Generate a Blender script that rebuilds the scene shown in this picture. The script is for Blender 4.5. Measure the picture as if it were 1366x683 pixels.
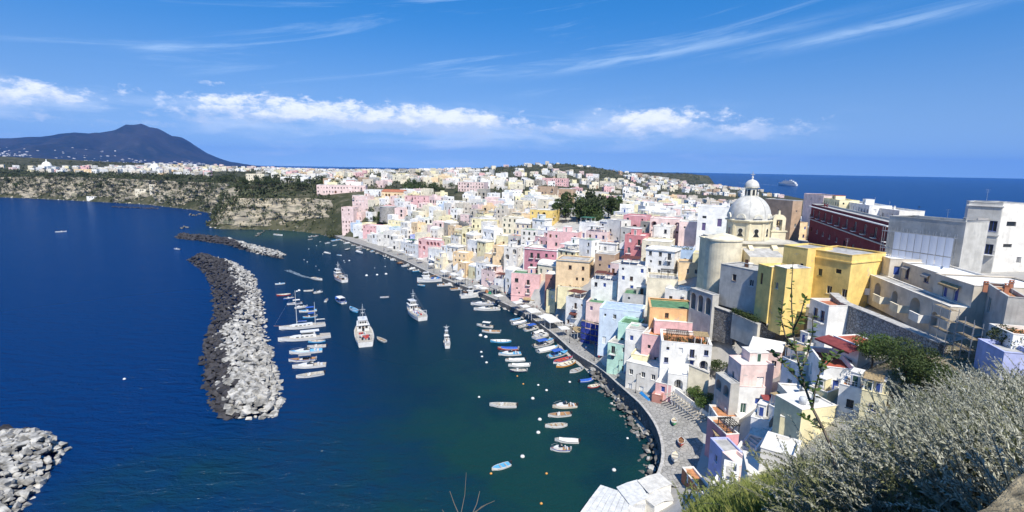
import bpy, bmesh, math, random
import numpy as np
from mathutils import Vector, Matrix
R = math.radians
random.seed(7); RNG = np.random.default_rng(11)
for o in list(bpy.data.objects): bpy.data.objects.remove(o)
SC = bpy.context.scene
COL = SC.collection

# ---------------------------------------------------------------- camera, sky, sun, exposure
CAM_H = 60.0
PITCH, ROLL = R(9.72), R(0.95)
FPX, PCX, PCY = 683.0, 683.0, 341.5           # focal length and centre, in pixels of the 1366 x 683 photograph
SUN_AZ = R(165)      # compass-like angle of the sun seen from the place: 0 = +Y (ahead), clockwise; behind the viewer, a little to the right
SUN_EL = R(52)
EXPOSURE = 0.62
HAZE = 3.0e-5
_cp, _sp = math.cos(PITCH), math.sin(PITCH)
FWD = np.array([0, _cp, -_sp]); _u0 = np.array([0, _sp, _cp]); _r0 = np.array([1.0, 0, 0])
RGT = _r0*math.cos(ROLL) + _u0*math.sin(ROLL); UPV = -_r0*math.sin(ROLL) + _u0*math.cos(ROLL)
cam_d = bpy.data.cameras.new('camera'); cam = bpy.data.objects.new('camera', cam_d); COL.objects.link(cam)
cam_d.sensor_width = 36.0; cam_d.lens = 36.0*FPX/1366.0; cam_d.clip_start = 0.1; cam_d.clip_end = 200000.0
_m = Matrix(((RGT[0], UPV[0], -FWD[0], 0), (RGT[1], UPV[1], -FWD[1], 0), (RGT[2], UPV[2], -FWD[2], CAM_H), (0, 0, 0, 1)))
cam.matrix_world = _m
SC.camera = cam

def ray(px, py):
    d = FWD*FPX + RGT*(px-PCX) - UPV*(py-PCY); return d/np.linalg.norm(d)
def at(px, py, z):
    d = ray(px, py); t = (z-CAM_H)/d[2]; return np.array([0, 0, CAM_H]) + d*t
def proj(x, y, z):
    v = np.array([x, y, z-CAM_H]); w = v @ FWD; return PCX+FPX*(v @ RGT)/w, PCY-FPX*(v @ UPV)/w

SC.view_settings.view_transform = 'Standard'; SC.view_settings.look = 'None'
SC.view_settings.exposure = EXPOSURE; SC.view_settings.gamma = 1.0; SC.view_settings.use_curve_mapping = False
SC.render.engine = 'CYCLES'
SC.cycles.use_denoising = True
SC.cycles.max_bounces = 6; SC.cycles.diffuse_bounces = 4; SC.cycles.glossy_bounces = 3; SC.cycles.transmission_bounces = 2
SC.cycles.volume_bounces = 0; SC.cycles.transparent_max_bounces = 6
SC.cycles.caustics_reflective = False; SC.cycles.caustics_refractive = False

def nd(nt, typ, **kw):
    n = nt.nodes.new(typ)
    for k, v in kw.items():
        if k == 'inp':
            for a, b in v.items(): n.inputs[a].default_value = b
        else: setattr(n, k, v)
    return n
def mathn(nt, op, a, b=None, c=None, clamp=False):
    n = nt.nodes.new('ShaderNodeMath'); n.operation = op; n.use_clamp = clamp
    for i, v in enumerate((a, b, c)):
        if v is None: continue
        if isinstance(v, (int, float)): n.inputs[i].default_value = v
        else: nt.links.new(v, n.inputs[i])
    return n.outputs[0]
def mixc(nt, fac, a, b, mode='MIX'):
    n = nt.nodes.new('ShaderNodeMix'); n.data_type = 'RGBA'; n.blend_type = mode; n.clamp_factor = True
    for s, v in ((0, fac), (6, a), (7, b)):
        if isinstance(v, (int, float)): n.inputs[s].default_value = v
        elif isinstance(v, (tuple, list)): n.inputs[s].default_value = tuple(v) if len(v) == 4 else tuple(v)+(1,)
        else: nt.links.new(v, n.inputs[s])
    return n.outputs[2]
def smooth(nt, v, a, b):
    n = nt.nodes.new('ShaderNodeMapRange'); n.interpolation_type = 'SMOOTHSTEP'
    nt.links.new(v, n.inputs[0]); n.inputs[1].default_value = a; n.inputs[2].default_value = b; n.inputs[3].default_value = 0; n.inputs[4].default_value = 1
    return n.outputs[0]

W = bpy.data.worlds.new('World'); SC.world = W; W.use_nodes = True
nt = W.node_tree; nt.nodes.clear()
sky = nd(nt, 'ShaderNodeTexSky'); sky.sky_type = 'NISHITA'; sky.sun_disc = False
sky.sun_elevation = SUN_EL; sky.sun_rotation = SUN_AZ
sky.altitude = 200; sky.air_density = 1.0; sky.dust_density = 0.0; sky.ozone_density = 6.0
geo = nd(nt, 'ShaderNodeNewGeometry'); sep = nd(nt, 'ShaderNodeSeparateXYZ')
nrm = nd(nt, 'ShaderNodeVectorMath', operation='NORMALIZE'); tcw = nd(nt, 'ShaderNodeTexCoord')
nt.links.new(tcw.outputs['Generated'], nrm.inputs[0]); nt.links.new(nrm.outputs[0], sep.inputs[0])
lift = nd(nt, 'ShaderNodeVectorMath', operation='MULTIPLY_ADD'); lift.inputs[1].default_value = (1, 1, 0.8); lift.inputs[2].default_value = (0, 0, 0.16)   # clear dry air: little whitening at the horizon
nt.links.new(nrm.outputs[0], lift.inputs[0]); nt.links.new(lift.outputs[0], sky.inputs['Vector'])
el = mathn(nt, 'MULTIPLY', mathn(nt, 'ARCSINE', sep.outputs[2]), 180/math.pi)                       # degrees above the horizon
az = mathn(nt, 'MULTIPLY', mathn(nt, 'ARCTAN2', sep.outputs[0], sep.outputs[1]), 180/math.pi)       # degrees right of straight ahead
def cloud_noise(sx, sy, detail, rough, offs=0.0, dist=0.0, skew=0.0):
    cmb = nd(nt, 'ShaderNodeCombineXYZ')
    nt.links.new(mathn(nt, 'MULTIPLY_ADD', az, sx, offs), cmb.inputs[0])
    e2 = el if not skew else mathn(nt, 'MULTIPLY_ADD', az, skew, el)
    nt.links.new(mathn(nt, 'MULTIPLY', e2, sy), cmb.inputs[1]); cmb.inputs[2].default_value = offs
    n = nd(nt, 'ShaderNodeTexNoise', inp={'Scale': 1.0, 'Detail': detail, 'Roughness': rough, 'Distortion': dist}); nt.links.new(cmb.outputs[0], n.inputs['Vector'])
    return n.outputs[0]
def blob(a0, e0, sa, se):
    x = mathn(nt, 'DIVIDE', mathn(nt, 'SUBTRACT', az, a0), sa); y = mathn(nt, 'DIVIDE', mathn(nt, 'SUBTRACT', el, e0), se)
    r2 = mathn(nt, 'ADD', mathn(nt, 'MULTIPLY', x, x), mathn(nt, 'MULTIPLY', y, y))
    return mathn(nt, 'POWER', 2.718, mathn(nt, 'MULTIPLY', r2, -1.0))
bg = nd(nt, 'ShaderNodeBackground', inp={'Strength': 0.112}); wo = nd(nt, 'ShaderNodeOutputWorld')
skyc = nd(nt, 'ShaderNodeHueSaturation', inp={'Hue': 0.5}); nt.links.new(sky.outputs[0], skyc.inputs['Color'])
hi = smooth(nt, el, 0.0, 17.0)     # deeper and purer blue with height, softer at the horizon
nt.links.new(mathn(nt, 'MULTIPLY_ADD', hi, 0.32, 0.96), skyc.inputs['Saturation']); nt.links.new(mathn(nt, 'MULTIPLY_ADD', hi, 0.14, 0.90), skyc.inputs['Value'])
cum = mathn(nt, 'ADD', mathn(nt, 'MULTIPLY', blob(-23, 5.2, 18, 1.9), 0.44), mathn(nt, 'MULTIPLY', blob(-6, 4.5, 9, 1.5), 0.40))
for a_, e_, sa, se, k_ in ((15, 4.9, 8, 1.9, .52), (24, 4.2, 9, 1.2, .40), (4, 4.2, 9, 1.0, .42), (-44, 5.2, 9, 1.4, .42), (-38, 3.4, 12, .7, .30), (-30, 7.2, 2.5, .6, .25), (-8, 2.6, 12, .7, .26), (60, 5, 14, 1.5, .3), (95, 5, 22, 1.8, .4), (150, 5, 24, 1.8, .4), (-90, 5, 22, 1.8, .4), (-145, 5, 24, 1.8, .4)):
    cum = mathn(nt, 'MAXIMUM', cum, mathn(nt, 'MULTIPLY', blob(a_, e_, sa, se), k_))
cn = cloud_noise(0.42, 0.85, 10, 0.66, 3.1, 0.15)
cmask = smooth(nt, mathn(nt, 'ADD', cn, cum), 0.73, 0.96)
veil = mathn(nt, 'MULTIPLY', smooth(nt, mathn(nt, 'ADD', cloud_noise(0.10, 0.5, 6, 0.6, 14.0, 0.3), mathn(nt, 'MULTIPLY', cum, .5)), 0.5, 0.85), mathn(nt, 'MULTIPLY', smooth(nt, el, 8.0, 4.0), smooth(nt, az, 40.0, 10.0)))
ci = cloud_noise(0.035, 0.42, 8, 0.66, 9.0, 0.9, -0.15)
cim = mathn(nt, 'MULTIPLY', smooth(nt, ci, 0.50, 0.80), smooth(nt, el, 6.5, 10.0))
for a_, e_, sa, se in ((14, 11.6, 13, .55), (-33, 10.0, 2.6, .35), (33, 12.4, 9, .5)):   # three longer streaks
    x_ = mathn(nt, 'SUBTRACT', az, a_); y_ = mathn(nt, 'SUBTRACT', mathn(nt, 'MULTIPLY_ADD', x_, -.13, el), e_); r2_ = mathn(nt, 'ADD', mathn(nt, 'POWER', mathn(nt, 'DIVIDE', mathn(nt, 'ABSOLUTE', x_), sa), 2.0), mathn(nt, 'POWER', mathn(nt, 'DIVIDE', mathn(nt, 'ABSOLUTE', y_), se), 2.0))
    cim = mathn(nt, 'MAXIMUM', cim, mathn(nt, 'MULTIPLY', mathn(nt, 'POWER', 2.718, mathn(nt, 'MULTIPLY', r2_, -1.0)), smooth(nt, cloud_noise(.12, 1.2, 6, .65, 4.0+a_, .4, -.13), .30, .62)))
cshade = cloud_noise(0.5, 1.1, 6, 0.6, 20.0)
ccol = mixc(nt, smooth(nt, mathn(nt, 'ADD', mathn(nt, 'MULTIPLY', cshade, .7), mathn(nt, 'MULTIPLY', smooth(nt, el, 3.4, 6.0), .35)), 0.38, 0.72), (3.4, 4.3, 5.9), (6.9, 7.1, 7.5))
c0 = mixc(nt, mathn(nt, 'MULTIPLY', veil, 0.55), skyc.outputs[0], (4.6, 5.5, 6.9))
c1 = mixc(nt, mathn(nt, 'MULTIPLY', cim, 0.38), c0, (4.6, 5.9, 7.4))
c2 = mixc(nt, mathn(nt, 'MULTIPLY', cmask, 0.85), c1, ccol)
nt.links.new(c2, bg.inputs[0]); nt.links.new(bg.outputs[0], wo.inputs[0])

sun_d = bpy.data.lights.new('sun', 'SUN'); sun_d.energy = 4.2; sun_d.angle = R(0.53); sun_d.color = (1.0, 0.94, 0.83)
sun = bpy.data.objects.new('sun', sun_d); COL.objects.link(sun)
SUN_DIR = Vector((math.sin(SUN_AZ)*math.cos(SUN_EL), math.cos(SUN_AZ)*math.cos(SUN_EL), math.sin(SUN_EL)))
sun.rotation_euler = SUN_DIR.to_track_quat('Z', 'Y').to_euler(); sun.location = (40, -40, 120)

# ---------------------------------------------------------------- helpers
def link(o, parent=None):
    COL.objects.link(o)
    if parent is not None: o.parent = parent
    return o
def tag(o, label=None, cat=None, group=None, kind=None):
    if label: o['label'] = label
    if cat: o['category'] = cat
    if group: o['group'] = group
    if kind: o['kind'] = kind
    return o
def empty(name, loc, rz=0.0):
    o = bpy.data.objects.new(name, None); o.location = loc; o.rotation_euler = (0, 0, rz); o.empty_display_size = 0.5
    return link(o)
def obj(name, me, parent=None, loc=None, rz=0.0):
    o = bpy.data.objects.new(name, me)
    if loc is not None: o.location = loc
    if rz: o.rotation_euler = (0, 0, rz)
    return link(o, parent)
class MB:
    """collects faces with material slots, then becomes one mesh"""
    def __init__(s): s.v = []; s.f = []; s.m = []
    def face(s, pts, m=0):
        i = len(s.v); s.v.extend([tuple(p) for p in pts]); s.f.append(tuple(range(i, i+len(pts)))); s.m.append(m)
    def box(s, x0, x1, y0, y1, z0, z1, m=0, M=None, taper=None):
        p = [(x0, y0, z0), (x1, y0, z0), (x1, y1, z0), (x0, y1, z0), (x0, y0, z1), (x1, y0, z1), (x1, y1, z1), (x0, y1, z1)]
        if M is not None: p = [tuple(M @ Vector(q)) for q in p]
        i = len(s.v); s.v.extend(p)
        for q in ((0, 3, 2, 1), (4, 5, 6, 7), (0, 1, 5, 4), (1, 2, 6, 5), (2, 3, 7, 6), (3, 0, 4, 7)):
            s.f.append(tuple(i+k for k in q)); s.m.append(m)
    def tube(s, p0, p1, r0, r1=None, n=6, m=0, cap=True):
        p0, p1 = Vector(p0), Vector(p1); r1 = r0 if r1 is None else r1
        d = (p1-p0); a = d.orthogonal().normalized(); b = d.normalized().cross(a); i = len(s.v)
        for p, r in ((p0, r0), (p1, r1)):
            for k in range(n):
                t = 2*math.pi*k/n; s.v.append(tuple(p+a*(r*math.cos(t))+b*(r*math.sin(t))))
        for k in range(n):
            s.f.append((i+k, i+(k+1) % n, i+n+(k+1) % n, i+n+k)); s.m.append(m)
        if cap:
            s.f.append(tuple(i+n+k for k in range(n))); s.m.append(m); s.f.append(tuple(i+n-1-k for k in range(n))); s.m.append(m)
    def lathe(s, prof, n=24, m=0, c=(0, 0, 0), a0=0.0, a1=2*math.pi):
        full = abs(a1-a0-2*math.pi) < 1e-6; nn = n if full else n+1; i = len(s.v)
        for r, z in prof:
            for k in range(nn):
                t = a0+(a1-a0)*k/n; s.v.append((c[0]+r*math.cos(t), c[1]+r*math.sin(t), c[2]+z))
        for j in range(len(prof)-1):
            for k in range(n):
                k2 = (k+1) % nn if full else k+1
                s.f.append((i+j*nn+k, i+j*nn+k2, i+(j+1)*nn+k2, i+(j+1)*nn+k)); s.m.append(m)
    def prism(s, poly, z0, z1, m=0, mt=None):
        n = len(poly); i = len(s.v)
        z0s = z0 if isinstance(z0, (list, tuple)) else [z0]*n; z1s = z1 if isinstance(z1, (list, tuple)) else [z1]*n
        s.v.extend([(p[0], p[1], z0s[k]) for k, p in enumerate(poly)]); s.v.extend([(p[0], p[1], z1s[k]) for k, p in enumerate(poly)])
        for k in range(n):
            s.f.append((i+k, i+(k+1) % n, i+n+(k+1) % n, i+n+k)); s.m.append(m)
        s.f.append(tuple(i+n+k for k in range(n))); s.m.append(m if mt is None else mt)
        s.f.append(tuple(i+n-1-k for k in range(n))); s.m.append(m)
    def mesh(s, name, mats, smooth=False):
        me = bpy.data.meshes.new(name); me.from_pydata(s.v, [], s.f)
        for mt in (mats if isinstance(mats, (list, tuple)) else [mats]): me.materials.append(mt)
        me.polygons.foreach_set('material_index', s.m)
        if smooth: me.polygons.foreach_set('use_smooth', [True]*len(s.f))
        me.update(); return me
    def build(s, name, mats, parent=None, smooth=False, loc=None, rz=0.0):
        return obj(name, s.mesh(name, mats, smooth), parent, loc, rz)

def copy_tree(o, parent=None):
    c = o.copy(); COL.objects.link(c); c.parent = parent
    for ch in o.children: copy_tree(ch, c)
    return c

# ---------------------------------------------------------------- materials
MATS = {}
def srgb(r, g, b):
    f = lambda c: (c/255/12.92) if c/255 <= 0.04045 else ((c/255+0.055)/1.055)**2.4
    return (f(r), f(g), f(b))
def pmat(name, col, rough=0.8, noise=0.12, nscale=1.5, bump=0.0, bscale=8.0, metal=0.0, spec=0.3, streak=0.0, dirt=None, stretch=None):
    if name in MATS: return MATS[name]
    m = bpy.data.materials.new(name); m.use_nodes = True; t = m.node_tree; b = t.nodes['Principled BSDF']
    b.inputs['Roughness'].default_value = rough; b.inputs['Metallic'].default_value = metal; b.inputs['Specular IOR Level'].default_value = spec
    g = nd(t, 'ShaderNodeNewGeometry'); vec = g.outputs['Position']
    c = col+(1,) if len(col) == 3 else col
    out = None
    if noise > 0:
        n = nd(t, 'ShaderNodeTexNoise', inp={'Scale': nscale, 'Detail': 5.0, 'Roughness': 0.6}); t.links.new(vec, n.inputs['Vector'])
        d = tuple(x*(1-noise*1.6) for x in col); l = tuple(min(1, x*(1+noise)) for x in col)
        out = mixc(t, smooth(t, n.outputs[0], 0.3, 0.7), d, l)
    if streak > 0:
        mp = nd(t, 'ShaderNodeMapping'); mp.inputs['Scale'].default_value = (1.6, 1.6, 0.12); t.links.new(vec, mp.inputs[0])
        n2 = nd(t, 'ShaderNodeTexNoise', inp={'Scale': 1.0, 'Detail': 6.0, 'Roughness': 0.65}); t.links.new(mp.outputs[0], n2.inputs['Vector'])
        dc = dirt or (0.25, 0.22, 0.19)
        out = mixc(t, mathn(t, 'MULTIPLY', smooth(t, n2.outputs[0], 0.52, 0.78), streak), out if out is not None else c, dc)
    if out is not None: t.links.new(out, b.inputs['Base Color'])
    else: b.inputs['Base Color'].default_value = c
    if bump > 0:
        n3 = nd(t, 'ShaderNodeTexNoise', inp={'Scale': bscale, 'Detail': 6.0, 'Roughness': 0.65}); t.links.new(vec, n3.inputs['Vector'])
        bp = nd(t, 'ShaderNodeBump', inp={'Strength': bump, 'Distance': 0.1}); t.links.new(n3.outputs[0], bp.inputs['Height']); t.links.new(bp.outputs[0], b.inputs['Normal'])
    MATS[name] = m; return m
def stucco(name, col, age=0.35):
    if 'stucco_'+name in MATS: return MATS['stucco_'+name]
    m = pmat('stucco_'+name, col, rough=0.9, noise=0.11, nscale=0.45, bump=0.25, bscale=4.0, spec=0.15, streak=age, dirt=tuple(x*0.50+0.02 for x in col))
    # worn patches where the paint has come away
    t = m.node_tree; b = t.nodes['Principled BSDF']; src = b.inputs['Base Color'].links[0].from_socket; g = nd(t, 'ShaderNodeNewGeometry')
    n = nd(t, 'ShaderNodeTexNoise', inp={'Scale': .55, 'Detail': 9.0, 'Roughness': .62, 'Distortion': .3}); t.links.new(g.outputs['Position'], n.inputs['Vector']); n2 = nd(t, 'ShaderNodeTexNoise', inp={'Scale': .09, 'Detail': 2.0}); t.links.new(g.outputs['Position'], n2.inputs['Vector'])
    f = mathn(t, 'MULTIPLY', smooth(t, n.outputs[0], .60, .655), mathn(t, 'MULTIPLY', smooth(t, n2.outputs[0], .45, .6), age*1.3)); grey = sum(col)/3
    t.links.new(mixc(t, f, src, tuple(.55*(.6*grey+.4*c)+.08 for c in col)), b.inputs['Base Color']); return m
# ---------------------------------------------------------------- the lie of the land
def P2(px, py, z=0.0): p = at(px, py, z); return (p[0], p[1])
SHORE_COVE = [P2(*q) for q in ((0, 263), (60, 265.5), (120, 268.5), (200, 273), (262, 280), (292, 286), (288, 293), (280, 300), (290, 305), (340, 306), (400, 308), (432, 312), (446, 317))]
SHORE_QUAY = [P2(*q) for q in ((446, 317), (470, 326), (500, 336), (540, 352), (580, 372), (620, 388), (660, 405), (700, 425), (740, 455), (770, 484), (800, 505), (830, 540), (858, 570), (878, 600), (884, 640), (870, 660))]
NEAR = [(13, 80), (2, 62), (-8, 46), (-20, 30), (-45, 12), (-110, -20), (-260, -120)]
NORTH = [(420, -120), (330, 60), (300, 250), (330, 420), (420, 640), (560, 900), (640, 1300), (690, 1750), (740, 2080), (840, 2160), (870, 2215), (780, 2300), (300, 2600), (-300, 2450), (-800, 1950), (-1300, 1700), (-2200, 1500), (-1800, 1250), (-1150, 960)]
LAND = np.array(SHORE_COVE + SHORE_QUAY[1:] + NEAR + NORTH)
NCOVE, NQUAY = len(SHORE_COVE), len(SHORE_QUAY)
def seg_dist(pts, a, b):
    ab = b-a; t = np.clip(((pts-a) @ ab)/(ab @ ab), 0, 1); q = a+t[:, None]*ab
    return np.hypot(*(pts-q).T)
def inside(pts, poly):
    x, y = pts.T; r = np.zeros(len(pts), bool); j = len(poly)-1
    for i in range(len(poly)):
        xi, yi = poly[i]; xj, yj = poly[j]
        c = ((yi > y) != (yj > y)) & (x < (xj-xi)*(y-yi)/(yj-yi+1e-12)+xi); r ^= c; j = i
    return r
def shore_dist(pts):
    pts = np.atleast_2d(pts); d = np.full(len(pts), 1e9)
    for i in range(len(LAND)): d = np.minimum(d, seg_dist(pts, LAND[i], LAND[(i+1) % len(LAND)]))
    return np.where(inside(pts, LAND), d, -d)
QA = np.array(SHORE_QUAY)
def quay_dist(pts):
    pts = np.atleast_2d(pts); d = np.full(len(pts), 1e9)
    for i in range(len(QA)-1): d = np.minimum(d, seg_dist(pts, QA[i], QA[i+1]))
    return d
_cp_px = [  # photo pixel and guessed height of the ground there
 (470,318,1.5),(500,325,1.5),(540,338,1.5),(580,355,1.5),(620,372,1.5),(670,398,1.5),(720,418,1.5),(760,445,2),(800,480,2.5),(850,515,4),(890,535,5),(930,570,4.2),(900,620,3),(885,655,2),(940,640,4),
 (500,303,10),(545,312,12),(600,322,13),(650,336,15),(700,352,15),(750,377,15),(800,402,14),(850,432,14),(880,460,13),(905,490,9),(945,520,8),
 (520,284,22),(600,294,24),(650,303,25),(700,312,25),(750,332,24),(800,352,24),(850,377,23),(900,402,21),(940,430,19),(960,460,17),(990,500,13),(1000,540,10),(980,590,7),(955,625,5),
 (540,265,32),(600,270,32),(700,290,32),(760,308,31),(830,330,30),(900,346,29),(950,385,27),(1010,412,26),(1050,445,22),(1080,470,21),(1100,520,21),(1060,600,16),(1000,645,9)]
_cp_w = [(-900,930,30),(-880,1000,38),(-700,900,38),(-560,850,37),(-420,760,36),(-300,620,37),(-260,560,37),(-190,540,36),(-150,500,34),(-110,440,28),(-60,460,36),
 (-500,1050,42),(-300,900,42),(-100,700,42),(0,560,38),(60,420,29),(100,480,27),(150,420,24),(0,800,46),(100,650,30),(200,700,20),(300,800,15),(100,1000,48),(-200,1300,46),(-700,1300,44),(-1100,1350,42),(-1500,1400,70),
 (60,1350,70),(150,1420,74),(-60,1380,58),(250,1350,60),(350,1250,36),(420,1100,18),(520,1500,14),(600,1900,20),(330,1600,40),(700,2120,50),(790,2190,44),(560,2230,50),(0,1900,40),(-500,1700,38),
 (70,300,33),(110,330,28),(180,330,18),(75,210,33),(120,230,31),(180,240,24),(90,160,32),(130,170,34),(200,180,28),(250,100,28),(110,110,35.5),(130,130,36),(160,120,36),(100,85,37),(130,80,40),
 (71,120,27),(72,100,28.5),(66,88,28),(60,78,29),(57,92,24),(0,0,58.2),(0,3,57.3),(-6,2,54),(1.2,7,52.5),(2.2,9,50.5),(2.8,4.2,56.3),(3.6,3.5,57.1),(2.7,6.5,55.2),(3.2,6.2,55.7),(3.8,9.2,53.0),(4.6,8.9,53.9),(5.2,8.6,54.5),(5.9,8.1,55.3),(6.6,7.5,56.5),(7.2,6.9,57.2),(9,8.3,57),(12,6,58),(16,10,56.8),(5,12.6,49),(7.7,11.7,51.6),(8.8,10.9,53.6),(9.6,10.2,55),(10.1,9.7,56),(7,17,45),(11,16.7,47.6),(12.5,15.6,49.6),(14.4,13.8,52),(20,18,50.5),(28,24,48),(5,18,42),(24,30,43),(14,30,37),(34,34,41),(22,42,31),(40,45,35),(30,58,18.5),(45,60,25),(60,55,32),(80,60,34),(110,55,36),(8,40,16),(16,60,6),(22,72,4),(0,30,18),(-10,20,24),(-22,24,6),(40,16,53),(80,15,48),(0,-25,60),(60,-30,60),(150,-20,50),(38,72,12),(52,72,21),(33,80,6)]
CP = np.array([tuple(at(a, b, z)) for a, b, z in _cp_px] + _cp_w, float)
_K = np.hypot(CP[:, None, 0]-CP[None, :, 0], CP[:, None, 1]-CP[None, :, 1])
_n = len(CP); _A = np.zeros((_n+3, _n+3)); _A[:_n, :_n] = _K - np.eye(_n)*1.5; _A[:_n, _n] = 1; _A[:_n, _n+1:] = CP[:, :2]/1000; _A[_n:, :_n] = _A[:_n, _n:].T
_w = np.linalg.solve(_A, np.concatenate([CP[:, 2], np.zeros(3)]))
def rbf(pts):
    k = np.hypot(pts[:, None, 0]-CP[None, :, 0], pts[:, None, 1]-CP[None, :, 1]); return k @ _w[:_n] + _w[_n] + pts[:, :2]/1000 @ _w[_n+1:]
_LQ = [.30, .41, .52, .60, .66, .73, .81, .88, .945, 1.04, 1.5, 3.0]; _LT = [.76, .657, .576, .501, .445, .388, .335, .292, .26, .228, .18, .15]; _LS = [.45, .45, .5, .9, 2.0, 2.5, 2.6, 2.4, 2.1, 1.8, 1.3, 1.0]
def ledge(p):
    """the grassy shoulder just below the viewpoint, which breaks off some way out"""
    x, y = p[:, 0], p[:, 1]; r = np.hypot(x, y); q = np.where(y > .3, x/np.maximum(y, .3), 9.0); zb = CAM_H-17*np.interp(q, _LQ, _LT)-np.interp(q, _LQ, _LS)
    z = np.where(r < 17, 57.3+(zb-57.3)*np.clip((r-3)/14, 0, 1), zb-(r-17)*1.0); z = z-np.maximum(0, .40-q)*45
    return np.where((y > .3) & (q > .1) & (q < 8), z, -99)
def ground(pts):
    pts = np.atleast_2d(np.asarray(pts, float))[:, :2]; out = np.empty(len(pts))
    for i in range(0, len(pts), 20000):
        p = pts[i:i+20000]; d = shore_dist(p); z = rbf(p)
        z = np.minimum(z, 0.5+1.35*np.maximum(d, 0)); z = np.maximum(z, 0.6)
        qd = quay_dist(p); flat = np.where((qd < 12) & (d > 0), 1.4+np.maximum(qd-9, 0)*0.6, 1e9)
        near = np.array([1.0])
        z = np.where(p[:, 1] > 150, np.minimum(z, flat), z)
        z = np.where(d < 0, np.maximum(-4.0, 0.4*d), z)
        rr_ = np.hypot(p[:, 0], p[:, 1]); z = np.where((rr_ < 20) & (p[:, 1] > .6) & (p[:, 0] < 2*p[:, 1]), np.minimum(z, 57.3-.12*np.maximum(rr_-3, 0)), z); z = np.where((rr_ < 20) & (p[:, 1] > .6) & (p[:, 0] < .34*p[:, 1]), np.minimum(z, CAM_H-1.6-.8*rr_), z); z = np.maximum(z, np.where(rr_ < 34, ledge(p), -99))
        out[i:i+20000] = z
    return out
class HeightGrid:
    """the same ground, sampled once so that it can be looked up quickly"""
    def __init__(s, x0, x1, y0, y1, st):
        s.x0, s.y0, s.st = x0, y0, st; xs, ys = np.arange(x0, x1+st, st), np.arange(y0, y1+st, st); s.nx, s.ny = len(xs), len(ys); X, Y = np.meshgrid(xs, ys); P = np.column_stack([X.ravel(), Y.ravel()]); s.z = ground(P).reshape(s.ny, s.nx); s.d = shore_dist(P).reshape(s.ny, s.nx)
    def look(s, A, p):
        u = np.clip((p[:, 0]-s.x0)/s.st, 0, s.nx-1.001); v = np.clip((p[:, 1]-s.y0)/s.st, 0, s.ny-1.001); i, j = u.astype(int), v.astype(int); a, b = u-i, v-j
        return A[j, i]*(1-a)*(1-b)+A[j, i+1]*a*(1-b)+A[j+1, i]*(1-a)*b+A[j+1, i+1]*a*b
G_NEAR = HeightGrid(-160, 340, -40, 440, 2.0); G_EDGE = HeightGrid(-10, 30, -10, 30, .4); G_FAR = HeightGrid(-2300, 1050, -150, 2700, 12.0)
def _both(p, k):
    p = np.atleast_2d(np.asarray(p, float))[:, :2]; n = (p[:, 0] > -159) & (p[:, 0] < 339) & (p[:, 1] > -39) & (p[:, 1] < 439)
    e = (p[:, 0] > -9) & (p[:, 0] < 29) & (p[:, 1] > -9) & (p[:, 1] < 29)
    return np.where(e, G_EDGE.look(getattr(G_EDGE, k), p), np.where(n, G_NEAR.look(getattr(G_NEAR, k), p), G_FAR.look(getattr(G_FAR, k), p)))
def gfast(p): return _both(p, 'z')
def dfast(p): return _both(p, 'd')
def gz(x, y):
    g = G_EDGE if (-9 < x < 29 and -9 < y < 29) else G_NEAR if (-159 < x < 339 and -39 < y < 439) else G_FAR; u = min(max((x-g.x0)/g.st, 0), g.nx-1.001); v = min(max((y-g.y0)/g.st, 0), g.ny-1.001); i, j = int(u), int(v); a, b = u-i, v-j; z = g.z
    return float(z[j, i]*(1-a)*(1-b)+z[j, i+1]*a*(1-b)+z[j+1, i]*(1-a)*b+z[j+1, i+1]*a*b)
def hit(px, py, lift=0.0, t0=20.0, t1=3500.0):
    """the point on the ray through a photo pixel that is lift metres above the ground"""
    d = ray(px, py); ts = np.geomspace(t0, t1, 700); p = np.array([0, 0, CAM_H])+ts[:, None]*d
    g = gfast(p)+lift; k = np.where(p[:, 2] < g)[0]
    if len(k) == 0: return at(px, py, min(lift+20, CAM_H-3))
    k = max(k[0], 1); a, b = ts[k-1], ts[k]
    for _ in range(24):
        m = (a+b)/2; q = np.array([0, 0, CAM_H])+m*d
        if q[2] < gz(q[0], q[1])+lift: b = m
        else: a = m
    return np.array([0, 0, CAM_H])+b*d
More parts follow.
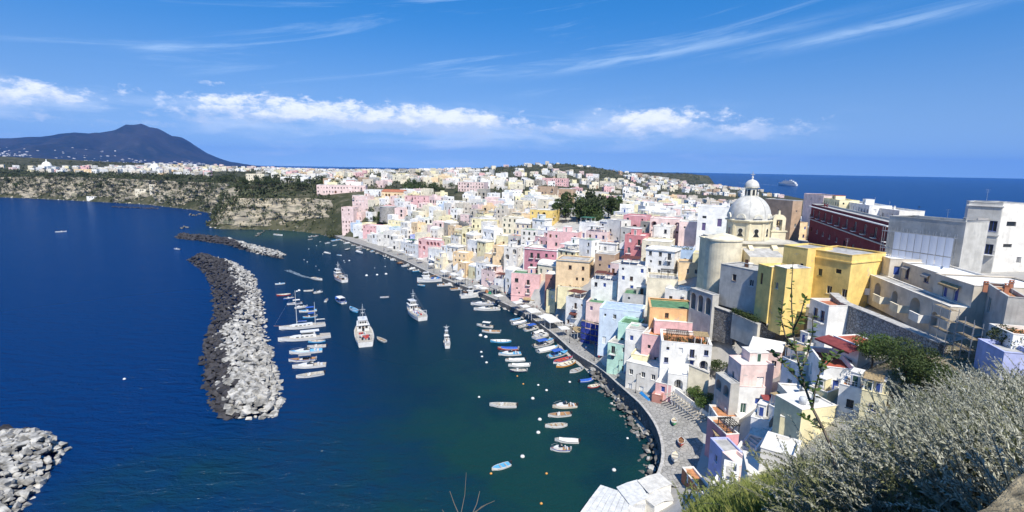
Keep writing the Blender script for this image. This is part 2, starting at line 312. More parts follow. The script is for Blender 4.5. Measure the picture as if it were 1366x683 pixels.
# ---------------------------------------------------------------- sea, land, cliffs
from mathutils import noise as mnoise
def fbm(x, y, z=0.0, o=4): return mnoise.fractal((x, y, z), 1.0, 2.0, o)
def sea_material():
    m = bpy.data.materials.new('sea_water'); m.use_nodes = True; t = m.node_tree; b = t.nodes['Principled BSDF']
    g = nd(t, 'ShaderNodeNewGeometry'); s = nd(t, 'ShaderNodeSeparateXYZ'); t.links.new(g.outputs['Position'], s.inputs[0]); X, Y = s.outputs[0], s.outputs[1]
    def spot(x0, y0, rx, ry, rot=0.0):
        c, sn = math.cos(rot), math.sin(rot)
        u = mathn(t, 'SUBTRACT', X, x0); v = mathn(t, 'SUBTRACT', Y, y0)
        a = mathn(t, 'DIVIDE', mathn(t, 'ADD', mathn(t, 'MULTIPLY', u, c), mathn(t, 'MULTIPLY', v, sn)), rx)
        d = mathn(t, 'DIVIDE', mathn(t, 'SUBTRACT', mathn(t, 'MULTIPLY', v, c), mathn(t, 'MULTIPLY', u, sn)), ry)
        return mathn(t, 'POWER', 2.718, mathn(t, 'MULTIPLY', mathn(t, 'ADD', mathn(t, 'MULTIPLY', a, a), mathn(t, 'MULTIPLY', d, d)), -1.0))
    bedn = nd(t, 'ShaderNodeTexNoise', inp={'Scale': 0.035, 'Detail': 4.0, 'Roughness': 0.6}); t.links.new(g.outputs['Position'], bedn.inputs['Vector'])
    deep, harb, teal, green = (0.0006, 0.024, 0.108), (0.0008, 0.016, 0.036), (0.0050, 0.036, 0.034), (0.016, 0.046, 0.044)
    hm = smooth(t, mathn(t, 'ADD', mathn(t, 'MULTIPLY_ADD', Y, 0.67, X), 64-118*0.67), -8.0, 60.0)
    col = mixc(t, mathn(t, 'MULTIPLY', hm, smooth(t, Y, 620.0, 420.0)), deep, harb)
    tf = mathn(t, 'ADD', spot(0, 86, 42, 46, 0.15), mathn(t, 'MULTIPLY', spot(10, 140, 34, 60, 0.25), 0.7))
    tf = mathn(t, 'ADD', tf, mathn(t, 'MULTIPLY', spot(-66, 86, 16, 18), 0.75))
    tf = mathn(t, 'MULTIPLY', tf, mathn(t, 'MULTIPLY_ADD', smooth(t, bedn.outputs[0], 0.32, 0.62), 0.65, 0.35))
    col = mixc(t, mathn(t, 'MINIMUM', tf, 1.0), col, teal)
    col = mixc(t, mathn(t, 'MINIMUM', mathn(t, 'ADD', spot(-205, 445, 62, 42, -0.2), mathn(t, 'MULTIPLY', spot(-125, 388, 30, 26), 0.5)), 1.0), col, green)
    mp = nd(t, 'ShaderNodeMapping'); mp.inputs['Rotation'].default_value = (0, 0, R(28)); mp.inputs['Scale'].default_value = (0.30, 0.75, 1); t.links.new(g.outputs['Position'], mp.inputs[0])
    n1 = nd(t, 'ShaderNodeTexNoise', inp={'Scale': 0.55, 'Detail': 5.0, 'Roughness': 0.55, 'Distortion': 0.4}); t.links.new(mp.outputs[0], n1.inputs['Vector'])
    n2 = nd(t, 'ShaderNodeTexNoise', inp={'Scale': 1.6, 'Detail': 4.0, 'Roughness': 0.6}); t.links.new(g.outputs['Position'], n2.inputs['Vector'])
    h = mathn(t, 'ADD', mathn(t, 'MULTIPLY', n1.outputs[0], mathn(t, 'MULTIPLY_ADD', hm, -0.85, 1.0)), mathn(t, 'MULTIPLY', n2.outputs[0], 0.22))
    bp = nd(t, 'ShaderNodeBump', inp={'Strength': 0.9, 'Distance': 1.6}); t.links.new(h, bp.inputs['Height'])
    t.nodes.remove(b); df = nd(t, 'ShaderNodeBsdfDiffuse'); gl = nd(t, 'ShaderNodeBsdfGlossy', inp={'Roughness': .13}); lw = nd(t, 'ShaderNodeLayerWeight'); ms = nd(t, 'ShaderNodeMixShader')
    t.links.new(col, df.inputs['Color']); gl.inputs['Color'].default_value = (.80, .93, 1.0, 1)
    for q in (df, gl): t.links.new(bp.outputs[0], q.inputs['Normal'])
    f = mathn(t, 'POWER', lw.outputs['Facing'], 5.0); t.links.new(mathn(t, 'MULTIPLY_ADD', f, 0.31, 0.03), ms.inputs[0])   # a rippled sea never mirrors fully, even at a flat angle
    t.links.new(df.outputs[0], ms.inputs[1]); t.links.new(gl.outputs[0], ms.inputs[2]); t.links.new(ms.outputs[0], t.nodes['Material Output'].inputs[0])
    return m
def grid_mesh(name, xs, ys, zf, mat, skip=None):
    X, Y = np.meshgrid(xs, ys); pts = np.column_stack([X.ravel(), Y.ravel()]); Z = zf(pts); nx, ny = len(xs), len(ys)
    idx = np.arange(nx*ny).reshape(ny, nx); q = np.stack([idx[:-1, :-1], idx[:-1, 1:], idx[1:, 1:], idx[1:, :-1]], -1).reshape(-1, 4)
    keep = Z[q].max(1) > -3.5
    if skip is not None:
        c = pts[q].mean(1); keep &= ~((c[:, 0] > skip[0]) & (c[:, 0] < skip[1]) & (c[:, 1] > skip[2]) & (c[:, 1] < skip[3]))
    q = q[keep]; used = np.unique(q); rm = np.full(nx*ny, -1); rm[used] = np.arange(len(used)); q = rm[q]
    me = bpy.data.meshes.new(name); me.vertices.add(len(used)); me.vertices.foreach_set('co', np.column_stack([pts[used], Z[used]]).ravel())
    me.loops.add(len(q)*4); me.loops.foreach_set('vertex_index', q.ravel()); me.polygons.add(len(q))
    me.polygons.foreach_set('loop_start', np.arange(len(q))*4); me.polygons.foreach_set('use_smooth', np.ones(len(q), bool)); me.update(calc_edges=True); me.materials.append(mat); return me

mb = MB(); N = 96; SEA_R = 24000.0
prev = None
for r in (0, 400, 3000, 12000, SEA_R):
    ring = [(r*math.cos(2*math.pi*k/N), r*math.sin(2*math.pi*k/N), 0) for k in range(N)]
    if prev is not None:
        for k in range(N):
            if prev[0] == prev[1]: mb.face([prev[0], ring[k], ring[(k+1) % N]])
            else: mb.face([prev[k], ring[k], ring[(k+1) % N], prev[(k+1) % N]])
    prev = ring
sea = mb.build('sea', sea_material()); tag(sea, 'deep blue sea with fine ripples filling the harbour and bay', 'sea', kind='structure')

def ground_mat(name, a, b, c, s1=0.05, s2=0.6, bump=0.5):
    m = bpy.data.materials.new(name); m.use_nodes = True; t = m.node_tree; p = t.nodes['Principled BSDF']; p.inputs['Roughness'].default_value = 0.95; p.inputs['Specular IOR Level'].default_value = 0.1
    g = nd(t, 'ShaderNodeNewGeometry')
    n1 = nd(t, 'ShaderNodeTexNoise', inp={'Scale': s1, 'Detail': 6.0, 'Roughness': 0.65}); n2 = nd(t, 'ShaderNodeTexNoise', inp={'Scale': s2, 'Detail': 6.0, 'Roughness': 0.7})
    for n in (n1, n2): t.links.new(g.outputs['Position'], n.inputs['Vector'])
    c1 = mixc(t, smooth(t, n1.outputs[0], 0.4, 0.6), a, b); c2 = mixc(t, smooth(t, n2.outputs[0], 0.5, 0.75), c1, c); t.links.new(c2, p.inputs['Base Color'])
    bp = nd(t, 'ShaderNodeBump', inp={'Strength': bump, 'Distance': 0.4}); t.links.new(n2.outputs[0], bp.inputs['Height']); t.links.new(bp.outputs[0], p.inputs['Normal'])
    return m
M_VILLAGE = ground_mat('village_ground', (0.36, 0.35, 0.33), (0.50, 0.48, 0.44), (0.27, 0.26, 0.24), 0.06, 0.5)
M_FIELD = ground_mat('island_ground', (0.040, 0.046, 0.024), (0.075, 0.075, 0.045), (0.17, 0.15, 0.11), 0.03, 0.12)
M_SLOPE = ground_mat('slope_ground', (0.22, 0.18, 0.12), (0.32, 0.27, 0.19), (0.13, 0.13, 0.07), 0.3, 1.5)
NR = (-140, 300, 62, 420)
tg = obj('village_hillside', grid_mesh('village_hillside', np.arange(-140, 301, 2.5), np.arange(62, 421, 2.5), ground, M_VILLAGE)); tag(tg, kind='structure')
tn = obj('near_slope', grid_mesh('near_slope', np.arange(-60, 201, 1.5), np.arange(-30, 66.6, 1.5), lambda p: ground(p)-np.where((p[:, 0] > -6) & (p[:, 0] < 26) & (p[:, 1] > -6) & (p[:, 1] < 26), .6, 0)+np.array([0.35*fbm(a*0.4, b*0.4) for a, b in p]), M_SLOPE)); tag(tn, kind='structure')
def farz(p):
    return ground(p)+np.array([1.2*fbm(a*0.02, b*0.02) for a, b in p])
tv = obj('viewpoint_slope', grid_mesh('viewpoint_slope', np.arange(-8, 28.1, .5), np.arange(-8, 28.1, .5), lambda p: ground(p)+np.array([.08+0.10*fbm(a*1.1, b*1.1) for a, b in p]), M_SLOPE)); tag(tv, kind='structure')
ts = obj('scrub_slope', grid_mesh('scrub_slope', np.arange(46, 171, 2.0), np.arange(60, 86, 2.0), lambda p: ground(p)+.12+np.where(p[:, 0]-46 < (p[:, 1]-60)*.55, -1.2, 0), M_SLOPE)); tag(ts, kind='structure')
tf = obj('far_island', grid_mesh('far_island', np.arange(-2200, 1001, 10), np.arange(400, 2651, 10), farz, M_FIELD, (-140, 300, 0, 412))); tag(tf, kind='structure')

# cliffs round the cove: ledges of pale tuff
def resample(pl, step):
    out = [np.array(pl[0], float)]; acc = 0.0
    for a, b in zip(pl[:-1], pl[1:]):
        a, b = np.array(a, float), np.array(b, float); L = np.hypot(*(b-a)); n = max(1, int(round(L/step)))
        out += [a+(b-a)*k/n for k in range(1, n+1)]
    return np.array(out)
def smooth_line(p, it=3):
    p = p.copy()
    for _ in range(it): p[1:-1] = (p[:-2]+2*p[1:-1]+p[2:])/4
    return p
cl = smooth_line(resample([(-1400, 1130)]+SHORE_COVE, 4.0), 2)
tan = np.gradient(cl, axis=0); tan /= np.hypot(*tan.T)[:, None]; inn = np.column_stack([-tan[:, 1], tan[:, 0]])
nin = cl+inn*3; 
if inside(nin[len(nin)//2:len(nin)//2+1], LAND)[0] == False: inn = -inn
for _ in range(6): inn[1:-1] = (inn[:-2]+inn[1:-1]+inn[2:])/3
inn /= np.hypot(*inn.T)[:, None]
NT = 22; cv = []; CLIFF = []
for i in range(len(cl)):
    top = max(6.0, min(40.0, rbf((cl[i]+inn[i]*30)[None])[0])); ta = min(1, (len(cl)-1-i)/12.0); top = 4+(top-4)*ta
    for j in range(NT+3):
        t = min(j/NT, 1.0); x, y = cl[i]; z = -0.5+t*(top+0.5)
        off = 1.5+15*t**1.25 + 4.5*fbm(x*0.03, y*0.03, z*0.05) + 2.4*fbm(x*0.12, y*0.12, z*0.2) + 0.35*math.sin(z*0.9+5*fbm(x*0.03, y*0.03))
        if j > NT: off = 17+(j-NT)*11; z = top-0.6-(j-NT)*0.5
        if j == 0: off = -1.0
        p = cl[i]+inn[i]*off; cv.append((p[0], p[1], z)); CLIFF.append((p[0], p[1], z, t, i))
n2 = NT+3; cf = [(i*n2+j, i*n2+j+1, (i+1)*n2+j+1, (i+1)*n2+j) for i in range(len(cl)-1) for j in range(n2-1)]
me = bpy.data.meshes.new('cliff'); me.from_pydata(cv, [], cf); me.update()
def cliff_material():
    m = bpy.data.materials.new('tuff_cliff'); m.use_nodes = True; t = m.node_tree; p = t.nodes['Principled BSDF']; p.inputs['Roughness'].default_value = 0.95; p.inputs['Specular IOR Level'].default_value = 0.1
    g = nd(t, 'ShaderNodeNewGeometry'); mp = nd(t, 'ShaderNodeMapping'); mp.inputs['Scale'].default_value = (0.05, 0.05, 0.35); t.links.new(g.outputs['Position'], mp.inputs[0])
    n1 = nd(t, 'ShaderNodeTexNoise', inp={'Scale': 1.0, 'Detail': 8.0, 'Roughness': 0.7}); t.links.new(mp.outputs[0], n1.inputs['Vector'])
    n2 = nd(t, 'ShaderNodeTexNoise', inp={'Scale': 0.09, 'Detail': 7.0, 'Roughness': 0.7}); t.links.new(g.outputs['Position'], n2.inputs['Vector'])
    c = mixc(t, smooth(t, n1.outputs[0], 0.35, 0.68), (0.21, 0.19, 0.155), (0.47, 0.41, 0.30)); c = mixc(t, smooth(t, n2.outputs[0], 0.5, 0.64), c, (0.12, 0.125, 0.085)); t.links.new(c, p.inputs['Base Color'])
    bp = nd(t, 'ShaderNodeBump', inp={'Strength': 0.8, 'Distance': 2.0}); t.links.new(n1.outputs[0], bp.inputs['Height']); t.links.new(bp.outputs[0], p.inputs['Normal'])
    return m
me.materials.append(cliff_material()); tag(obj('cliff', me), 'pale tuff sea cliff with ledges round the cove', 'cliff', kind='structure')

# ---------------------------------------------------------------- the far mountain island
def mountain():
    prof = [(-420, 212), (-200, 204), (0, 186), (40, 184), (75, 179), (100, 175.5), (125, 177), (150, 173), (170, 171), (182, 167), (190, 163.5), (200, 169), (211, 170), (222, 177), (238, 190), (256, 201), (274, 209), (292, 214), (320, 219), (350, 223)]
    Y0 = 9800.0; xs = []; hs = []
    for px, py in prof:
        d = ray(px, py); t = Y0/d[1]; xs.append(d[0]*t); hs.append(CAM_H+d[2]*t)
    gx = np.linspace(xs[0], xs[-1], 190); gy = np.linspace(Y0-3600, Y0+2500, 64)
    prof_z = np.interp(gx, xs, hs); v = []
    for y in gy:
        k = (y-Y0)/(3600 if y < Y0 else 2500); fall = max(0.0, 1-min(1, abs(k)))**1.15*(.55+.45*math.cos(min(1, abs(k))*math.pi/2))
        for x, h in zip(gx, prof_z):
            nz = fbm(x*0.0009, y*0.0009, 0, 6); rid = 1-abs(fbm(x*0.0011+7, y*0.0007, 3, 5))
            zz = h*fall*(1+(0.42*nz+0.55*(rid-0.85))*(1-fall**4)) - 14
            v.append((x, y, zz))
    n = len(gx); f = [(j*n+i, j*n+i+1, (j+1)*n+i+1, (j+1)*n+i) for j in range(len(gy)-1) for i in range(n-1)]
    me = bpy.data.meshes.new('far_mountain'); me.from_pydata(v, [], f); me.polygons.foreach_set('use_smooth', [True]*len(f)); me.update()
    me.materials.append(ground_mat('mountain_woods', (0.018, 0.024, 0.026), (0.034, 0.035, 0.036), (0.05, 0.05, 0.05), 0.0011, 0.006, 0.6))
    tag(obj('mountain', me), 'blue hazy mountain island on the horizon', 'mountain', kind='structure')
    mb = MB(); V = np.array(v).reshape(len(gy), n, 3); rr = random.Random(5); made = 0
    while made < 1150:
        x = rr.uniform(gx[0]+1500, gx[-1]); j = rr.randrange(3, 30); i = min(n-2, max(0, int((x-gx[0])/(gx[1]-gx[0])))); z = V[j, i, 2]
        if z < 8 or z > 270 or rr.random() < (z/270)**2 or fbm(x*0.0010, V[j, i, 1]*0.0006, 5) < -0.05+.2*(x > -5200)-.2*(x < -7600): continue
        w = rr.uniform(7, 20); y = V[j, i, 1]; z = V[j, i:i+2, 2].min(); mb.box(x-w, x+w, y-8, y+8, z-6, z+rr.uniform(7, 15)); made += 1
    tag(mb.build('far_houses', pmat('far_white', (0.62, 0.60, 0.58), noise=0.25, nscale=0.02)), 'white specks of houses scattered at the mountain foot', 'houses', kind='stuff')
mountain()

# ---------------------------------------------------------------- boulders and breakwaters
def hull_rock(seed, npt=13):
    r = random.Random(seed); bm = bmesh.new()
    for _ in range(npt):
        v = Vector((r.gauss(0, 1), r.gauss(0, 1), r.gauss(0, 1))).normalized(); bm.verts.new((v.x*r.uniform(.8, 1.05), v.y*r.uniform(.65, .95), v.z*r.uniform(.5, .75)))
    res = bmesh.ops.convex_hull(bm, input=bm.verts); bmesh.ops.delete(bm, geom=[g for g in res['geom_interior'] if isinstance(g, bmesh.types.BMVert)], context='VERTS')
    vs = [tuple(v.co) for v in bm.verts]; bm.verts.index_update(); fs = [tuple(v.index for v in f.verts) for f in bm.faces]; bm.free(); return vs, fs
ROCKS = [hull_rock(k+40) for k in range(8)]
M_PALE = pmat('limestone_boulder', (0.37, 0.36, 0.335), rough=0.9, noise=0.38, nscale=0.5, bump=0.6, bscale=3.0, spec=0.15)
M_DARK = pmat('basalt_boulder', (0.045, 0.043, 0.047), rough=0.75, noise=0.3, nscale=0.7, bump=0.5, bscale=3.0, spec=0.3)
M_GREY = pmat('grey_boulder', (0.145, 0.14, 0.13), rough=0.9, noise=0.3, nscale=0.6, bump=0.5, bscale=3.0)
ROCK_ME = {}
def rock_mesh(k, mat):
    key = (k, mat.name)
    if key not in ROCK_ME:
        me = bpy.data.meshes.new('rock'); me.from_pydata(ROCKS[k][0], [], ROCKS[k][1]); me.materials.append(mat); me.update(); ROCK_ME[key] = me
    return ROCK_ME[key]
def rock_pile(name, label, pts, cat='breakwater', keep=300):
    """pts: (x, y, z, size, mat); the nearest ones are rocks of their own, the rest one part"""
    cx, cy = np.mean([p[0] for p in pts]), np.mean([p[1] for p in pts]); root = empty(name, (cx, cy, 0)); tag(root, label, cat)
    pts = sorted(pts, key=lambda p: math.hypot(p[0], p[1])/p[3]); mbs = {}
    for n, (x, y, z, s, mat) in enumerate(pts):
        k = random.randrange(8); e = Matrix.Rotation(random.uniform(0, 6.28), 3, 'Z') @ Matrix.Rotation(random.uniform(-.5, .5), 3, 'X') @ Matrix.Diagonal((s, s*random.uniform(.8, 1.1), s*random.uniform(.8, 1.15)))
        if n < keep:
            o = obj('rock', rock_mesh(k, mat), root); M = e.to_4x4(); M.translation = Vector((x-cx, y-cy, z)); o.matrix_local = M
        else:
            mbb = mbs.setdefault(mat.name, (MB(), mat))[0]; i = len(mbb.v); mbb.v.extend([tuple(e @ Vector(v)+Vector((x-cx, y-cy, z))) for v in ROCKS[k][0]])
            for f in ROCKS[k][1]: mbb.f.append(tuple(i+q for q in f)); mbb.m.append(0)
    for nm, (mbb, mat) in mbs.items():
        o = mbb.build('rock_mass', mat, root); o['kind'] = 'stuff'
    return root
def mound(left, right, edge, crest, size, step, lmat=M_DARK, rmat=M_PALE, wob=0.12):
    L, Rr, E = (np.array([P2(*q) for q in a]) for a in (left, right, edge)); n = len(L); out = []
    tot = np.hypot(*np.diff((L+Rr)/2, axis=0).T).sum(); k = int(tot/step)
    for i in range(k+1):
        u = i/k*(n-1); a = min(int(u), n-2); f = u-a; l = L[a]*(1-f)+L[a+1]*f; r = Rr[a]*(1-f)+Rr[a+1]*f; e = E[a]*(1-f)+E[a+1]*f
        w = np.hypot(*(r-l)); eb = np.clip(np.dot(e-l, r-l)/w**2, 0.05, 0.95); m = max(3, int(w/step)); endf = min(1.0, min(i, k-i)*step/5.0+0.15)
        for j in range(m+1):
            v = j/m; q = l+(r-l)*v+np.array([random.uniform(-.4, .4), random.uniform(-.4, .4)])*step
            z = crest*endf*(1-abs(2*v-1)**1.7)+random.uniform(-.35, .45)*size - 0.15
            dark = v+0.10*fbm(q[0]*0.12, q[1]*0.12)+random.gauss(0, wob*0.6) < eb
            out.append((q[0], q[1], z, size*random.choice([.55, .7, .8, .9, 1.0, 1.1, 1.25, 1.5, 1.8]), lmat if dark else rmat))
    return out
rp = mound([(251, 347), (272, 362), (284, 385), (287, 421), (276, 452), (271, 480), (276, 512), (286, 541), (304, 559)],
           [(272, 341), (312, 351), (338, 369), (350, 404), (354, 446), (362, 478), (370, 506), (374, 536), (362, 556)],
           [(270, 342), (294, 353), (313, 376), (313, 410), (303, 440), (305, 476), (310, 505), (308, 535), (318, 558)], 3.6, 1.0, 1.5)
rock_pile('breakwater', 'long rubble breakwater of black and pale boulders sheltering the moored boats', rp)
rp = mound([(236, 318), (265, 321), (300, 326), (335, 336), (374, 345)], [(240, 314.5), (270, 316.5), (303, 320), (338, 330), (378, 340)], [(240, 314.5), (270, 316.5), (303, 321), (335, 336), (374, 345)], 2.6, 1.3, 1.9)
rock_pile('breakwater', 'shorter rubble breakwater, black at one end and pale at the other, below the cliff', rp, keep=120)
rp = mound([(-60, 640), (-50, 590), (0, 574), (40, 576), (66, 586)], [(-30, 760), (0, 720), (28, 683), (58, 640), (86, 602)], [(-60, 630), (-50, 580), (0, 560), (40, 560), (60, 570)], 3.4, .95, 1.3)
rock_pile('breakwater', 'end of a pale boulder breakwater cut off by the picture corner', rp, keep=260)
rp = [(*P2(150+q*1.0, 276+q*0.045+random.uniform(-.4, .4)), 0.2, random.uniform(1.2, 2.6), M_DARK) for q in range(0, 62, 2)]
rock_pile('rock_reef', 'thin line of dark rocks awash in the far cove', rp, 'reef', keep=40)
rp = [(*P2(px, py), 0.4, random.uniform(1.2, 2.8), M_GREY) for px, py in ((254, 287), (258, 288), (262, 287.5), (266, 286), (246, 303), (250, 304), (243, 305), (349, 311), (346, 313), (343, 315), (352, 309))]
rock_pile('skerry', 'few low grey rocks off the pale headland', rp, 'rocks')
# ---------------------------------------------------------------- house kit
COLS = dict(white=(0.80, 0.79, 0.76), offwhite=(0.74, 0.71, 0.65), cream=(0.76, 0.69, 0.53), pale_yellow=(0.79, 0.71, 0.45), yellow=(0.80, 0.59, 0.21), gold=(0.74, 0.53, 0.18), salmon=(0.80, 0.60, 0.37),
  orange=(0.76, 0.45, 0.22), pink=(0.76, 0.47, 0.46), pale_pink=(0.78, 0.60, 0.56), rose=(0.66, 0.33, 0.35), red=(0.60, 0.24, 0.25), dusky_pink=(0.52, 0.24, 0.29), maroon=(0.15, 0.032, 0.04), lilac=(0.42, 0.46, 0.72), blue=(0.42, 0.55, 0.74),
  pale_blue=(0.60, 0.69, 0.80), mint=(0.50, 0.74, 0.62), grey=(0.47, 0.46, 0.43), beige=(0.60, 0.54, 0.45), brown=(0.46, 0.33, 0.23), stone=(0.40, 0.37, 0.32), terracotta=(0.44, 0.19, 0.11), brick=(0.45, 0.22, 0.18))
WORDS = dict(offwhite='off-white', pale_yellow='pale yellow', pale_pink='pale pink', dusky_pink='dusky pink', pale_blue='pale blue', rose='deep rose')
def cword(c): return WORDS.get(c, c.replace('_', ' '))
def wallmat(c): return stucco(c, COLS[c], 0.45 if c in ('white', 'offwhite') else 0.55)
M_ROOF = dict(lime=pmat('roof_lime', (0.70, 0.69, 0.66), 0.9, 0.13, 0.6, 0.2, 3.0), grey=pmat('roof_grey', (0.40, 0.395, 0.38), 0.9, 0.2, 0.6, 0.2, 3.0), green=pmat('roof_green', (0.10, 0.22, 0.12), 0.8, 0.2, 0.7),
  tile=pmat('roof_tile', (0.42, 0.16, 0.09), 0.85, 0.25, 2.0, 0.4, 6.0), terra=pmat('roof_terra', (0.48, 0.22, 0.10), 0.85, 0.2, 1.2), dark=pmat('roof_dark', (0.16, 0.155, 0.15), 0.9, 0.2, 0.7), bluepaint=pmat('roof_blue', (0.40, 0.50, 0.64), 0.85, 0.15, 0.7),
  white=pmat('roof_white', (0.80, 0.80, 0.79), 0.85, 0.07, 0.5), red=pmat('roof_red', (0.40, 0.10, 0.06), 0.85, 0.2, 0.8), olive=pmat('roof_olive', (0.40, 0.36, 0.16), 0.85, 0.2, 0.8))
M_GLASS = pmat('window_glass', (0.025, 0.03, 0.035), 0.12, 0.0, spec=0.6)
M_FR = {k: pmat('frame_'+k, c, 0.55, 0.08, 3.0) for k, c in dict(white=(0.78, 0.78, 0.76), green=(0.045, 0.10, 0.075), blue=(0.04, 0.08, 0.30), brown=(0.16, 0.075, 0.04), grey=(0.22, 0.22, 0.22), dark=(0.05, 0.045, 0.05), violet=(0.13, 0.10, 0.22), teal=(0.06, 0.16, 0.20)).items()}
M_IRON = pmat('iron_rail', (0.03, 0.03, 0.033), 0.5, 0.1, spec=0.5); M_METAL = pmat('galvanised', (0.45, 0.46, 0.47), 0.45, 0.1, metal=0.6)
M_AWN = dict(brown=pmat('awning_brown', (0.13, 0.045, 0.035), 0.85, 0.15), white=pmat('canvas_white', (0.64, 0.63, 0.60), 0.9, 0.12), tan=pmat('reed_tan', (0.36, 0.27, 0.15), 0.95, 0.25, 3.0), green=pmat('canvas_green', (0.04, 0.15, 0.09), 0.9, 0.1), blue=pmat('canvas_blue', (0.03, 0.10, 0.42), 0.8, 0.1), grey=pmat('canvas_grey', (0.30, 0.29, 0.28), 0.9, 0.1), red=pmat('awning_red', (0.22, 0.05, 0.05), 0.85, 0.15), black=pmat('lattice_black', (0.03, 0.03, 0.03), 0.8, 0.1))
PARTS = {}
def win_mesh(kind, w, h, fr):
    key = ('w', kind, round(w, 1), round(h, 1), fr)
    if key in PARTS: return PARTS[key]
    mb = MB(); x = w/2; t = 0.09 if w > .8 else 0.07
    mb.box(-x, -x+t, -0.06, 0.03, 0, h); mb.box(x-t, x, -0.06, 0.03, 0, h); mb.box(-x+t, x-t, -0.06, 0.03, h-t, h); mb.box(-x+t, x-t, -0.06, 0.03, 0, t)
    if kind in ('win', 'french', 'door'): mb.box(-0.04, 0.04, -0.05, 0.02, t, h-t)
    if kind == 'win': mb.box(-x-0.12, x+0.12, -0.34, -0.065, -0.10, -0.02)
    pm = MB()
    if kind in ('shut', 'shutdoor', 'garage', 'door'):
        n = max(3, int(h/0.22)); s = (h-2*t)/n
        for i in range(n): pm.box(-x+t, x-t, -0.045, 0.0, t+i*s+0.012, t+(i+1)*s-0.012, 1)
        pm.face([(-x+t, 0.01, t), (x-t, 0.01, t), (x-t, 0.01, h-t), (-x+t, 0.01, h-t)], 1)
        mats = [M_FR['white'] if fr not in ('white', 'brown') else M_FR[fr], M_FR[fr]]
    else:
        pm.face([(-x+t, -0.012, t), (x-t, -0.012, t), (x-t, -0.012, h-t), (-x+t, -0.012, h-t)], 1); mats = [M_FR[fr], M_GLASS]
    i = len(mb.v); whole = MB(); whole.v = mb.v+pm.v; whole.f = mb.f+[tuple(i+q for q in f) for f in pm.f]; whole.m = mb.m+pm.m
    PARTS[key] = (whole.mesh('window', mats), mb.mesh('window', mats), pm.mesh('pane', mats)); return PARTS[key]
def balcony_mesh(w, d=0.9, mat='iron'):
    key = ('b', round(w, 1), round(d, 1), mat)
    if key in PARTS: return PARTS[key]
    mb = MB(); x = w/2; mb.box(-x, x, -d, -0.01, -0.16, 0, 1)
    if mat == 'solid':
        mb.box(-x, x, -d, -d+0.12, 0.003, 0.95, 1); mb.box(-x, -x+0.12, -d+0.12, -0.01, 0.003, 0.95, 1); mb.box(x-0.12, x, -d+0.12, -0.01, 0.003, 0.95, 1)
    else:
        mb.box(-x, x, -d, -d+0.05, 0.95, 1.0, 0); mb.box(-x, -x+0.05, -d+0.05, -0.01, 0.95, 1.0, 0); mb.box(x-0.05, x, -d+0.05, -0.01, 0.95, 1.0, 0)
        n = max(4, int(w/0.22))
        for k in range(n+1): q = -x+0.02+(w-0.04)*k/n; mb.box(q-0.014, q+0.014, -d+0.01, -d+0.038, 0.0, 0.95, 0)
        for k in range(1, 4):
            y = -d+0.05+(d-0.05)*k/4
            for q in (-x+0.02, x-0.02): mb.box(q-0.014, q+0.014, y-0.014, y+0.014, 0, 0.95, 0)
    PARTS[key] = mb.mesh('balcony', [M_IRON, stucco('white', COLS['white'])]); return PARTS[key]
def wall_face(mb, p0, u, n, Wf, z0, z1, ops):
    p0, u, n = Vector(p0), Vector(u), Vector(n); up = Vector((0, 0, 1))
    P = lambda a, v, d=0.0: p0+u*a+up*v-n*d
    us = sorted({0.0, Wf} | {o[0] for o in ops} | {o[1] for o in ops}); vs = sorted({z0, z1} | {o[2] for o in ops} | {o[3] for o in ops})
    for a, b in zip(us[:-1], us[1:]):
        run = None
        for c, d in zip(vs[:-1], vs[1:]):
            m, k = (a+b)/2, (c+d)/2; hole = any(o[0] < m < o[1] and o[2] < k < o[3] for o in ops)
            if not hole:
                run = (run[0], d) if run else (c, d)
            if hole and run: mb.face([P(a, run[0]), P(b, run[0]), P(b, run[1]), P(a, run[1])]); run = None
        if run: mb.face([P(a, run[0]), P(b, run[0]), P(b, run[1]), P(a, run[1])])
    for a, b, c, d, arch, dep in ops:
        mb.face([P(a, c), P(b, c), P(b, c, dep), P(a, c, dep)])
        top = d-(b-a)/2 if arch else d
        mb.face([P(a, c), P(a, c, dep), P(a, top, dep), P(a, top)]); mb.face([P(b, c), P(b, top), P(b, top, dep), P(b, c, dep)])
        if arch:
            r = (b-a)/2; m = (a+b)/2; arc = [(m-r*math.cos(math.pi*k/10), top+r*math.sin(math.pi*k/10)) for k in range(11)]
            for k in range(10):
                q, w = arc[k], arc[k+1]; mb.face([P(*q), P(*q, dep), P(*w, dep), P(*w)])
                mb.face([P(*q), P(*w), P(a, d)] if k < 5 else [P(*q), P(*w), P(b, d)])
            mb.face([P(a, d), P(*arc[5]), P(b, d)]) if False else None
        else: mb.face([P(a, d), P(a, d, dep), P(b, d, dep), P(b, d)])
        if dep > 0.6: mb.face([P(a, c, dep), P(b, c, dep), P(b, d, dep), P(a, d, dep)])
FACES = {'f': 0, 'r': 1, 'b': 2, 'l': 3}
FOOT = []; HOUSES = []
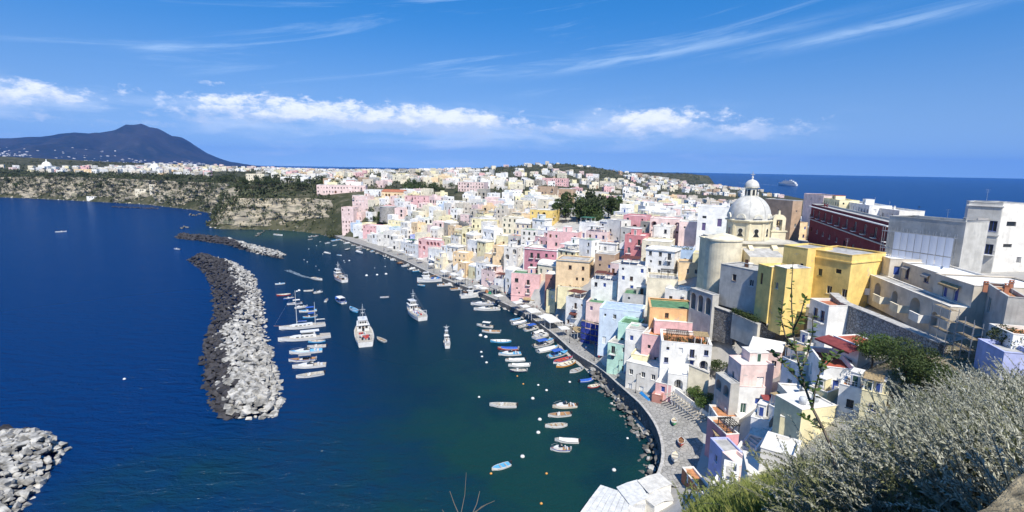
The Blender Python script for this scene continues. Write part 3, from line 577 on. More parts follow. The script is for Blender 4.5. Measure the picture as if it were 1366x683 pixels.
def house(x, y, zb, yaw, Wd, Dp, H, col, label=None, ref=None, roof='lime', floors=None, near=False, frame=None, wins=None, extras=(), rnd=None, cap=None, under=4.0, density=0.8, parapet=0.5, sides='frl', name='house', cat='house', group=None, foot=True, shut=0.35, balc=0.18, arches=0.0, roofcol=None):
    """wins: optional list (face, u metres from the left edge, v above base, w, h, kind); otherwise laid out by floor"""
    r = rnd or random.Random(int(x*31+y*17+H*7)); root = empty(name, (x, y, zb), yaw); tag(root, label, cat, group)
    wm = wallmat(col); mb = MB(); fl = floors or max(1, int(round(H/3.3))); fh = (H-parapet)/fl; frame = frame or r.choice(['white', 'white', 'brown', 'green', 'grey', 'dark', 'blue'])
    geo = [((-Wd/2, -Dp/2, 0), (1, 0, 0), (0, -1, 0), Wd), ((Wd/2, -Dp/2, 0), (0, 1, 0), (1, 0, 0), Dp), ((Wd/2, Dp/2, 0), (-1, 0, 0), (0, 1, 0), Wd), ((-Wd/2, Dp/2, 0), (0, -1, 0), (-1, 0, 0), Dp)]
    lay = {0: [], 1: [], 2: [], 3: []}
    if wins is not None:
        for f, u, v, w, h, k in wins: lay[FACES[f]].append([u, v, w, h, k])
    if wins is None:
        for f in sides:
            Wf = geo[FACES[f]][3]; nc = max(1, int(Wf/(2.7 if f == 'f' else 3.2)))
            for i in range(fl):
                for c in range(nc):
                    if r.random() > (density if f == 'f' else density*0.7): continue
                    u = Wf*(c+0.5)/nc+r.uniform(-.25, .25); v = i*fh
                    if i == 0 and f == 'f': k = r.choice(['door', 'door', 'shutdoor', 'win', 'arch' if r.random() < 0.4+arches else 'win'])
                    elif r.random() < arches: k = 'loggia'
                    else: k = r.choice(['win', 'win', 'small', 'french' if r.random() < balc*2.5 else 'win']) if r.random() > shut else 'shut'
                    w, h = dict(door=(1.1, 2.2), shutdoor=(1.1, 2.2), win=(1.0, 1.45), small=(.7, .8), french=(1.1, 2.2), arch=(2.0, 2.5), loggia=(2.0, 2.5), shut=(1.0, 1.45))[k]
                    h = min(h, fh-0.35); vv = 0.05 if k in ('door', 'shutdoor', 'arch', 'french', 'loggia') else (0.95 if h > 1 else 1.5)
                    vv = min(vv, fh-h-0.2); lay[FACES[f]].append([u, v+max(vv, 0.03), min(w, Wf-0.6), h, k])
    for fi in range(4):
        p0, u, n, Wf = geo[fi]; ops = []; us = []
        for wn in lay[fi]:
            c, v, w, h, k = wn; a = max(0.12, c-w/2); b = min(Wf-0.12, c+w/2)
            if b-a < 0.4 or any(a < q[1]+0.1 and b > q[0]-0.1 and v < q[3]+0.1 and v+h > q[2]-0.1 for q in ops): continue
            dep = 1.6 if k in ('loggia', 'deep') else (0.5 if k == 'arch' else 0.3); arch = k in ('arch', 'loggia', 'deep', 'awin')
            ops.append((a, b, v, v+h, arch, dep)); us.append(((a+b)/2, v, b-a, h, k, dep))
        wall_face(mb, p0, u, n, Wf, -under, H, ops)
        rz = (0, math.pi/2, math.pi, -math.pi/2)[fi]
        for c, v, w, h, k, dep in us:
            P = Vector(p0)+Vector(u)*c-Vector(n)*(dep-0.035)+Vector((0, 0, v))
            if k in ('loggia', 'deep'): k2, ww, hh = 'win', min(1.0, w-.2), h*0.8; P = Vector(p0)+Vector(u)*c-Vector(n)*(dep-0.04)+Vector((0, 0, v+0.02))
            else: k2, ww, hh = {'arch': 'door', 'french': 'french', 'small': 'small', 'awin': 'win'}.get(k, k), w, h
            fr = frame if r.random() < 0.8 else r.choice(['brown', 'green', 'white', 'dark'])
            me = win_mesh(k2, ww, hh, fr); isdoor = k2 in ('door', 'shutdoor', 'garage')
            o = obj('door' if isdoor else 'window', me[1] if near else me[0], root, P, rz)
            if near: obj('panel' if isdoor else 'pane', me[2], o)
            if k == 'french' and v > 1.0: obj('balcony', balcony_mesh(max(1.8, w+0.8)), root, Vector(p0)+Vector(u)*c+Vector((0, 0, v-0.02)), rz)
    mb.build('wall', wm, root)
    rm = M_ROOF[roof] if roof in M_ROOF else M_ROOF['lime']; rb = MB(); t = 0.25; o = 0.06; zf = H-parapet
    if roof == 'vault':
        n = 10; R0 = Dp/2+0.05; rise = min(1.6, Dp*0.22); pts = [(-R0*math.cos(math.pi*k/n), H+rise*math.sin(math.pi*k/n)) for k in range(n+1)]
        X = Wd/2+0.05
        for k in range(n): a, b = pts[k], pts[k+1]; rb.face([(-X, a[0], a[1]), (X, a[0], a[1]), (X, b[0], b[1]), (-X, b[0], b[1])])
        for s in (-X, X): rb.face([(s, q[0], q[1]) for q in (pts if s > 0 else pts[::-1])])
    elif roof == 'pitch':
        X, Yh = Wd/2+0.25, Dp/2+0.25; rise = Dp*0.2
        for s in (-1, 1): rb.face([(-X*s, -Yh*s, H+0.02), (X*s, -Yh*s, H+0.02), (X*s, 0, H+rise), (-X*s, 0, H+rise)])
        for s in (-1, 1): rb.face([(X*s, -Yh*s, H+0.02), (X*s, Yh*s, H+0.02), (X*s, 0, H+rise)])
        rb.face([(-X, -Yh, H+0.01), (-X, Yh, H+0.01), (X, Yh, H+0.01), (X, -Yh, H+0.01)]); rm = M_ROOF['tile']
    else:
        xi, yi = Wd/2-t, Dp/2-t; xo, yo = Wd/2+o, Dp/2+o; h1 = H+0.09
        rb.face([(-xi, -yi, zf), (xi, -yi, zf), (xi, yi, zf), (-xi, yi, zf)], 0)
        ring = lambda a, b, z: [(-a, -b, z), (a, -b, z), (a, b, z), (-a, b, z)]
        A, B, C, Dd = ring(xi, yi, zf), ring(xi, yi, h1), ring(xo, yo, h1), ring(xo, yo, H+0.001)
        for k in range(4):
            j = (k+1) % 4; rb.face([A[j], A[k], B[k], B[j]], 1); rb.face([B[k], C[k], C[j], B[j]][::-1], 1); rb.face([Dd[k], Dd[j], C[j], C[k]], 1); rb.face([Dd[j], Dd[k], (Dd[k][0]*0.9, Dd[k][1]*0.9, H+0.001), (Dd[j][0]*0.9, Dd[j][1]*0.9, H+0.001)], 1)
    rf = rb.build('roof', [M_ROOF[roofcol] if roofcol else rm, wallmat(cap) if cap else wallmat(col if r.random() < .65 else 'offwhite')], root)
    for e in extras: add_extra(root, rf, e, Wd, Dp, H, zf, col, r)
    if foot: FOOT.append((x, y, 0.46*math.hypot(Wd, Dp)))
    c = proj(x, y, zb+H*0.6); HOUSES.append(dict(o=root, px=c[0], py=c[1], col=col, ref=ref, label=label, H=H, W=Wd, roof=roof, ex=[e if isinstance(e, str) else e[0] for e in extras], fl=fl))
    return root
def add_extra(root, rf, e, Wd, Dp, H, zf, col, r):
    k = e if isinstance(e, str) else e[0]; a = {} if isinstance(e, str) else e[1]
    if k == 'hut':
        w, d, h = a.get('w', min(3.4, Wd*0.45)), a.get('d', min(3.2, Dp*0.45)), a.get('h', 2.3); cx = a.get('x', r.uniform(-.5, .5)*(Wd-w-0.8)); cy = a.get('y', r.uniform(0.0, .5)*(Dp-d-0.8)); mb = MB()
        mb.box(cx-w/2, cx+w/2, cy-d/2, cy+d/2, zf+0.004, zf+h, 0); mb.box(cx-w/2-0.12, cx+w/2+0.12, cy-d/2-0.12, cy+d/2+0.12, zf+h+0.002, zf+h+0.14, 1)
        o = mb.build('roof_hut', [wallmat(a.get('col', col)), M_ROOF[a.get('roof', 'lime')]], root)
        obj('door', win_mesh('shutdoor', 0.9, 1.9, r.choice(['brown', 'green', 'grey', 'blue']))[0], o, (cx, cy-d/2-0.04, zf+0.03))
    elif k == 'chimney':
        mb = MB(); cx, cy = a.get('x', r.uniform(-.4, .4)*Wd), a.get('y', r.uniform(-.3, .4)*Dp); h = a.get('h', r.uniform(.8, 1.5))
        mb.box(cx-.28, cx+.28, cy-.24, cy+.24, zf+0.004, zf+h, 0); mb.box(cx-.36, cx+.36, cy-.32, cy+.32, zf+h+0.002, zf+h+0.1, 0)
        for s in (-.2, .2): mb.box(cx+s-.06, cx+s+.06, cy-.2, cy+.2, zf+h+0.1, zf+h+0.32, 0)
        mb.box(cx-.34, cx+.34, cy-.3, cy+.3, zf+h+0.325, zf+h+0.40, 0); mb.build('chimney', wallmat(a.get('col', col)), rf)
    elif k == 'pergola':
        x0, x1, y0, y1 = a.get('rect', (-Wd*.45, Wd*.2, -Dp*.42, Dp*.2)); h = a.get('h', 2.4); mb = MB(); m = a.get('mat', 'brown')
        for px in (x0, (x0+x1)/2, x1):
            for py in (y0, y1): mb.box(px-.06, px+.06, py-.06, py+.06, zf+0.003, zf+h, 0)
        for py in (y0, y1): mb.box(x0-.15, x1+.15, py-.06, py+.06, zf+h+0.002, zf+h+.14, 0)
        o = mb.build('pergola', M_FR['white'] if m != 'black' else M_AWN['black'], root); cb = MB()
        if m in ('black', 'slats'):
            n = int((x1-x0)/0.45)
            for i in range(n+1): q = x0+(x1-x0)*i/n; cb.box(q-.05, q+.05, y0-.3, y1+.3, zf+h+.145, zf+h+.23)
            for i in range(6): q = y0+(y1-y0)*i/5; cb.box(x0-.2, x1+.2, q-.05, q+.05, zf+h+.235, zf+h+.30)
        else:
            n = 6
            for i in range(n):
                a0, a1 = x0-.25+(x1-x0+.5)*i/n, x0-.25+(x1-x0+.5)*(i+1)/n; cb.box(a0+.01, a1-.01, y0-.35, y1+.3, zf+h+.145, zf+h+.20)
        cb.build('canopy', M_AWN[m if m in M_AWN else 'black'], o)
    elif k == 'railing':
        mb = MB(); x, y = Wd/2-.12, Dp/2-.12; z0, z1 = H+0.09, H+0.95
        for (p, q) in (((-x, -y), (x, -y)), ((x, -y), (x, y)), ((-x, y), (-x, -y))):
            L = math.hypot(q[0]-p[0], q[1]-p[1]); n = max(3, int(L/1.1))
            for i in range(n+1): c = (p[0]+(q[0]-p[0])*i/n, p[1]+(q[1]-p[1])*i/n); mb.box(c[0]-.03, c[0]+.03, c[1]-.03, c[1]+.03, z0-.01, z1)
            for zz in (z1, (z0+z1)/2): mb.tube((p[0], p[1], zz), (q[0], q[1], zz), .03, n=4)
        mb.build('railing', M_FR[a.get('mat', 'white')], rf)
    elif k == 'antenna':
        mb = MB(); cx, cy = r.uniform(-.4, .4)*Wd, r.uniform(-.4, .4)*Dp; h = r.uniform(2.2, 3.8); mb.tube((cx, cy, zf), (cx, cy, zf+h), .035, n=4)
        for q in (0, .35, .7): mb.tube((cx-.5+q*.2, cy, zf+h-q), (cx+.5-q*.2, cy, zf+h-q), .022, n=4)
        mb.build('antenna', M_METAL, rf)
    elif k == 'tank':
        mb = MB(); cx, cy = r.uniform(-.3, .3)*Wd, r.uniform(-.2, .35)*Dp; mb.lathe([(0, zf), (.55, zf+.02), (.58, zf+.9), (.5, zf+1.15), (.15, zf+1.25), (0, zf+1.27)], 10, c=(cx, cy, 0)); mb.build('water_tank', pmat('tank_grey', (0.5, 0.52, 0.54), 0.5), rf, smooth=True)
    elif k == 'dish':
        mb = MB(); cx, cy = r.uniform(-.4, .4)*Wd, -Dp*.3; z = zf+1.1; mb.tube((cx, cy, zf), (cx, cy, z), .04, n=5); M = Matrix.Translation((cx, cy-.12, z)) @ Matrix.Rotation(R(65), 4, 'X')
        i = len(mb.v); mb.lathe([(0.02, .0), (.25, .04), (.45, .13)], 12); mb.v[i:] = [tuple(M @ Vector(v)) for v in mb.v[i:]]; mb.build('satellite_dish', M_FR['white'], rf)
    elif k == 'aircon':
        mb = MB(); cx = a.get('x', r.uniform(-.35, .35)*Wd); z = a.get('z', H*r.uniform(.4, .75)); mb.box(cx-.4, cx+.4, -Dp/2-.36, -Dp/2-.04, z, z+.55, 0); mb.box(cx-.4, cx-.34, -Dp/2-.36, -Dp/2-.005, z-.06, z-.003, 1); mb.box(cx+.34, cx+.4, -Dp/2-.36, -Dp/2-.005, z-.06, z-.003, 1); mb.build('air_conditioner', [M_FR['white'], M_METAL], root)
    elif k == 'stair':
        mb = MB(); h = a.get('h', min(3.2, H*.45)); n = 10; w = 1.1; L = min(Wd*.8, h*1.25); x0 = a.get('x', -Wd*.4)
        for i in range(n): mb.box(x0+L*i/n, x0+L*(i+1)/n-0.003, -Dp/2-w, -Dp/2-.005, -1.0, h*(i+1)/n)
        P = [(x0, -Dp/2-w-.18), (x0+L, -Dp/2-w-.18), (x0+L, -Dp/2-w-.004), (x0, -Dp/2-w-.004)]; mb.prism(P, [-1]*4, [.9, h+.9, h+.9, .9]); mb.build('stair', wallmat(a.get('col', 'white')), root)
    elif k == 'awning':
        mb = MB(); x0, x1, z, d = a.get('x0', -Wd*.4), a.get('x1', Wd*.4), a.get('z', 2.6), a.get('d', 2.0)
        mb.prism([(x0, -Dp/2-d), (x1, -Dp/2-d), (x1, -Dp/2-.01), (x0, -Dp/2-.01)], [z-.5, z-.5, z, z], [z-.44, z-.44, z+.06, z+.06]); mb.box(x0, x1, -Dp/2-d-.02, -Dp/2-d+.02, z-.75, z-.505); mb.build('awning', M_AWN[a.get('mat', 'white')], root)
    elif k == 'cornice':
        mb = MB(); s = a.get('s', .35); z = a.get('z', H-.5); X, Y = Wd/2, Dp/2
        for (x0, x1, y0, y1) in ((-X-s, X+s, -Y-s, -Y-.003), (X+.003, X+s, -Y+.0, Y+s), (-X-s, -X-.003, -Y+.0, Y+s)): mb.box(x0, x1, y0, y1, z, z+.3); 
        mb.build('cornice', wallmat(a.get('col', 'white')), root)
    elif k == 'pipe':
        mb = MB(); cx = r.choice([-1, 1])*(Wd/2-.35); mb.tube((cx, -Dp/2-.09, -2), (cx, -Dp/2-.09, H-.1), .06, n=6); mb.build('drainpipe', pmat('pipe_'+r.choice(['grey', 'copper']), r.choice([(.32, .32, .31), (.22, .13, .09)]), .6), root)
    elif k == 'laundry':
        mb = MB(); z = min(H-1.2, r.choice([3.4, 6.4])); x0 = r.uniform(-.35, .05)*Wd; mb.tube((x0, -Dp/2-.5, z), (x0+2.4, -Dp/2-.5, z), .012, n=3); ln = mb.build('washing_line', M_IRON, root)
        for i in range(5): mb = MB(); a0 = x0+.1+i*.46; h = r.uniform(.45, .9); mb.face([(a0, -Dp/2-.5, z), (a0+.38, -Dp/2-.5, z), (a0+.36, -Dp/2-.47, z-h), (a0+.03, -Dp/2-.53, z-h)]); mb.build('cloth', M_HULL_CLOTH[r.randrange(5)], ln)
    elif k == 'quoin':
        mb = MB(); w = .5
        for sx in (-1, 1): mb.box(sx*Wd/2-(w if sx > 0 else -.04)*1.0, sx*Wd/2+(.04 if sx > 0 else w), -Dp/2-.05, -Dp/2-.003, -3, H-.02)
        mb.build('corner_trim', wallmat('white'), root)
    elif k == 'greenery':
        root_pts = [(r.uniform(-.45, .45)*Wd, r.uniform(-.45, .1)*Dp, zf+r.uniform(.1, .9)) for _ in range(60)]; mb = MB()
        for p in root_pts:
            for _ in range(5): leaf_quad(mb, Vector(p)+Vector((r.gauss(0, .25), r.gauss(0, .25), r.gauss(0, .2))), r.uniform(.15, .32), r)
        mb.build('roof_plants', M_LEAF['shrub'], root)
M_HULL_CLOTH = [pmat('cloth_%s' % n, c, .95, .1) for n, c in (('white', (.7, .7, .7)), ('blue', (.12, .2, .5)), ('red', (.5, .1, .1)), ('yellow', (.65, .5, .15)), ('dark', (.06, .06, .08)))]
def leaf_quad(mb, p, s, r, m=0):
    a = Vector((r.gauss(0, 1), r.gauss(0, 1), r.gauss(0, 1))).normalized(); b = a.orthogonal().normalized(); c = a.cross(b); ang = r.uniform(0, 6.28); u = b*math.cos(ang)+c*math.sin(ang); v = a.cross(u)
    i = len(mb.v); mb.v.extend([tuple(p-u*s), tuple(p+v*s*.55), tuple(p+u*s), tuple(p-v*s*.55)]); mb.f.append((i, i+1, i+2, i+3)); mb.m.append(m)
def leaf_mat(name, c1, c2, sc=0.6, trans=0.25):
    m = bpy.data.materials.new('leaf_'+name); m.use_nodes = True; t = m.node_tree; p = t.nodes['Principled BSDF']; p.inputs['Roughness'].default_value = 0.65; p.inputs['Specular IOR Level'].default_value = 0.25
    g = nd(t, 'ShaderNodeNewGeometry'); n = nd(t, 'ShaderNodeTexNoise', inp={'Scale': sc, 'Detail': 4.0}); t.links.new(g.outputs['Position'], n.inputs['Vector'])
    f = mathn(t, 'ADD', mathn(t, 'MULTIPLY', g.outputs['Random Per Island'], 0.5), mathn(t, 'MULTIPLY', smooth(t, n.outputs[0], .35, .65), .5)); c = mixc(t, f, c1, c2); t.links.new(c, p.inputs['Base Color'])
    if trans: tr = nd(t, 'ShaderNodeBsdfTranslucent'); t.links.new(c, tr.inputs[0]); ms = nd(t, 'ShaderNodeMixShader', inp={0: trans}); t.links.new(p.outputs[0], ms.inputs[1]); t.links.new(tr.outputs[0], ms.inputs[2]); t.links.new(ms.outputs[0], t.nodes['Material Output'].inputs[0])
    return m
M_LEAF = dict(wood=leaf_mat('wood', (0.026, 0.040, 0.018), (0.115, 0.125, 0.060), 0.05), shrub=leaf_mat('shrub', (0.035, 0.06, 0.018), (0.09, 0.12, 0.04)), dark=leaf_mat('dark', (0.026, 0.042, 0.018), (0.085, 0.105, 0.042), 0.3), mid=leaf_mat('mid', (0.04, 0.07, 0.02), (0.10, 0.135, 0.045), 0.3), scrub=leaf_mat('scrub', (0.04, 0.045, 0.022), (0.12, 0.12, 0.07), 0.08), bright=leaf_mat('bright', (0.06, 0.11, 0.025), (0.13, 0.19, 0.05)),
  olive=leaf_mat('olive', (0.10, 0.12, 0.05), (0.26, 0.27, 0.13), 1.0, 0.3), silver=leaf_mat('silver', (0.24, 0.25, 0.17), (0.64, 0.64, 0.54), 1.0, 0.3), grass=leaf_mat('grass', (0.15, 0.22, 0.04), (0.46, 0.46, 0.16), 1.5, 0.4))
M_BARK = pmat('bark', (0.11, 0.085, 0.06), 0.95, 0.3, 4.0, 0.5, 12.0); M_SPRIG = pmat('sprig', (0.19, 0.19, 0.15), 0.9, 0.2, 6.0)

def place(px, py, lift):
    return hit(px, py, lift)
def hs(px, py, H, wpx, Dp, yaw, col, label, ref=None, dz=0.0, **kw):
    """a house whose front roof edge is centred on a photo pixel, standing on the hillside"""
    p = hit(px, py, H, t0=80.0); th = R(yaw); n = np.array([math.sin(th), -math.cos(th)]); w = (p-np.array([0, 0, CAM_H])) @ FWD; vd = -p[:2]/np.hypot(*p[:2])
    Wd = wpx*w/FPX/max(.4, float(n @ vd)); c = p[:2]-n*Dp/2
    return house(c[0], c[1], p[2]-H+dz, th, Wd, Dp, H, col, label, ref, **kw)
def blk(A, B, H, Dp, col, label, ref=None, C=None, z=None, **kw):
    """a house given by the photo pixels of its visible roof edge, left end A to right end B"""
    if z is None: z = hit((A[0]+B[0])/2, (A[1]+B[1])/2, H, t0=kw.pop('t0', 66.0))[2]
    a, b = at(*A, z)[:2], at(*B, z)[:2]; u = (b-a)/np.hypot(*(b-a)); n = np.array([u[1], -u[0]]); L = np.hypot(*(b-a))
    if C is not None: c = at(*C, z)[:2]; Dp = abs(float((c-a) @ n))
    m = (a+b)/2-n*Dp/2; th = math.atan2(n[0], -n[1])
    return house(m[0], m[1], z-H, th, L, Dp, H, col, label, ref, near=kw.pop('near', True), **kw)
# ---------------------------------------------------------------- quay
def stone_mat(name, a, b, sc=1.6, joint=(0.16, 0.15, 0.14), bump=0.8):
    m = bpy.data.materials.new(name); m.use_nodes = True; t = m.node_tree; p = t.nodes['Principled BSDF']; p.inputs['Roughness'].default_value = 0.95; p.inputs['Specular IOR Level'].default_value = 0.15
    g = nd(t, 'ShaderNodeNewGeometry'); v = nd(t, 'ShaderNodeTexVoronoi', inp={'Scale': sc, 'Randomness': 1.0}); v2 = nd(t, 'ShaderNodeTexVoronoi', inp={'Scale': sc}); v2.feature = 'DISTANCE_TO_EDGE'; n = nd(t, 'ShaderNodeTexNoise', inp={'Scale': 0.35, 'Detail': 6.0, 'Roughness': 0.65})
    for q in (v, v2, n): t.links.new(g.outputs['Position'], q.inputs['Vector'])
    bw = nd(t, 'ShaderNodeRGBToBW'); t.links.new(v.outputs['Color'], bw.inputs[0])
    c = mixc(t, bw.outputs[0], a, b); c = mixc(t, smooth(t, v2.outputs['Distance'], 0.10, 0.02), c, joint); c = mixc(t, mathn(t, 'MULTIPLY', smooth(t, n.outputs[0], .45, .7), .5), c, tuple(x*.55 for x in a)); t.links.new(c, p.inputs['Base Color'])
    bp = nd(t, 'ShaderNodeBump', inp={'Strength': bump, 'Distance': 0.15}); t.links.new(smooth(t, v2.outputs['Distance'], 0.0, 0.15), bp.inputs['Height']); t.links.new(bp.outputs[0], p.inputs['Normal']); return m
M_STONE = stone_mat('rubble_stone', (0.30, 0.29, 0.27), (0.48, 0.46, 0.43)); M_STONED = stone_mat('dark_stone', (0.13, 0.125, 0.12), (0.26, 0.25, 0.235), 1.2); M_QUAY = stone_mat('quay_paving', (0.27, 0.265, 0.25), (0.38, 0.37, 0.35), 1.1, (0.20, 0.195, 0.185), .3); M_KERB = pmat('quay_kerb', (0.42, 0.41, 0.39), 0.9, 0.2, 1.5)
ql = smooth_line(resample(SHORE_QUAY, 3.0), 4); qt = np.gradient(ql, axis=0); qt /= np.hypot(*qt.T)[:, None]; qn = np.column_stack([-qt[:, 1], qt[:, 0]])
if not inside((ql+qn*4)[40:41], LAND)[0]: qn = -qn
_qx = np.array([proj(a, b, 0)[0] for a, b in ql]); _qi = np.arange(len(ql))
def quay_h(i):
    y = ql[i][1]; return float(np.interp(y, [85, 95, 106, 116, 128, 145, 158, 420], [2.8, 3.8, 4.6, 4.8, 4.0, 2.9, 2.2, 1.9]))
QW = 9.5; mb = MB(); nq = len(ql)
for i in range(nq-1):
    a, b = ql[i], ql[i+1]; za, zb = quay_h(i), quay_h(i+1); w = QW
    k0, k1 = a+qn[i]*.6, b+qn[i+1]*.6; c, d = a+qn[i]*w, b+qn[i+1]*w
    mb.face([(*a, -3), (*b, -3), (*b, zb), (*a, za)], 1); mb.face([(*a, za+.12), (*b, zb+.12), (*k1, zb+.12), (*k0, za+.12)], 2); mb.face([(*a, za), (*b, zb), (*b, zb+.12), (*a, za+.12)], 2); mb.face([(*k0, za+.12), (*k1, zb+.12), (*k1, zb), (*k0, za)], 2)
    mb.face([(*k0, za), (*k1, zb), (*d, zb+.25), (*c, za+.25)], 0)
tag(mb.build('quay', [M_QUAY, M_STONED, M_KERB]), 'grey paved harbour quay along the house fronts', 'quay', kind='structure')
def qpt(px, off):
    i = int(np.argmin(np.abs(_qx-px)+np.where(ql[:, 1] < 100, 300, 0))); p = ql[i]+qn[i]*off; return p[0], p[1], quay_h(i)+0.25*off/QW, math.atan2(qt[i][1], qt[i][0])
# boulders at the foot of the stone sea wall
rp = []
for i in range(nq):
    if 88 < ql[i][1] < 146:
        for _ in range(10):
            q = ql[i]-qn[i]*random.uniform(-.3, 3.0)*min(1, (146-ql[i][1])/14)+np.array([random.uniform(-1.4, 1.4), random.uniform(-1.4, 1.4)]); dd = abs(float((q-ql[i]) @ qn[i])); rp.append((q[0], q[1], max(-.3, 1.9-dd*.7)+random.uniform(-.4, .3), random.choice([.35, .45, .55, .7, .9, 1.15]), M_GREY if random.random() < .88 else M_PALE))
rock_pile('rock_armour', 'tumbled grey boulders at the foot of the stone sea wall', rp, 'rocks', keep=280)
rp = []
for i in range(40, len(cl), 1):
    if random.random() < .75: q = cl[i]-inn[i]*random.uniform(-1, 4); rp.append((q[0], q[1], random.uniform(-.2, .8), random.uniform(.8, 2.2), random.choice([M_PALE, M_GREY])))
rock_pile('shore_rocks', 'pale boulders strewn along the foot of the sea cliff', rp, 'rocks', keep=120)

# ---------------------------------------------------------------- church
def church():
    Y = 146.0
    def zx(px, py, Yc=Y): d = ray(px, py); t = Yc/d[1]; return d[0]*t, CAM_H+d[2]*t
    cx, zs = zx(999, 290); s = ((np.array([cx, Y, zs-CAM_H])) @ FWD)/FPX
    root = empty('church', (cx, Y, zx(999, 388)[1])); tag(root, 'cream domed church with grey dome and lantern above the harbour village', 'church'); zb = root.location.z
    Z = lambda py: zx(999, py)[1]-zb
    wm = stucco('church_cream', (0.72, 0.64, 0.45), .45); dm = pmat('dome_lead', (0.56, 0.55, 0.51), 0.6, 0.12, 0.8, 0.1, 3.0, streak=0.3, dirt=(0.36, 0.36, 0.35)); wh = stucco('church_trim', (0.72, 0.68, 0.56), .3)
    Rd = 26.5*s; z0, z1 = Z(289), Z(260); prof = [(Rd*math.cos(a), z0+(z1-z0)*math.sin(a)) for a in np.linspace(0, math.pi/2-.1, 14)]
    mb = MB(); mb.lathe([(Rd+.02, z0-.9)]+prof, 40); dome = mb.build('dome', dm, root, smooth=True)
    for k in range(8):
        mb = MB(); t = k*math.pi/4+math.pi/8
        for a0, a1 in zip(np.linspace(0, math.pi/2-.15, 13)[:-1], np.linspace(0, math.pi/2-.15, 13)[1:]):
            q = [(Rd+.09)*math.cos(a0), z0+(z1-z0+.09)*math.sin(a0)], [(Rd+.09)*math.cos(a1), z0+(z1-z0+.09)*math.sin(a1)]
            for w in (1,):
                da = .1/max(.6, q[0][0]); db = .1/max(.6, q[1][0])
                mb.face([(q[0][0]*math.cos(t-da), q[0][0]*math.sin(t-da), q[0][1]), (q[0][0]*math.cos(t+da), q[0][0]*math.sin(t+da), q[0][1]), (q[1][0]*math.cos(t+db), q[1][0]*math.sin(t+db), q[1][1]), (q[1][0]*math.cos(t-db), q[1][0]*math.sin(t-db), q[1][1])])
        mb.build('rib', dm, dome)
    for k in range(8):   # round dormer lunettes at the foot of the dome
        t = k*math.pi/4; mb = MB(); n = 12; r = 1.25
        for r0, y0, y1, m in ((r, -.35, 1.6, 0), (r*.62, -.37, .2, 1)):
            ring = [(r0*math.cos(math.pi*j/n), r0*math.sin(math.pi*j/n)) for j in range(n+1)]
            for j in range(n): a, b = ring[j], ring[j+1]; mb.face([(a[0], y0, a[1]), (b[0], y0, b[1]), (b[0], y1, b[1]), (a[0], y1, a[1])], 0)
            mb.face([(q[0], y0, q[1]) for q in ring[::-1]], m)
        M = Matrix.Translation((math.sin(t)*(Rd-.15), -math.cos(t)*(Rd-.15), z0-.1)) @ Matrix.Rotation(t, 4, 'Z'); mb.v = [tuple(M @ Vector(v)) for v in mb.v]; mb.build('lunette', [wh, dm], dome)
    mb = MB(); zl0, zl1 = Z(262.5), Z(249); rl = 7.6*s; mb.lathe([(rl*1.35, zl0-.6), (rl*1.35, zl0), (rl, zl0+.05), (rl, zl1-.3), (rl*1.3, zl1-.2), (rl*1.3, zl1)], 8, a0=math.pi/8, a1=2*math.pi+math.pi/8); lan = mb.build('lantern', wh, root)
    for k in range(8):
        t = k*math.pi/4; mb = MB(); M = Matrix.Translation((math.sin(t)*(rl*.95), -math.cos(t)*(rl*.95), zl0+.5)) @ Matrix.Rotation(t, 4, 'Z'); mb.box(-.32, .32, -.05, .1, 0, 1.5, 0, M); mb.build('window', M_GLASS, lan)
    zc = Z(239.5); mb = MB(); rc = rl*1.2; mb.lathe([(rc, zl1+.01)]+[(rc*math.cos(a), zl1+.02+(zc-zl1)*math.sin(a)) for a in np.linspace(0.05, math.pi/2-.16, 8)]+[(.16, zc+.25), (.3, zc+.5), (.3, zc+.7), (.1, zc+.95), (.06, zc+1.0)], 20); mb.build('lantern_cap', dm, root, smooth=True)
    mb = MB(); zt = Z(229); mb.box(-.09, .09, -.07, .07, zc+.9, zt); mb.box(-.6, .6, -.068, .068, zt-.85, zt-.67); mb.build('cross', M_METAL, root)
    zd0 = Z(318); rd = 26.3*s; mb = MB(); a0 = math.pi/8
    mb.lathe([(rd*1.0, zd0), (rd*1.0, z0-1.25), (rd*1.09, z0-1.15), (rd*1.12, z0-.85), (rd*1.12, z0-.7), (rd*1.0, z0-.55)], 8, a0=a0, a1=a0+2*math.pi); mb.build('drum', wm, root)
    ap = rd*math.cos(a0)
    for k in range(8):   # keyhole windows
        t = k*math.pi/4; mb = MB(); zw = zd0+1.1; n = 10
        for sc, y, m in ((1.28, -.10, 1), (1.0, -.12, 0)):
            o = [(-.85*sc, 0), (.85*sc, 0), (.35*sc, .9)]+[(.62*sc*math.cos(a), 1.55+.62*sc*math.sin(a)) for a in np.linspace(-.6, math.pi+.6, n)]+[(-.35*sc, .9)]
            mb.face([(q[0], y, q[1]) for q in o], m)
            for q, w in zip(o, o[1:]+o[:1]): mb.face([(q[0], y, q[1]), (w[0], y, w[1]), (w[0], .05, w[1]), (q[0], .05, q[1])], m)
        M = Matrix.Translation((math.sin(t)*ap, -math.cos(t)*ap, zw)) @ Matrix.Rotation(t, 4, 'Z'); mb.v = [tuple(M @ Vector(v)) for v in mb.v]; mb.build('window', [M_GLASS, wh], root)
        for sd in (-1, 1):
            mb = MB(); M = Matrix.Rotation(t, 4, 'Z'); x = sd*(rd*math.sin(a0)-.35); mb.box(x-.28, x+.28, -ap-.14, -ap+.02, zd0, z0-1.2, 0, M); mb.build('pilaster', wm, root)
    # lower body
    zp = zd0; B = 8.6; mb = MB()
    poly = [(-B*.72, -B*.95), (B*.9, -B*.95), (B*1.05, -B*.5), (B*1.05, B), (-B, B), (-B, -B*.3)]
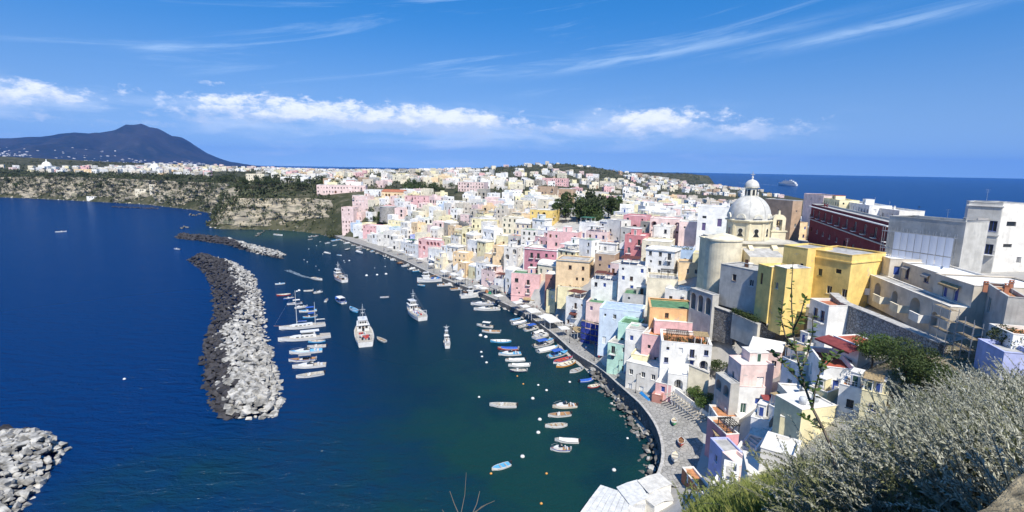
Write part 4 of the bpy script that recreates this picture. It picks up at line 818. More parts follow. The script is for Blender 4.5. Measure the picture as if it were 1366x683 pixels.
    mb.prism(poly, -6, zp-.5); mb.build('body', wm, root)
    mb = MB(); big = [(x*1.07, y*1.07) for x, y in poly]; mb.prism(big, zp-.45, zp-.05, 0); mb.build('roof_ledge', stucco('church_ledge', (0.55, 0.52, 0.44), .5), root)
    ax, az = zx(966, 320, 137.5); ra = 21.5*s; mb = MB(); mb.lathe([(ra, -10), (ra, az-zb), (ra*1.05, az-zb+.1), (ra*1.05, az-zb+.5), (ra*.55, az-zb+1.3), (.05, az-zb+1.9)], 36, c=(ax-cx, 137.5-Y, 0)); mb.build('apse', stucco('church_apse', (0.70, 0.63, 0.47), .5), root, smooth=False)
    mb = MB(); mb.box(ax-cx-ra*.82, ax-cx+ra*1.1, 137.5-Y, -1.0, -8, az-zb-.3); mb.box(ax-cx-ra*.9, ax-cx+ra*1.15, 137.5-Y+.1, -1.2, az-zb-.29, az-zb+.05); mb.build('choir', wm, root)
    for px, w in ((986, 1.5), (1002, 1.2), (1034, 1.5)):
        bx, bz = zx(px, 328, Y-B*.95-1.0); mb = MB(); mb.prism([(bx-cx-w/2, -B*.95-1.6), (bx-cx+w/2, -B*.95-1.6), (bx-cx+w/2, -B*.95+.05), (bx-cx-w/2, -B*.95+.05)], [-8]*4, [bz-zb-.8, bz-zb-.8, bz-zb+.4, bz-zb+.4]); mb.build('buttress', wm, root)
    x0, zq = zx(1018, 336, 135); mb = MB(); mb.prism([(x0-cx-4.5, -13.5), (x0-cx+4.5, -13.5), (x0-cx+4.5, -8.2), (x0-cx-4.5, -8.2)], [-8]*4, [zq-zb-1, zq-zb-1, zq-zb+.6, zq-zb+.6], 0, 1); mb.build('side_chapel', [wm, M_ROOF['grey']], root)
    # bell gable
    gx, gzt = zx(1040, 281, 150); mb = MB(); bx = gx-cx; w = 2.1; zz = gzt-zb
    mb.box(bx-w, bx+w, 3.2, 5.0, 0, zz-6.2); mb.box(bx-w*1.15, bx+w*1.15, 3.0, 5.2, zz-6.15, zz-5.8)
    for sd in (-1, 1): mb.box(bx+sd*1.35-.5, bx+sd*1.35+.5, 3.4, 4.7, zz-5.79, zz-2.6)
    ring = [(bx+1.9*math.cos(a), zz-2.6+1.5*math.sin(a)) for a in np.linspace(0, math.pi, 11)]
    for y in (3.4, 4.7): mb.face([(q[0], y, q[1]) for q in ring])
    for a, b in zip(ring[:-1], ring[1:]): mb.face([(a[0], 3.4, a[1]), (b[0], 3.4, b[1]), (b[0], 4.7, b[1]), (a[0], 4.7, a[1])])
    mb.box(bx-.25, bx+.25, 3.8, 4.3, zz-1.15, zz); bg_ = mb.build('bell_gable', wm, root)
    mb = MB(); mb.lathe([(.02, zz-3.0), (.3, zz-3.1), (.4, zz-3.8), (.62, zz-4.3)], 12, c=(bx, 4.05, 0)); mb.build('bell', pmat('bronze', (0.12, 0.09, 0.05), .4, metal=.8), bg_, smooth=True)
    FOOT.append((cx, Y, 11)); FOOT.append((ax, 137.5, 6)); FOOT.append((cx+2, 134, 6))
    HOUSES.append(dict(o=root, px=1000, py=330, col='cream', ref='domed church', label='x', H=1, W=1, roof='', ex=[], fl=1))
church()

# ---------------------------------------------------------------- buildings on the right: palace, scaffolding, tall house, arcade house
def netting():
    m = bpy.data.materials.new('scaffold_net'); m.use_nodes = True; t = m.node_tree; p = t.nodes['Principled BSDF']; p.inputs['Base Color'].default_value = (0.64, 0.68, 0.76, 1); p.inputs['Roughness'].default_value = .9; p.inputs['Alpha'].default_value = .86; return m
blk((1083, 272), (1187, 297), 12.5, 5, 'maroon', 'long dark red palace with white framed windows behind the yellow house', 'dark red palace', z=47.5, frame='white', roof='grey', cap='grey', under=3, wins=[('f', u, v, 1.9, 2.9 if v > 4 else 1.6, 'french' if v > 4 else 'win') for v in (7.4, 1.6) for u in np.arange(4, 96, 8.6)], extras=[('cornice', dict(s=.9, z=11.4)), ('cornice', dict(s=.5, z=6.2, col='grey')), 'antenna', 'antenna', 'chimney', 'chimney'], foot=False)
o = blk((1187, 288), (1289, 297), 15, 8, 'grey', 'grey building wrapped in scaffolding netting beside the dark red palace', 'netted grey building', z=50.4, wins=[], roof='grey', extras=['antenna', 'chimney'])
Wd = HOUSES[-1]['W']; net = netting(); mb = MB()
for x in np.linspace(-Wd/2+.5, Wd/2-.3, 12):
    for y in (-5.7, -6.5): mb.tube((x, y, -1), (x, y, 12.6), .05, n=4)
for z in (0.2, 3.9, 7.7, 11.6):
    for y in (-5.7, -6.5): mb.tube((-Wd/2+.3, y, z), (Wd/2-.2, y, z), .045, n=4)
    mb.box(-Wd/2+.4, Wd/2-.3, -6.4, -5.8, z+.06, z+.11)
sc_ = mb.build('scaffold', M_METAL, o); xs = np.linspace(-Wd/2+3.2, Wd/2-.3, 9)
for a, b in zip(xs[:-1], xs[1:]):
    for z0, z1 in ((3.9, 7.6), (7.8, 11.7)):
        mb = MB(); n = 6
        for i in range(n):
            x0, x1 = a+.04+(b-a-.08)*i/n, a+.04+(b-a-.08)*(i+1)/n; y0 = -6.6-.02*math.sin(math.pi*i/n); y1 = -6.6-.02*math.sin(math.pi*(i+1)/n); mb.face([(x0, y0, z0), (x1, y1, z0), (x1, y1, z1), (x0, y0, z1)])
        mb.build('net_panel', net, sc_)
blk((1293, 269.5), (1338, 271.5), 17.5, 11, 'grey', 'tall plain pale building with seaward wall greyed by shade on the skyline', 'tall pale skyline building', z=53.4, frame='blue', roof='lime', parapet=.4, wins=[('f', 5.2, 10.5, 1.5, 2.6, 'win'), ('f', 5.2, 4.6, 1.5, 2.6, 'french'), ('r', 4, 11.2, 2.2, 1.0, 'small'), ('r', 4, 6.4, 2.2, 1.0, 'small'), ('r', 8, 8.2, 1.0, 1.4, 'win')], extras=['antenna', ('cornice', dict(s=.25, z=9.3, col='grey')), ('cornice', dict(s=.3, z=16.6, col='offwhite')), ('aircon', dict(x=0.5, z=5)), ('awning', dict(x0=-.9, x1=1.1, z=13.6, d=.9, mat='grey'))])  # grey wall colour stands in for the shade on this pale facade
blk((1338, 271.5), (1385, 272.3), 17.5, 10.5, 'offwhite', 'tall off-white wing of the skyline building at the picture edge', 'off-white skyline wing', z=53.3, frame='grey', roof='lime', wins=[('f', 3, 6.4, 2.2, .9, 'small'), ('f', 3, 11.8, 2.4, 1.2, 'small'), ('f', 6.5, 2.4, 1.2, 1.6, 'shut')], foot=False)
# arcade house on the stone terrace
zt = 41.5
pA, pB = at(1136, 334.5, zt)[:2], at(1273, 380, zt)[:2]; ua = (pB-pA)/np.hypot(*(pB-pA)); na = np.array([ua[1], -ua[0]]); LA = np.hypot(*(pB-pA)); th = math.atan2(na[0], -na[1])
def arc_xy(s, inw): q = pA+ua*s-na*inw; return q[0], q[1]
def sub(s0, s1, front, depth, zb, H, **kw): x, y = arc_xy((s0+s1)/2, front+depth/2); return house(x, y, zb, th, s1-s0, depth, H, 'beige', near=True, foot=False, **kw)
f1, f2 = .30, .72
sub(0, LA, 0, 3.0, 33, 4.6, label='long beige arcade with tall arches on the rubble stone terrace', ref='beige arcade', roof='grey', parapet=.15, under=2, frame='white', wins=[('f', LA*q, .05, w, h, 'deep') for q, w, h in ((.14, 1.6, 2.9), (.37, 2.6, 3.5), (.55, 2.2, 3.3), (.74, 3.4, 3.7), (.90, 1.8, 2.6))])
sub(0, LA*f1, 3.02, 10, 33, 8.6, label='beige block with small balcony at the yellow house end of the arcade', ref='beige balcony block', roof='white', frame='blue', under=2, parapet=.3, wins=[('f', LA*.15, 5.0, 1.5, 2.6, 'french'), ('r', 1.6, 5.0, 1.3, 2.0, 'shut')], extras=['antenna'])
sub(LA*f1+.01, LA*f2, 5.5, 8, 33, 8.0, label='beige set-back upper storey with canopied windows above the arcade terrace', ref='set-back beige storey', roof='white', frame='violet', under=1, parapet=.25, wins=[('f', LA*.06, 4.7, 1.4, 2.5, 'win'), ('f', LA*.24, 5.4, 1.6, 1.6, 'win'), ('f', LA*.33, 4.7, 1.2, 2.2, 'win')], extras=[('awning', dict(x0=-LA*.19, x1=-LA*.13, z=7.35, d=.6, mat='grey')), ('awning', dict(x0=0, x1=LA*.06, z=7.2, d=.6, mat='grey')), 'dish'])
sub(LA*f2+.01, LA, 3.02, 13, 33, 8.5, label='cream block with blue shutters and white roof beside the scaffolding', ref='blue shuttered cream block', roof='white', frame='blue', under=3, parapet=.25, wins=[('f', LA*.09, 4.7, 1.3, 2.7, 'shutdoor'), ('f', LA*.17, 4.7, 1.3, 2.7, 'shutdoor')], extras=[('awning', dict(x0=-LA*.08, x1=LA*.06, z=7.6, d=.7, mat='tan'))])
FOOT += [(*arc_xy(LA*q, 6), 9) for q in (.1, .3, .5, .7, .9)]
for k, (q, c) in enumerate(((.25, 'white'), (.47, 'cream'), (.65, 'cream'), (.83, 'offwhite'))):
    mb = MB(); mb.box(-1.5, 1.5, -1.9, -1.7, 0, 1.5); mb.box(1.3, 1.5, -1.69, -.01, 0, 1.5); mb.box(-1.55, 1.55, -1.96, -1.64, 1.503, 1.6); x, y = arc_xy(LA*q, 0); o = mb.build('parapet_wall', wallmat(c), loc=(x, y, 33.05), rz=th); tag(o, ['low white plastered screen at the far end of the arcade terrace', 'low cream screen beside the second arch of the arcade', 'low cream screen in front of the narrow third arch', 'low pale screen at the scaffolding end of the arcade terrace'][k], 'screen wall')
def wall_px(pts, top, base, thick, mat, name, label, cat='wall', cap=None):
    """a wall whose top edge follows photo pixels at given heights"""
    P = [at(a, b, z) for a, b, z in pts]; root = empty(name, (*P[0][:2], 0)); mb = MB(); cb = MB(); o = P[0]
    for p, q in zip(P[:-1], P[1:]):
        u = (q-p)[:2]; u = u/np.hypot(*u); n = np.array([u[1], -u[0]])*thick; a, b = p[:2]-o[:2], q[:2]-o[:2]; poly = [tuple(a), tuple(b), tuple(b-n), tuple(a-n)]
        mb.prism(poly, [base]*4, [p[2], q[2], q[2], p[2]]); e = n*.15/thick; cb.prism([tuple(a+e), tuple(b+e), tuple(b-n-e), tuple(a-n-e)], [p[2]+.003, q[2]+.003, q[2]+.003, p[2]+.003], [p[2]+.14, q[2]+.14, q[2]+.14, p[2]+.14])
    mb.build('masonry', mat, root); cb.build('coping', cap or M_KERB, root); tag(root, label, cat); return root
wall_px([(1107, 391, 34.4), (1122, 404, 33.6), (1165, 421, 33.2), (1210, 440, 33.1), (1252, 458, 33)], 0, 20, 1.6, M_STONE, 'terrace_wall', 'long rubble stone terrace wall under the beige arcade')
# yellow house by the church
blk((1046, 327), (1078, 332), 15, 9, 'yellow', 'tall yellow house with white framed windows beside the church', 'tall yellow house', z=42.8, frame='white', roof='grey', cap='yellow', wins=[('f', 1.2, 7.0, 1.2, 1.9, 'win'), ('f', 1.2, 3.9, 1.4, 2.0, 'win'), ('f', 1.4, 1.0, 1.0, 1.2, 'win'), ('f', 5, 10.2, .9, 1.2, 'small'), ('l', 5.5, 9.5, .9, 2.2, 'win')], parapet=.3)
blk((1074, 331), (1137, 341), 14, 12, 'yellow', 'broad yellow house with flat grey roof between the tall yellow house and the arcade', 'broad yellow house', z=42.4, frame='white', roof='grey', cap='gold', parapet=.35, wins=[('f', 4.4, 8.2, 1.0, 1.6, 'win'), ('f', 8.6, 9.5, 1.3, 1.0, 'small'), ('f', 11.6, 9.7, 1.2, 1.0, 'small'), ('f', 7, 4.5, 1.2, 1.8, 'win'), ('f', 10.5, 4.5, 1.2, 1.8, 'win')], extras=[('cornice', dict(s=.2, z=12.2, col='yellow')), 'antenna'])
blk((1033, 354), (1050, 358.5), 11, 6, 'yellow', 'narrow yellow wing in front of the tall yellow house', 'narrow yellow wing', z=39.5, frame='white', roof='lime', wins=[('f', 1.4, 6.0, .9, 1.4, 'win'), ('l', 4, 4.0, .7, 1.2, 'small'), ('l', 2, 8, .7, 1.2, 'small')], foot=False)
blk((1012, 352), (1030, 357), 9, 6, 'yellow', 'small yellow house squeezed between the grey house and the tall yellow house', 'small yellow house', z=39.0, frame='brown', roof='lime', wins=[('f', 1.5, 4.5, .8, 2.6, 'shut')], foot=False)
blk((962, 352), (1011, 362), 6.5, 7, 'grey', 'weathered grey house with two windows below the church', 'grey house below the church', z=37.0, frame='white', roof='grey', parapet=.15, wins=[('f', 4.2, 3.0, 1.1, 1.6, 'win'), ('f', 9.0, 2.6, 1.2, 1.6, 'win')], extras=[('hut', dict(w=1.4, d=1.4, h=.9, x=0, y=0))])
# retaining walls and arches under the church
wall_px([(959, 379, 31.5), (984, 386, 31.3)], 0, 22, 1.5, M_STONED, 'retaining_wall', 'dark stone retaining wall with rows of blocks below the grey house')
wall_px([(986, 380, 32), (1021, 392, 31.5)], 0, 22, 1.5, stone_mat('grey_wall', (0.17, 0.165, 0.16), (0.24, 0.235, 0.225), .7), 'retaining_wall', 'taller smooth dark retaining wall beside the yellow house')
wall_px([(949, 408, 26.5), (980, 419, 26)], 0, 18, 1.2, M_STONED, 'retaining_wall', 'lower dark retaining wall beneath the rows of blocks')
wall_px([(977, 418, 26.2), (1011, 433, 25.8)], 0, 20, .8, stucco('old_plaster', (0.52, 0.49, 0.42), .6), 'planter_wall', 'plastered planter wall with green plants spilling over its top')
wall_px([(1011, 427, 26), (1034, 446, 23)], 0, 17, .6, M_STONE, 'stair_wall', 'sloping stone parapet beside the steps under the yellow house')
def arches(A, B, z, H, n, label, col='grey', dep='deep', r=.68):
    a, b = at(*A, z)[:2], at(*B, z)[:2]; L = np.hypot(*(b-a)); w = L/n
    return blk(A, B, H, 2.0, col, label, None, z=z, roof='grey', parapet=.1, name='arched_wall', cat='arched wall', wins=[('f', (k+.5)*w, .6, w*r, H-1.6, dep) for k in range(n)], under=6)
arches((921, 384), (951, 394), 29.5, 6.0, 3, 'weathered white wall with two tall arches below the church apse'); HOUSES[-1]['ref'] = 'arched white wall'
arches((955, 497), (975, 512), 17, 4, 2, 'grey arched wall beside the planted terrace above the pink house', 'grey')
blk((1050, 405), (1097, 414), 7.5, 9, 'stone', 'dark stone vault bridging the lane below the yellow house', 'dark stone vault', z=30, roof='grey', name='vault', cat='vault', wins=[('f', 5.5, .2, 6.5, 5.4, 'deep')])
blk((1081, 398), (1106, 408), 6.5, 6, 'white', 'white house with blue shutters and railed balcony by the stone terrace wall', 'white balcony house', z=33.5, frame='blue', roof='tile', wins=[('f', 2.2, 2.6, 1.3, 2.4, 'french'), ('f', 4.4, 2.6, 1.3, 2.4, 'french')])
# ---------------------------------------------------------------- nearest houses, under the viewpoint
blk((989, 487), (1033, 487), 9.5, 8, 'pale_pink', 'large pale pink house with stepped terraces above the colonnade', 'large pale pink house', C=(968, 474), frame='white', roof='lime', parapet=.35, wins=[('f', 4.3, 4.9, 1.5, 2.0, 'shut'), ('l', 2.5, 5.0, 1.0, 1.9, 'win'), ('l', 5.5, 5.0, 1.0, 1.9, 'win')], extras=[('hut', dict(w=4, d=3.5, h=2.0, x=1.5, y=1.5, roof='lime'))])
blk((981, 515), (1021, 517), 6.0, 7, 'white', 'white lower storey with a row of blue windows under the pale pink house', 'white blue-windowed storey', C=(959, 503), frame='blue', roof='lime', cap='pale_pink', wins=[('f', 2, .1, 1.1, 2.2, 'door'), ('f', 5, 2.2, 1.6, 1.4, 'shut')]+[('l', u, 2.4, .8, 1.5, 'win') for u in (1.2, 2.3, 3.4, 4.5, 5.6)], extras=[('awning', dict(x0=2.2, x1=5, z=4.4, d=1.8, mat='red'))])
blk((1001, 462), (1042, 470), 8, 7, 'pale_pink', 'pale pink house with low gable behind the large pale pink one', 'gabled pale pink house', roof='pitch', roofcol='lime', frame='white', wins=[('f', 5, 4.5, 1.0, 1.3, 'win')])
blk((1041, 555), (1083, 566), 5, 4.5, 'pale_yellow', 'pale yellow box house with flat grey roof near the foreground slope', 'pale yellow box house', roof='lime', parapet=.1, frame='white', wins=[])
blk((1015, 597), (1061, 611), 7, 7, 'offwhite', 'broad flat off-white roof above the white stair', 'upper off-white roof', C=(1024, 576), roof='lime', parapet=.35, wins=[('f', 2, 1.5, 1, 1.4, 'win')], frame='brown')
blk((998, 634), (1052, 644), 6, 6, 'offwhite', 'lower off-white flat roof half hidden by the grassy slope', 'lower off-white roof', C=(1010, 605), roof='lime', parapet=.3, wins=[])
blk((969, 580), (986, 579), 5.5, 7, 'rose', 'small rose house with terracotta tiled terrace over the plaza', 'rose terracotta house', C=(953, 556), roof='terra', frame='blue', cap='offwhite', wins=[('f', 1.2, .1, 1.0, 2.1, 'door'), ('l', 3, 2, 1.0, 1.4, 'win')], extras=[('pergola', dict(rect=(-1, 1.4, -3, 0), mat='black', h=1.9))])
blk((966, 604), (990, 603), 4.5, 5, 'lilac', 'little lilac house with grey roof beside the white stair', 'lilac house', C=(956, 584), roof='grey', frame='white', parapet=.2, wins=[('l', 2.5, 1.2, 1.0, 1.4, 'win')])
blk((936, 657), (952, 656), 2.0, 5, 'terracotta', 'low house with bare terracotta terrace at the foot of the stair', 'terracotta terrace', C=(936, 622), z=6.2, roof='terra', cap='offwhite', parapet=.3, wins=[('l', 2, .1, 1, 2, 'door')])
blk((986, 622), (1006, 619), 4.5, 4, 'pale_pink', 'tiny pale pink hut at the grassy slope edge', 'tiny pink hut', roof='lime', wins=[('f', 1.4, 1.6, 1.2, 1.2, 'shut')], frame='brown')
blk((1038, 511), (1066, 541), 6, 5.5, 'cream', 'cream house with red-brown doors and flat roof seen from above', 'cream brown-doored house', frame='brown', roof='lime', parapet=.2, wins=[('f', 2, .1, 1.2, 2.3, 'door'), ('f', 5, .1, 1.2, 2.3, 'door'), ('f', 7.5, 3, 1, 1.4, 'shut')], extras=[('hut', dict(w=2, d=2, h=1.2))])
blk((1070, 547), (1116, 541), 5, 5.5, 'pale_yellow', 'pale yellow house with long blank wall at the scrub edge', 'long pale yellow house', roof='lime', parapet=.15, wins=[('f', 3, 2, 1, 1.3, 'win')], frame='white', extras=['tank', 'tank'])
blk((1100, 489), (1143, 494), 4.5, 9, 'white', 'white house with red paved terrace near the tree', 'red terrace house', C=(1080, 462), roof='red', parapet=.9, frame='blue', wins=[('f', 2, .1, 1, 2.2, 'shutdoor'), ('l', 3, .1, 1, 2.2, 'shutdoor')])
blk((1112, 448), (1147, 462), 5.5, 5, 'white', 'white hut under a dark red awning beside the stone terrace wall', 'red awning hut', roof='red', parapet=.05, frame='blue', wins=[('f', 4, .1, 1.2, 2.3, 'shutdoor')], extras=[('awning', dict(x0=-4.0, x1=3.8, z=5.3, d=3.0, mat='red'))])
blk((1345, 396), (1374, 399), 9, 8, 'grey', 'dark grey house with red brick chimneys at the picture edge', 'dark chimney house', C=(1320, 377), roof='terra', frame='green', wins=[('l', 4, 4.5, 1.4, 2.6, 'shut'), ('f', 2, 3, 1.4, 1.6, 'win')], extras=[('chimney', dict(x=-2.8, y=-1, h=1.4, col='terracotta')), ('chimney', dict(x=-.5, y=-2, h=1.5, col='terracotta')), ('chimney', dict(x=1, y=2, h=1.5, col='terracotta')), 'antenna'])
blk((1320, 432), (1352, 446), 5.5, 6, 'white', 'low white house below the dark chimney house', 'low white corner house', roof='terra', frame='brown', wins=[('f', 2.5, 2.0, 1.6, 1.2, 'win')])
blk((1305, 452), (1340, 470), 4.5, 4, 'lilac', 'blue walled shed under the scaffolding among the scrub', 'blue walled shed', roof='grey', frame='white', wins=[])
# free standing scaffolding in front of the cream block
def scaffold_tower(px, py, w, h, label):
    p = hit(px, py); o = empty('scaffold_tower', (p[0], p[1], p[2]), th); tag(o, label, 'scaffolding'); n = max(2, int(w/1.8))
    for x in np.linspace(-w/2, w/2, n+1):
        for y in (-.6, .6): mb = MB(); mb.tube((x, y, -1), (x, y, h), .05, n=5); mb.build('standard_pole', M_METAL, o)
    for z in np.arange(1.9, h, 1.9):
        for y in (-.66, .66): mb = MB(); mb.tube((-w/2-.3, y, z), (w/2+.3, y, z), .04, n=5); mb.build('ledger_pole', M_METAL, o)
        for k in range(3): mb = MB(); mb.box(-w/2, w/2, -.5+k*.35, -.2+k*.35, z+.05, z+.1); mb.build('plank', pmat('scaffold_plank', (0.30, 0.24, 0.16), .9, .2), o)
scaffold_tower(1252, 470, 4.5, 8, 'metal scaffolding tower with planks by the cream block')
scaffold_tower(1285, 480, 4.0, 6.5, 'lower scaffolding bay with planks above the blue shed')
# white stair running down to the plaza
def stairway():
    P = [at(1024, 568, 14.5), at(1000, 598, 10.5), at(975, 632, 7), at(958, 662, 4.6)]; o = empty('stairway', tuple(P[-1])); tag(o, 'long white stair with parapets winding down to the plaza', 'stair'); b = P[-1]
    for seg, (p, q) in enumerate(zip(P[:-1], P[1:])):
        d = (q-p); L = np.hypot(d[0], d[1]); u = d[:2]/L; nn = np.array([-u[1], u[0]])*1.3; n = max(4, int(L/.42))
        for i in range(n):
            a, c = p+d*i/n-b, p+d*(i+1)/n-b; mb = MB(); mb.prism([tuple(a[:2]+nn), tuple(a[:2]-nn), tuple(c[:2]-nn), tuple(c[:2]+nn)], [a[2]-2.5]*4, [a[2]]*4); mb.build('step', pmat('stair_step', (0.62, 0.61, 0.58), .9, .12), o)
        for sd in (-1, 1):
            a, c = p-b, q-b; e0, e1 = nn*sd*1.003, nn*sd*1.28; mb = MB(); mb.prism([tuple(a[:2]+e0), tuple(c[:2]+e0), tuple(c[:2]+e1), tuple(a[:2]+e1)], [a[2]-3, c[2]-3, c[2]-3, a[2]-3], [a[2]+.9, c[2]+.9, c[2]+.9, a[2]+.9]); mb.build('parapet', wallmat('white'), o)
stairway()
# ramp colonnade by the garden
def colonnade():
    A, B = at(898, 524, 8.0), at(945, 560, 6.0); o = empty('colonnade', tuple(A)); tag(o, 'stone colonnade of slim piers along the ramp beside the garden', 'colonnade'); d = B-A; L = np.hypot(*d[:2]); u = d[:2]/L; n = 13
    for i in range(n+1):
        c = d*i/n; M = Matrix.Translation(c) @ Matrix.Rotation(math.atan2(u[1], u[0]), 4, 'Z'); mb = MB(); mb.box(-.16, .16, -.16, .16, -3.2, 0, 0, M); mb.build('pier', wallmat('offwhite'), o)
        mb = MB(); mb.box(-.1, .1, -2.6, .4, .003, .2, 0, M); mb.build('cross_beam', wallmat('stone'), o)
    nn = np.array([u[1], -u[0]]); mb = MB(); a, b = np.zeros(3), d; mb.prism([tuple(a[:2]-nn*.6), tuple(b[:2]-nn*.6), tuple(b[:2]-nn*.9), tuple(a[:2]-nn*.9)], [a[2]-5, b[2]-5, b[2]-5, a[2]-5], [a[2]+1, b[2]+1, b[2]+1, a[2]+1]); mb.build('back_wall', wallmat('offwhite'), o)
colonnade()
wall_px([(919, 487, 15), (946, 498, 14)], 0, 7, .5, wallmat('cream'), 'garden_wall', 'bare cream wall behind the little planted garden')
# boathouse roofs at the water's edge
def boathouse(quad, z, H, rise, mat, label):
    P = [at(a, b, z) for a, b in quad]; c = sum(P)/4; root = empty('boathouse', (c[0], c[1], z-H)); tag(root, label, 'boathouse'); Q = [(p[0]-c[0], p[1]-c[1]) for p in P]; wall = MB(); wall.prism([(x*.94, y*.94) for x, y in Q], -2, H-.02); wall.build('wall', wallmat('white'), root)
    e = [Vector((x, y, H)) for x, y in Q]; m0, m1 = (e[0]+e[1])/2+Vector((0, 0, rise)), (e[2]+e[3])/2+Vector((0, 0, rise)); n = 7
    for (a, b, s) in ((e[0], e[3], 0), (e[1], e[2], 1)):
        for k in range(n):
            t0, t1 = k/n+.004, (k+1)/n-.004; q = [a.lerp(b, t0), a.lerp(b, t1), m0.lerp(m1, t1), m0.lerp(m1, t0)]; lift = Vector((0, 0, .07)); mb = MB(); mb.face([v+lift for v in q]); mb.face(q[::-1])
            for i in range(4): j = (i+1) % 4; mb.face([q[i], q[j], q[j]+lift, q[i]+lift])
            mb.build('roof_panel', mat, root)
    return root
MW = pmat('white_sheet', (0.60, 0.61, 0.61), .7, .12, 1.2, streak=.35, dirt=(.42, .40, .37))
MC = pmat('weathered_canvas', (0.60, 0.59, 0.56), .9, .12, 1.0, .3, 5.0, streak=.25, dirt=(.33, .31, .28))
boathouse([(772, 686), (801, 647), (843, 661), (832, 700)], 4.5, 4, .10, MW, 'long white sheet-roofed boathouse over the water')
boathouse([(822, 650), (850, 640), (866, 664), (842, 676)], 4.8, 4, .15, MW, 'white canvas-covered shed behind the long boathouse')
boathouse([(850, 641), (879, 631), (897, 646), (866, 659)], 5.0, 4, .2, MC, 'white canvas shed nearest the pebbly plaza')
boathouse([(855, 662), (892, 652), (899, 668), (873, 676)], 4.6, 3.4, .45, MC, 'small white ridge tent with dark open front')
boathouse([(835, 686), (842, 668), (862, 672), (858, 694)], 4.4, 3.4, .4, MC, 'low white tent tucked between boathouse and ridge tent')

NB = [((1044, 476), (1066, 486), 6, 'white', 'white house with blue shutters behind the sapling', 'white house behind the sapling'), ((1052, 452), (1074, 460), 6, 'offwhite', 'off-white house tucked under the dark stone vault', 'off-white house under the vault'), ((1120, 512), (1150, 520), 4.5, 'white', 'low white store below the red terrace house', 'low white store'), ((1080, 515), (1104, 524), 4.5, 'pale_yellow', 'small pale yellow house beside the cream brown-doored house', 'small pale yellow near house'), ((1150, 520), (1184, 528), 4, 'pale_yellow', 'pale yellow shed at the edge of the scrub below the trees', 'pale yellow shed'), ((1026, 540), (1042, 548), 4, 'white', 'little white annex above the pale yellow box house', 'little white annex'), ((1002, 556), (1026, 563), 4.5, 'white', 'low white house with roller awning above the rose house', 'low white awninged house'), ((946, 540), (957, 556), 5, 'offwhite', 'narrow off-white house at the end of the colonnade', 'narrow off-white house'), ((948, 585), (955, 600), 4, 'rose', 'thin rose lean-to beside the rose terracotta house', 'rose lean-to'), ((964, 640), (984, 645), 4, 'white', 'small white house beside the foot of the white stair', 'white stair-foot house')]
rn = random.Random(5)
for A, B, H, c, l, rf in NB: blk(A, B, H, rn.uniform(4, 6), c, l, rf, frame=rn.choice(['blue', 'brown', 'white', 'green']), roof=rn.choice(['lime', 'terra', 'grey']), density=.7, parapet=rn.choice([.3, .7]), extras=rn.sample(['chimney', 'hut', 'antenna', 'tank', 'railing', ('awning', dict(mat='white')), ('pergola', dict(mat='tan'))], 2))
# ---------------------------------------------------------------- houses one can pick out in the village
V = hs
V(463, 276.5, 24, 15, 9, -12, 'pale_pink', 'tall narrow pale pink house rising from the far end of the quay', 'tall pale pink end house', frame='brown', density=.55, floors=7)
V(480, 261, 15, 20, 10, -18, 'pale_pink', 'pale pink house stepping up behind the tall end house', 'stepped pale pink house', density=.5, extras=['hut'])
V(497, 253, 7, 22, 9, -10, 'white', 'white villa over the trees at the cliff end of the village', 'white cliff-end villa', density=.6)
V(523, 256, 8, 28, 10, -15, 'salmon', 'orange villa with arches above the dark trees', 'orange villa', arches=.5, roof='pitch')
V(502, 264, 6, 16, 8, -15, 'cream', 'cream house just below the orange villa', 'cream house under the villa', density=.6)
V(560, 262, 9, 40, 11, -20, 'pink', 'long pink house on the ridge above the battlements', 'long pink ridge house', density=.6, roof='grey')
V(597, 268, 6, 30, 9, -20, 'white', 'white house with green doors along the battlemented wall', 'green-doored white house', frame='green')
V(497, 301, 9, 26, 9, -20, 'pink', 'pink quay house with dusky side beside the stone steps', 'pink house by the steps', frame='brown')
V(531, 294, 7, 26, 8, -22, 'pale_yellow', 'pale yellow house above the pink house by the steps', 'pale yellow far house')
V(556, 314, 6, 18, 7, -28, 'lilac', 'small lilac-blue house near the far quay', 'lilac-blue house', density=.6)
V(551, 324, 5, 12, 6, -28, 'rose', 'small deep rose house below the lilac-blue one', 'small rose house', density=.6)
V(575, 320, 10, 34, 9, -25, 'pink', 'pink quay house with white roof terrace beside the parasols', 'pink white-topped quay house', arches=.25, frame='white')
V(601, 327, 8, 12, 7, -25, 'pale_blue', 'narrow pale blue house with a blue door on the quay', 'narrow pale blue house', frame='blue')
V(613, 337, 9, 18, 7, -28, 'salmon', 'salmon house with stair arches on the quay', 'salmon arched house', arches=.5, extras=['stair'])
V(630, 304, 9, 28, 9, -25, 'pale_yellow', 'pale yellow house with large arch halfway up the hillside', 'yellow arched house', arches=.4, frame='dark')
V(646, 292, 9, 34, 9, -25, 'pale_yellow', 'long pale yellow house with a row of tall windows', 'long pale yellow house row', frame='dark')
V(675, 315, 5, 26, 7, -25, 'pale_yellow', 'low pale yellow house below the grey-cream block', 'low pale yellow house', density=.5)
V(683, 290, 9, 26, 9, -25, 'cream', 'grey-cream block with balconies high in the village', 'grey-cream block', balc=.5)
V(722, 280, 10, 30, 11, -25, 'yellow', 'yellow house with blank brown side on the ridge by the trees', 'yellow ridge house', frame='white', arches=.25)
V(706, 307, 9, 22, 8, -22, 'offwhite', 'off-white house with dark square windows and green roof', 'green-roofed off-white house', roof='green', frame='green')
V(750, 309, 11, 40, 9, -25, 'pink', 'large dull pink house with railed roof terrace mid village', 'large dull pink house', density=.55, extras=['railing', 'chimney', 'hut'])
